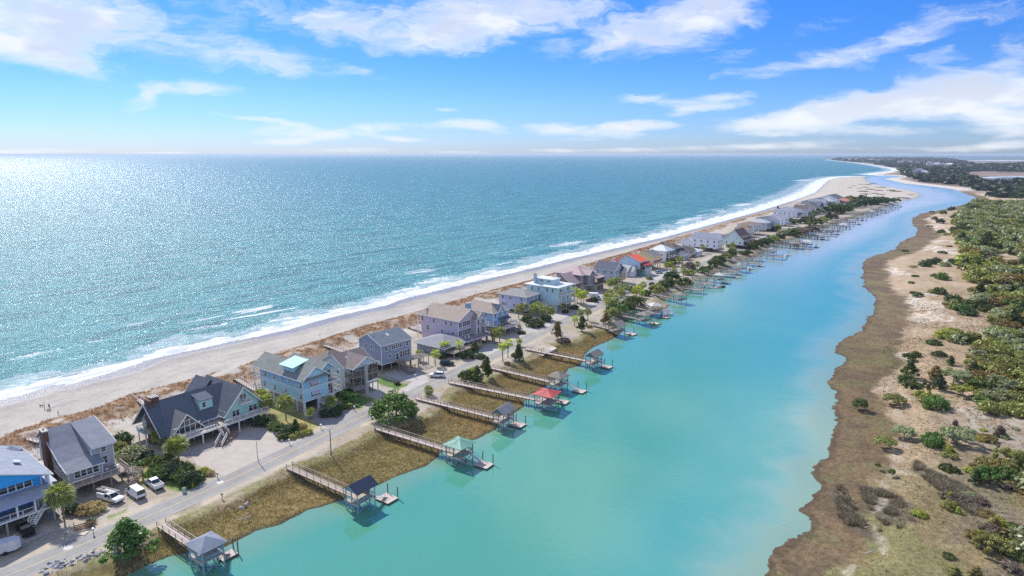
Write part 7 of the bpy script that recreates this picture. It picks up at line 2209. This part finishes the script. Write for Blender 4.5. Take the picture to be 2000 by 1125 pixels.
def car(kind, label, at, head, col, z=1.53, cat='car', name=None):
    x, y = G(at[0], at[1], z)
    t = thing(name or 'parked_car', label, cat, (x, y, z), R(90 - head))
    paint = mat('car_paint_' + '_'.join(str(int(c * 100)) for c in col), col, .28, .03, .3, spec=.6)
    gl = mat('car_glass', (.02, .03, .035), .08, .05, spec=.9)
    blk = mat('black_plastic', (.02, .02, .02), .5); rub = mat('tyre_rubber', (.025, .025, .025), .9); rimm = mat('wheel_rim', (.45, .45, .46), .35)
    P = {'suv': (4.7, 1.85, [(-2.35, .45, .95), (-2.25, .35, 1.05), (-1.2, .32, 1.05), (1.0, .32, 1.05), (1.9, .34, .98), (2.3, .42, .82), (2.35, .5, .7)], [(-2.2, 1.05, 1.05), (-1.95, 1.05, 1.66), (.1, 1.05, 1.70), (1.05, 1.05, 1.05)]),
         'pickup': (5.6, 1.95, [(-2.8, .55, 1.1), (-2.7, .45, 1.15), (-.6, .42, 1.15), (1.1, .42, 1.18), (2.4, .45, 1.08), (2.75, .52, .95), (2.8, .6, .8)], [(-.75, 1.15, 1.15), (-.55, 1.15, 1.78), (.65, 1.15, 1.82), (1.45, 1.15, 1.15)]),
         'van': (5.4, 1.98, [(-2.7, .5, 1.15), (-2.6, .4, 1.2), (-.5, .38, 1.2), (1.5, .38, 1.2), (2.35, .42, 1.12), (2.65, .5, .95), (2.7, .55, .8)], [(-2.64, 1.2, 1.2), (-2.5, 1.2, 2.05), (1.0, 1.2, 2.08), (1.9, 1.2, 1.2)]),
         'sedan': (4.5, 1.8, [(-2.25, .45, .9), (-2.1, .35, .98), (-1.2, .3, 1.0), (1.0, .3, .98), (1.8, .32, .9), (2.2, .4, .75), (2.25, .5, .65)], [(-1.8, .98, .98), (-1.0, .98, 1.42), (.2, .98, 1.45), (1.1, .98, .98)])}[kind]
    L, W, prof, cab = P
    b = MB(); secs = []
    for i, (px_, zb, zt) in enumerate(prof):
        f = .9 if i in (0, len(prof) - 1) else 1.0
        w = W / 2 * f
        secs.append([(px_, -w * .94, zb), (px_, -w, (zb + zt) / 2), (px_, -w * .93, zt), (px_, w * .93, zt), (px_, w, (zb + zt) / 2), (px_, w * .94, zb)])
    loft(b, secs); b.build('body', paint, t)
    # cabin: glass block with a painted top and pillars
    g = MB(); w0, w1 = W / 2 * .9, W / 2 * .74
    A = [(cab[0][0], cab[0][2]), (cab[3][0], cab[3][2])]; T = [(cab[1][0], cab[1][2]), (cab[2][0], cab[2][2])]
    bot = [(A[0][0], -w0, A[0][1]), (A[1][0], -w0, A[1][1]), (A[1][0], w0, A[1][1]), (A[0][0], w0, A[0][1])]
    top = [(T[0][0], -w1, T[0][1] - .05), (T[1][0], -w1, T[1][1] - .05), (T[1][0], w1, T[1][1] - .05), (T[0][0], w1, T[0][1] - .05)]
    loft(g, [bot, top]); g.build('windows', gl, t)
    r = MB(); r.slab([(p[0], p[1], p[2] + .06) for p in top], .07)
    for p, q in zip(bot, top): r.bar(p, q, .07, .07)
    if kind in ('suv', 'sedan', 'pickup'):
        for s in (-1, 1):
            m0 = (.2 if kind != 'pickup' else .35); r.bar((m0, s * w0 * 1.0, bot[0][2]), (m0 - .1, s * w1, top[0][2]), .08, .05)
    if kind == 'van':
        for s in (-1, 1):
            r.slab([(-2.55, s * (w0 + .02), 1.22), (.75, s * (w0 + .02), 1.22), (.55, s * (w1 + .03), 2.0), (-2.48, s * (w1 + .03), 2.0)][::s], .01)
            r.bar((-2.6, s * .5, 1.6), (.6, s * .5, 2.1), .01)
    r.build('roof', paint, t)
    if kind == 'pickup':
        b = MB(); b.box(-2.7, -.8, -W / 2 * .82, W / 2 * .82, 1.151, 1.17); b.build('cargo_bed', blk, t)
        b = MB()
        for s in (-1, 1): b.box(-2.78, -.78, s * W / 2 * .88 - .05, s * W / 2 * .88 + .05, 1.15, 1.3)
        b.box(-2.8, -2.72, -W / 2 * .88, W / 2 * .88, 1.15, 1.3); b.build('bed_wall', paint, t)
    wk = ('wheel',)
    if wk not in CACHE:
        a = MB(); a.tube((0, -.12, 0), (0, .12, 0), .36, n=16); rr_ = MB(); rr_.tube((0, -.135, 0), (0, .135, 0), .2, n=10)
        CACHE[wk] = (a.mesh('wheel', rub), rr_.mesh('rim', rimm))
    for px_ in (-L * .3, L * .31):
        for s in (-1, 1):
            w_ = link('wheel', CACHE[wk][0], t, (px_, s * (W / 2 - .1), .36)); link('rim', CACHE[wk][1], w_)
    for s in (-1, 1):
        MB().box(L / 2 - .1, L / 2 - .01, s * W * .34 - .16, s * W * .34 + .16, .68, .82).build('headlight', mat('lamp_glass', (.7, .7, .66), .15), t)
        MB().box(-L / 2 + .0, -L / 2 + .07, s * W * .38 - .09, s * W * .38 + .09, .8, 1.02).build('tail_light', mat('tail_red', (.35, .01, .01), .3), t)
        MB().box(cab[3][0] - .45, cab[3][0] - .2, s * (W / 2 + .12) - .1, s * (W / 2 + .12) + .1, cab[3][2] + .02, cab[3][2] + .2).build('mirror', blk, t)
    MB().box(L / 2 - .06, L / 2 + .05, -W * .44, W * .44, .42, .6).build('bumper', blk if kind != 'van' else paint, t)
    MB().box(-L / 2 - .05, -L / 2 + .06, -W * .44, W * .44, .48, .64).build('bumper', blk, t)
    return t


WH = (.76, .77, .78)
u = car('pickup', 'white utility truck with a ladder rack, nearest the tall palm', (217, 978), 112, WH, cat='truck', name='utility_truck')
b = MB(); b.box(-2.75, -.85, -.97, -.6, 1.3, 1.65); b.box(-2.75, -.85, .6, .97, 1.3, 1.65); b.build('tool_box', mat('car_paint_76_77_78', WH), u)
b = MB()
for q in (-2.5, -.6): b.bar((q, -.8, 1.6), (q, -.8, 2.15), .05); b.bar((q, .8, 1.6), (q, .8, 2.15), .05); b.bar((q, -.8, 2.15), (q, .8, 2.15), .05)
b.build('ladder_rack', mat('rack_steel', (.3, .3, .3), .5), u)
for s in (-.55, .3):
    b = MB(); b.bar((-3.2, s, 2.22), (1.9, s, 2.26), .05, .09); b.bar((-3.2, s + .4, 2.22), (1.9, s + .4, 2.26), .05, .09)
    for i in range(14): b.bar((-3.1 + i * .37, s, 2.24), (-3.1 + i * .37, s + .4, 2.24), .04)
    b.build('ladder', mat('ladder_alloy', (.62, .58, .54), .5), u)
v_ = car('van', 'white panel van parked between the two trucks', (266, 968), -52, WH, cat='van', name='panel_van')
for s in (-1, 1): MB().box(-2.68, -2.6, s * .42 - .3, s * .42 + .3, 1.35, 1.85).build('rear_window', mat('car_glass', (.02, .03, .035)), v_)
car('pickup', 'white pickup truck with an open bed, next to the green thicket', (302, 950), -50, WH, cat='truck', name='pickup_truck')
car('pickup', 'black truck in the shade under the bright blue house', (50, 1040), -50, (.015, .016, .018), cat='truck', name='pickup_truck')
car('suv', 'white sport utility car crossing the driveway mouth', (853, 736), 273, WH)
car('suv', 'black sport utility car on the sandy lot by the bungalow', (873, 713), 95, (.012, .014, .018))
car('sedan', 'dark red car next to the white box truck', (1153, 589), 95, (.22, .02, .02))
car('suv', 'pale blue car beside the butter yellow house', (1287, 534), 75, (.40, .50, .60))
car('suv', 'dark car half hidden behind the olive bush at the bend', (1273, 557), 30, (.05, .035, .035))
car('sedan', 'red car behind the palms of the grey blue house', (1209, 563), 90, (.25, .02, .03))
car('suv', 'white car under the big white house', (1408, 487), 70, (.6, .62, .64))
car('sedan', 'silver car on the lot before the pale mint house', (1470, 468), 60, (.5, .52, .55))
car('suv', 'grey car near the flat roofed white house', (1500, 462), 60, (.3, .32, .36))
t = car('van', 'white box truck parked before the taupe house', (1164, 585), 105, WH, cat='truck', name='box_truck')
b = MB(); b.box(-3.4, .9, -1.15, 1.15, .9, 3.2); b.build('cargo_box', mat('box_white', (.74, .76, .78), .5), t)
b = MB(); b.poly([(-2.2, -1.156, 1.6), (-1.2, -1.156, 1.7), (-.9, -1.156, 2.2), (-1.9, -1.156, 2.1)]); b.build('stripe', mat('grey_print', (.3, .34, .4)), t)
# teardrop trailer
x, y = G(16, 1078, 1.53)
t = thing('cargo_trailer', 'small white enclosed trailer with a wedge nose at the left edge', 'trailer', (x, y, 1.53), R(90 - 52))
b = MB(); loft(b, [[(-2.2, -1, .5), (-2.2, 1, .5), (-2.2, 1, 2.3), (-2.2, -1, 2.3)], [(1.2, -1, .5), (1.2, 1, .5), (1.2, 1, 2.3), (1.2, -1, 2.3)], [(1.9, -.35, .5), (1.9, .35, .5), (1.9, .35, 2.1), (1.9, -.35, 2.1)]]); b.build('body', mat('trailer_white', (.66, .66, .66), .4), t)
for s in (-1, 1): link('wheel', CACHE[('wheel',)][0], t, (-.4, s * 1.02, .36))
MB().bar((1.8, 0, .45), (3.0, 0, .45), .1).build('hitch', mat('rack_steel', (.3, .3, .3)), t)

# ------------------------------------------------------------------ street furniture and small things
x, y = G(647, 890, 1.4)
t = thing('street_lamp', 'tall timber street lamp on the creek verge', 'street lamp', (x, y, 1.2))
MB().tube((0, 0, -.3), (0, 0, 6.6), .14, .1, 8).build('pole', pile_m, t)
b = MB(); b.bar((0, 0, 6.5), (-.5, .35, 6.75), .06); b.box(-.85, -.35, .15, .55, 6.68, 6.82); b.build('lamp_head', mat('lamp_grey', (.5, .52, .55), .4), t)
x, y = G(504, 903, 1.5)
t = thing('marker_post', 'bent grey and white pole at the edge of the forecourt', 'post', (x, y, 1.5))
MB().tube((.15, -.1, -.1), (0, 0, 2.0), .08, .07, 8).build('post_foot', pile_m, t); MB().tube((0, 0, 2.0), (0, 0, 5.2), .1, .09, 8).build('post_sleeve', mat('pale_sleeve', (.52, .54, .55), .5), t)
x, y = G(376, 950, 1.5)
t = thing('fire_hydrant', 'yellow fire hydrant by the roadside shrubs', 'hydrant', (x, y, 1.45))
ym = mat('hydrant_yellow', (.75, .38, .02), .4)
MB().tube((0, 0, 0), (0, 0, .75), .16, .15, 10).tube((0, 0, .75), (0, 0, .95), .2, .08, 10).build('barrel', ym, t); MB().tube((-.28, 0, .55), (.28, 0, .55), .08, n=8).build('nozzle', ym, t)
x, y = G(360, 962, 1.5)
t = thing('utility_box', 'pale green utility pedestal beside the hydrant', 'utility box', (x, y, 1.45))
MB().box(-.3, .3, -.3, .3, 0, 1.0).build('cabinet', mat('pale_green_box', (.42, .5, .44)), t); MB().box(-.34, .34, -.34, .34, 1.0, 1.1).build('lid', mat('box_lid_green', (.1, .22, .14)), t)
for (u, v, c, lb) in ((425, 934, (.25, .2, .32), 'dark mauve mailbox post at the left corner of the forecourt'), (627, 838, (.75, .75, .75), 'white mailbox at the mouth of the turquoise driveway'), (692, 802, (.75, .75, .75), 'slim white marker at the lawn edge'), (183, 1044, (.6, .65, .75), 'pale mailbox by the small round conifer'), (565, 868, (.45, .42, .4), 'small grey box at the road edge of the planted bed'),
                      (434, 975, (.12, .1, .09), 'short timber bollard on the creek verge'), (811, 739, (.6, .62, .66), 'small pale sign before the slate blue house'), (733, 846, (.16, .17, .2), 'dark sign post at the mint roofed dock')):
    x, y = G(u, v, 1.5)
    t = thing('mailbox' if 'mailbox' in lb or 'box' in lb else 'post', lb, 'mailbox' if 'box' in lb else 'post', (x, y, 1.4), R(40))
    MB().box(-.06, .06, -.06, .06, 0, 1.05).build('post', rail_w, t); MB().box(-.16, .16, -.28, .28, 1.05, 1.4).build('box', mat('mailbox_' + str(int(sum(c) * 100)), c, .5), t)
# wooden crate pen, boards
x, y = G(163, 1030, 1.5)
t = thing('plank_pen', 'slatted brown bin pen between palm and pampas grass', 'fence', (x, y, 1.5), R(40))
for s in range(4):
    for (a, c) in (((-1.4, -.9), (1.4, -.9)), ((-1.4, -.9), (-1.4, .9)), ((1.4, -.9), (1.4, .9))):
        MB().bar((*a, .2 + s * .33), (*c, .2 + s * .33), .04, .22).build('slat', mat('red_brown_slat', (.30, .17, .10), .8), t)
t = thing('lumber_stack', 'stack of fresh pale boards on the apron beside the pen', 'lumber', (*G(148, 1040, 1.53), 1.54), R(-12))
for i in range(5):
    MB().box(-2.4, 2.4, -.6 + i * .25, -.4 + i * .25, 0, .12).build('board', mat('fresh_lumber' if i % 2 else 'pale_lumber', (.62, .47, .24) if i % 2 else (.6, .58, .55), .8), t)
# riprap
mr_ = [mat('riprap_' + n_, c_, .9, .25, 2.0, .4, 6) for n_, c_ in (('grey', (.24, .25, .28)), ('dark', (.12, .125, .14)), ('pale', (.42, .41, .42)))]
RK = []
for i in range(9):
    g = random.Random(i)
    bm = bmesh.new(); bmesh.ops.create_icosphere(bm, subdivisions=1, radius=1)
    for vv in bm.verts: vv.co *= g.uniform(.7, 1.15)
    me = bpy.data.meshes.new('stone'); bm.to_mesh(me); bm.free(); me.materials.append(mr_[i % 3]); RK.append(me)
t = thing('riprap', 'heap of grey boulders between road and creek at the bottom left', 'rocks', (*G(160, 1100, 1.0), .0))
lp = [G(u, v, 1.0) for u, v in ((70, 1150), (100, 1118), (150, 1104), (200, 1085), (238, 1078))]
for i in range(280):
    f = random.random() * (len(lp) - 1.001); k = int(f); f -= k
    off = random.uniform(-2.4, 1.0)
    x = lp[k][0] + (lp[k + 1][0] - lp[k][0]) * f + off * .8; y = lp[k][1] + (lp[k + 1][1] - lp[k][1]) * f - off * .6
    s = random.uniform(.3, .72)
    o = link('stone', RK[random.randrange(9)], t, (x - t.location.x, y - t.location.y, .9 - abs(off + .3) * .1 + random.uniform(0, .35)), (random.random() * 6, random.random() * 6, random.random() * 6), (s * 1.3, s, s * .8))
for i, (u, v) in enumerate(((466, 980), (474, 982), (480, 987), (472, 992), (461, 984), (483, 983))):
    x, y = G(u, v, .6); o = link('boulder', RK[2 + 3 * (i % 3)], None, (x, y, .55), (i, i * 2, i), (.7, .5, .35)); tag(o, 'pale slab lying in the marsh beside the verge', 'rock', 'pale slabs in the marsh')
# driftwood on the right bank
for i, (u, v, a, L) in enumerate(((1783, 738, 20, 3.6), (1790, 735, -30, 3), (1866, 930, -60, 2.6), (1920, 985, -35, 4.2), (1940, 1000, -25, 4.6), (1888, 690, 10, 3.0), (1915, 800, -30, 5.0), (1905, 795, -20, 4.0), (1955, 1010, -30, 5), (1880, 990, -40, 2.4), (1700, 1080, 10, 1.8), (478, 1010, 30, 2.6), (404, 1000, 35, 3.2))):
    x, y = G(u, v, 1.3)
    g = random.Random(i); b = MB(); b.tube((-L / 2, 0, .1), (L / 2, .2, .35), .11, .05, 6)
    for j in range(4):
        q = g.uniform(-.3, .45) * L; b.tube((q, .05, .2), (q + g.uniform(-.2, .9), g.uniform(-1, 1), g.uniform(.3, 1.0)), .05, .02, 5)
    o = b.build('driftwood', bark_pale, None, (x, y, 1.25 if u > 1000 else .9), (0, 0, R(a))); tag(o, 'bleached dead branch lying on the ground', 'driftwood', 'bleached dead branches lying about')
# dune crossovers
for (a, c, lb) in (((300, 800), (262, 772), 'wooden dune crossover behind the A frame house'), ((500, 760), (462, 738), 'arched dune crossover beside the turquoise house'), ((690, 690), (632, 672), 'long grey dune crossover behind the slate blue house'), ((840, 648), (804, 636), 'short dune crossover behind the mauve house'), ((78, 860), (52, 852), 'dune crossover behind the grey house')):
    A = Vector((*G(*a, 3), 0)); B_ = Vector((*G(*c, 3), 0)); d = B_ - A; L = d.length
    t = thing('dune_crossover', lb, 'boardwalk', (A.x, A.y, 1.4), math.atan2(d.y, d.x))
    MB().box(0, L, -.7, .7, 1.2, 1.32).build('walkway', wood_pink, t)
    MB().bar((L, 0, 1.25), (L + 2.6, 0, .1), 1.3, .1).build('stairs', wood_pink, t)
    b = MB()
    for s in (-.7, .7):
        b.bar((0, s, 2.25), (L, s, 2.25), .1); b.bar((0, s, 1.8), (L, s, 1.8), .06); b.bar((L, s, 2.25), (L + 2.6, s, 1.1), .1)
        for i in range(int(L / 1.6) + 1): b.box(i * 1.6 - .05, i * 1.6 + .05, s - .05, s + .05, -.2, 2.25)
    b.build('railing', mat('pale_rail', (.5, .44, .4), .8), t)
for (u, v, h_) in ((87, 800, 2.2), (114, 812, 1.3), (625, 660, 2.0), (929, 578, 3), (937, 578, 2.6), (1139, 519, 2.4)):
    x, y = G(u, v, 1.2); b = MB(); b.tube((0, 0, -.2), (.1, 0, h_), .07, .06, 6); b.box(-.18, .18, -.03, .03, h_ - .3, h_) if h_ < 2 else None
    o = b.build('beach_post', pile_m, None, (x, y, 1.1)); tag(o, 'thin dark stake standing on the beach sand before the dunes', 'post', 'stakes along the beach')

# ------------------------------------------------------------------ walker and dogs
def skin_body(name, joints, edges, m, parent, lvl=1):
    me = bpy.data.meshes.new(name); me.from_pydata([j[:3] for j in joints], edges, [])
    o = link(name, me, parent); me.materials.append(m)
    o.modifiers.new('Skin', 'SKIN')
    for i, j in enumerate(joints): me.skin_vertices[0].data[i].radius = (j[3], j[3])
    me.skin_vertices[0].data[0].use_root = True
    s = o.modifiers.new('Sub', 'SUBSURF'); s.levels = lvl; s.render_levels = lvl
    return o


x, y = G(97, 801, 1.0); zb = terr_z(x, y)
t = thing('person', 'walker in a dark blue jacket and light blue trousers striding along the beach', 'person', (x, y, zb), R(60))
skin = mat('skin', (.45, .28, .2), .6)
skin_body('body', [(0, 0, .92, .13), (0, 0, 1.15, .13), (.02, 0, 1.38, .15), (.03, 0, 1.5, .06), (.05, 0, 1.62, .1), (.05, 0, 1.72, .08), (0, .19, 1.4, .06), (-.12, .24, 1.14, .045), (.05, .25, .92, .035), (0, -.19, 1.4, .06), (.12, -.24, 1.14, .045), (.28, -.22, .98, .035),
                   (.02, .1, .86, .09), (.2, .1, .48, .065), (.22, .1, .08, .05), (.34, .1, .03, .04), (-.02, -.1, .86, .09), (-.12, -.1, .48, .065), (-.34, -.1, .12, .05), (-.26, -.1, .03, .04)],
          [(0, 1), (1, 2), (2, 3), (3, 4), (4, 5), (2, 6), (6, 7), (7, 8), (2, 9), (9, 10), (10, 11), (0, 12), (12, 13), (13, 14), (14, 15), (0, 16), (16, 17), (17, 18), (18, 19)], skin, t)
skin_body('jacket', [(0, 0, .9, .155), (0, 0, 1.15, .155), (.02, 0, 1.4, .175), (0, .2, 1.4, .08), (-.12, .25, 1.13, .065), (.04, .26, .96, .055), (0, -.2, 1.4, .08), (.12, -.25, 1.13, .065), (.25, -.23, 1.0, .055)], [(0, 1), (1, 2), (2, 3), (3, 4), (4, 5), (2, 6), (6, 7), (7, 8)], mat('navy_jacket', (.03, .04, .14)), t)
skin_body('trousers', [(0, 0, .9, .145), (.02, .1, .84, .11), (.2, .1, .47, .085), (.22, .1, .12, .07), (-.02, -.1, .84, .11), (-.12, -.1, .47, .085), (-.33, -.1, .16, .07)], [(0, 1), (1, 2), (2, 3), (0, 4), (4, 5), (5, 6)], mat('pale_blue_trousers', (.25, .33, .62)), t)
skin_body('hair', [(.03, 0, 1.68, .1), (.02, 0, 1.76, .09)], [(0, 1)], mat('brown_hair', (.08, .04, .02)), t)
for (u, v, rz, lb) in ((81, 794, 200, 'black dog walking ahead on the beach, left of the walker'), (96, 806, 190, 'black dog close to the feet of the walker')):
    x, y = G(u, v, 1.0)
    t = thing('dog', lb, 'dog', (x, y, terr_z(x, y)), R(rz))
    fur = mat('black_fur', (.015, .014, .013), .9)
    J = [(-.32, 0, .52, .10), (0, 0, .50, .12), (.26, 0, .53, .13), (.42, 0, .66, .075), (.54, 0, .74, .075), (.70, 0, .69, .04), (-.52, 0, .6, .03), (-.66, 0, .74, .018)]
    E_ = [(0, 1), (1, 2), (2, 3), (3, 4), (4, 5), (0, 6), (6, 7)]
    for s in (-.09, .09):
        for (bx, kz, fr) in ((-.3, 0, 0), (.26, 2, 2)):
            k = len(J)
            if fr == 0: J += [(-.26, s, .4, .07), (-.22, s, .3, .05), (-.36, s, .18, .035), (-.32, s, .03, .035)]
            else: J += [(.26, s, .4, .06), (.25, s, .25, .04), (.29, s, .14, .035), (.29, s, .03, .035)]
            E_ += [(fr, k), (k, k + 1), (k + 1, k + 2), (k + 2, k + 3)]
    skin_body('body', J, E_, fur, t)
    b = MB()
    for s in (-1, 1): b.bar((.50, s * .05, .80), (.47, s * .08, .90), .05, .03)
    b.build('ears', fur, t)

# ------------------------------------------------------------------ far settlement
hm = []
for i, (wc, rc) in enumerate((((.62, .62, .62), (.32, .33, .36)), ((.5, .52, .55), (.5, .52, .55)), ((.42, .34, .3), (.2, .18, .2)), ((.66, .66, .64), (.6, .62, .66)))):
    b = MB(); b.box(-1, 1, -.8, .8, 0, 1); b.cur = 1
    b.poly([(-1.1, -.9, 1), (1.1, -.9, 1), (1.1, 0, 1.55), (-1.1, 0, 1.55)]); b.poly([(-1.1, 0, 1.55), (1.1, 0, 1.55), (1.1, .9, 1), (-1.1, .9, 1)]); b.cur = 0
    b.poly([(-1, -.8, 1), (-1, .8, 1), (-1, 0, 1.5)]); b.poly([(1, .8, 1), (1, -.8, 1), (1, 0, 1.5)]); b.cur = 2
    for q in (-.6, 0, .6): b.box(q - .15, q + .15, -.83, -.8, .5, .8)
    hm.append(b.mesh('far_house', [mat('far_wall_%d' % i, wc), mat('far_roof_%d' % i, rc), glass]))
for i in range(46):
    f = i / 45
    u = 1640 + 225 * f + random.uniform(-6, 6); v = 313.6 + 16 * f ** 1.5 - random.uniform(0, 3.2)
    x, y = G(u, v, 2); s = random.uniform(9, 15) * (1.25 if f < .3 else 1)
    tag(link('far_house', hm[random.randrange(4)], None, (x, y, 1.5), (0, 0, random.uniform(0, 3.1)), (s, s, s * .95)), 'pale beach house among the trees of the distant headland', 'house', 'houses on the distant headland')
for (u, v, s, k, lb) in ((1793, 341, 14, 0, 'big white house at the edge of the headland wood, rear one'), (1802, 345, 13, 3, 'wide white house nearest the inlet'), (1787, 338, 11, 2, 'grey roofed house left of the white ones'), (1817, 326, 12, 0, 'white house row in the gap of the far wood'), (1895, 328, 10, 1, 'grey house beside the far marsh'), (1872, 331, 9, 0, 'small white house before the far marsh')):
    x, y = G(u, v, 2); tag(link('far_house', hm[k], None, (x, y, 1.5), (0, 0, .5), (s, s, s)), lb, 'house')
# pale pools and far land strips
pool = mat('marsh_pool', (.45, .55, .62), .15, .1, .01, spec=.9)
dpool = mat('dark_pool', (.03, .05, .10), .2, .1, .01)
for (pts, m, lb) in (([(1905, 348), (1935, 345), (2100, 343), (2100, 346), (1950, 348)], pool, 'pale tidal pool'), ([(1927, 348.6), (1960, 346.6), (2100, 346.4), (2100, 350), (1960, 350)], dpool, 'dark tidal pool'), ([(1900, 357), (1920, 354.6), (2100, 354), (2100, 359), (1950, 358)], pool, 'pale tidal pool'), ([(1975, 392), (2010, 389), (2060, 390), (2040, 394), (1985, 395)], mat('green_pool', (.06, .2, .16), .2), 'small green pond'),
                     ([(1850, 314.5), (1930, 312.6), (2100, 312), (2100, 314.4), (1930, 314.6)], pool, 'far inlet water'), ([(1870, 319.5), (1905, 318), (1900, 319.8)], pool, 'far inlet water')):
    b = MB(); b.poly([(*G(u, v, 1.9), 1.95) for u, v in pts][::-1]); tag(b.build('tidal_pool', m), lb, kind='structure')
land = mat('far_marsh_land', (.10, .10, .09), .9, .2, .002)
for (v0, v1, u0, u1, zt) in ((306.6, 308.0, 1640, 2600, 2), (304.6, 305.8, 1590, 2600, 3), (303.0, 303.9, 1540, 2600, 8), (308.9, 310.6, 1900, 2600, 2)):
    b = MB(); pts = [(*G(u0, v1, 0), 0), (*G(u1, v1, 0), 0), (*G(u1, v0, 0), 0), (*G(u0 + 60, v0, 0), 0)]
    b.slab([(p[0], p[1], zt) for p in pts], zt + .5); tag(b.build('far_land', land), 'low marsh land near the horizon', kind='structure')
# dark wrack and grass tufts on the spit
tf = [(1668, 363), (1682, 360), (1695, 361), (1705, 359), (1660, 366), (1690, 366), (1712, 366), (1700, 370), (1685, 374), (1695, 375), (1707, 378), (1720, 380), (1688, 379), (1740, 372), (1750, 374), (1755, 386), (1765, 387), (1730, 386), (1672, 385), (1665, 387), (1690, 389), (1705, 386), (1715, 372), (1678, 368), (1723, 366), (1780, 380), (1715, 388), (1735, 391)]
for (u, v) in tf:
    x, y = G(u, v, 1.5); plant('beach_tuft', 'low dark tuft on the pale sand of the spit', 'tuft', x, y, random.uniform(4, 9), 'scrub', L_brown, 'far', 'dark tufts on the sand spit', .18, False, 1.3)

# ------------------------------------------------------------------ the air between here and the horizon
HAZE = True
if HAZE:
    b = MB(); b.box(-45000, 45000, -2000, 70000, -3.5, 72.0)
    m = bpy.data.materials.new('haze'); m.use_nodes = True
    m.node_tree.nodes.remove(m.node_tree.nodes['Principled BSDF'])
    pv = m.node_tree.nodes.new('ShaderNodeVolumePrincipled')
    pv.inputs['Color'].default_value = (.72, .86, 1.0, 1); pv.inputs['Density'].default_value = 5.0e-5; pv.inputs['Anisotropy'].default_value = .2
    m.node_tree.links.new(pv.outputs[0], m.node_tree.nodes['Material Output'].inputs['Volume'])
    tag(b.build('haze', m), 'thin sea haze', kind='stuff')
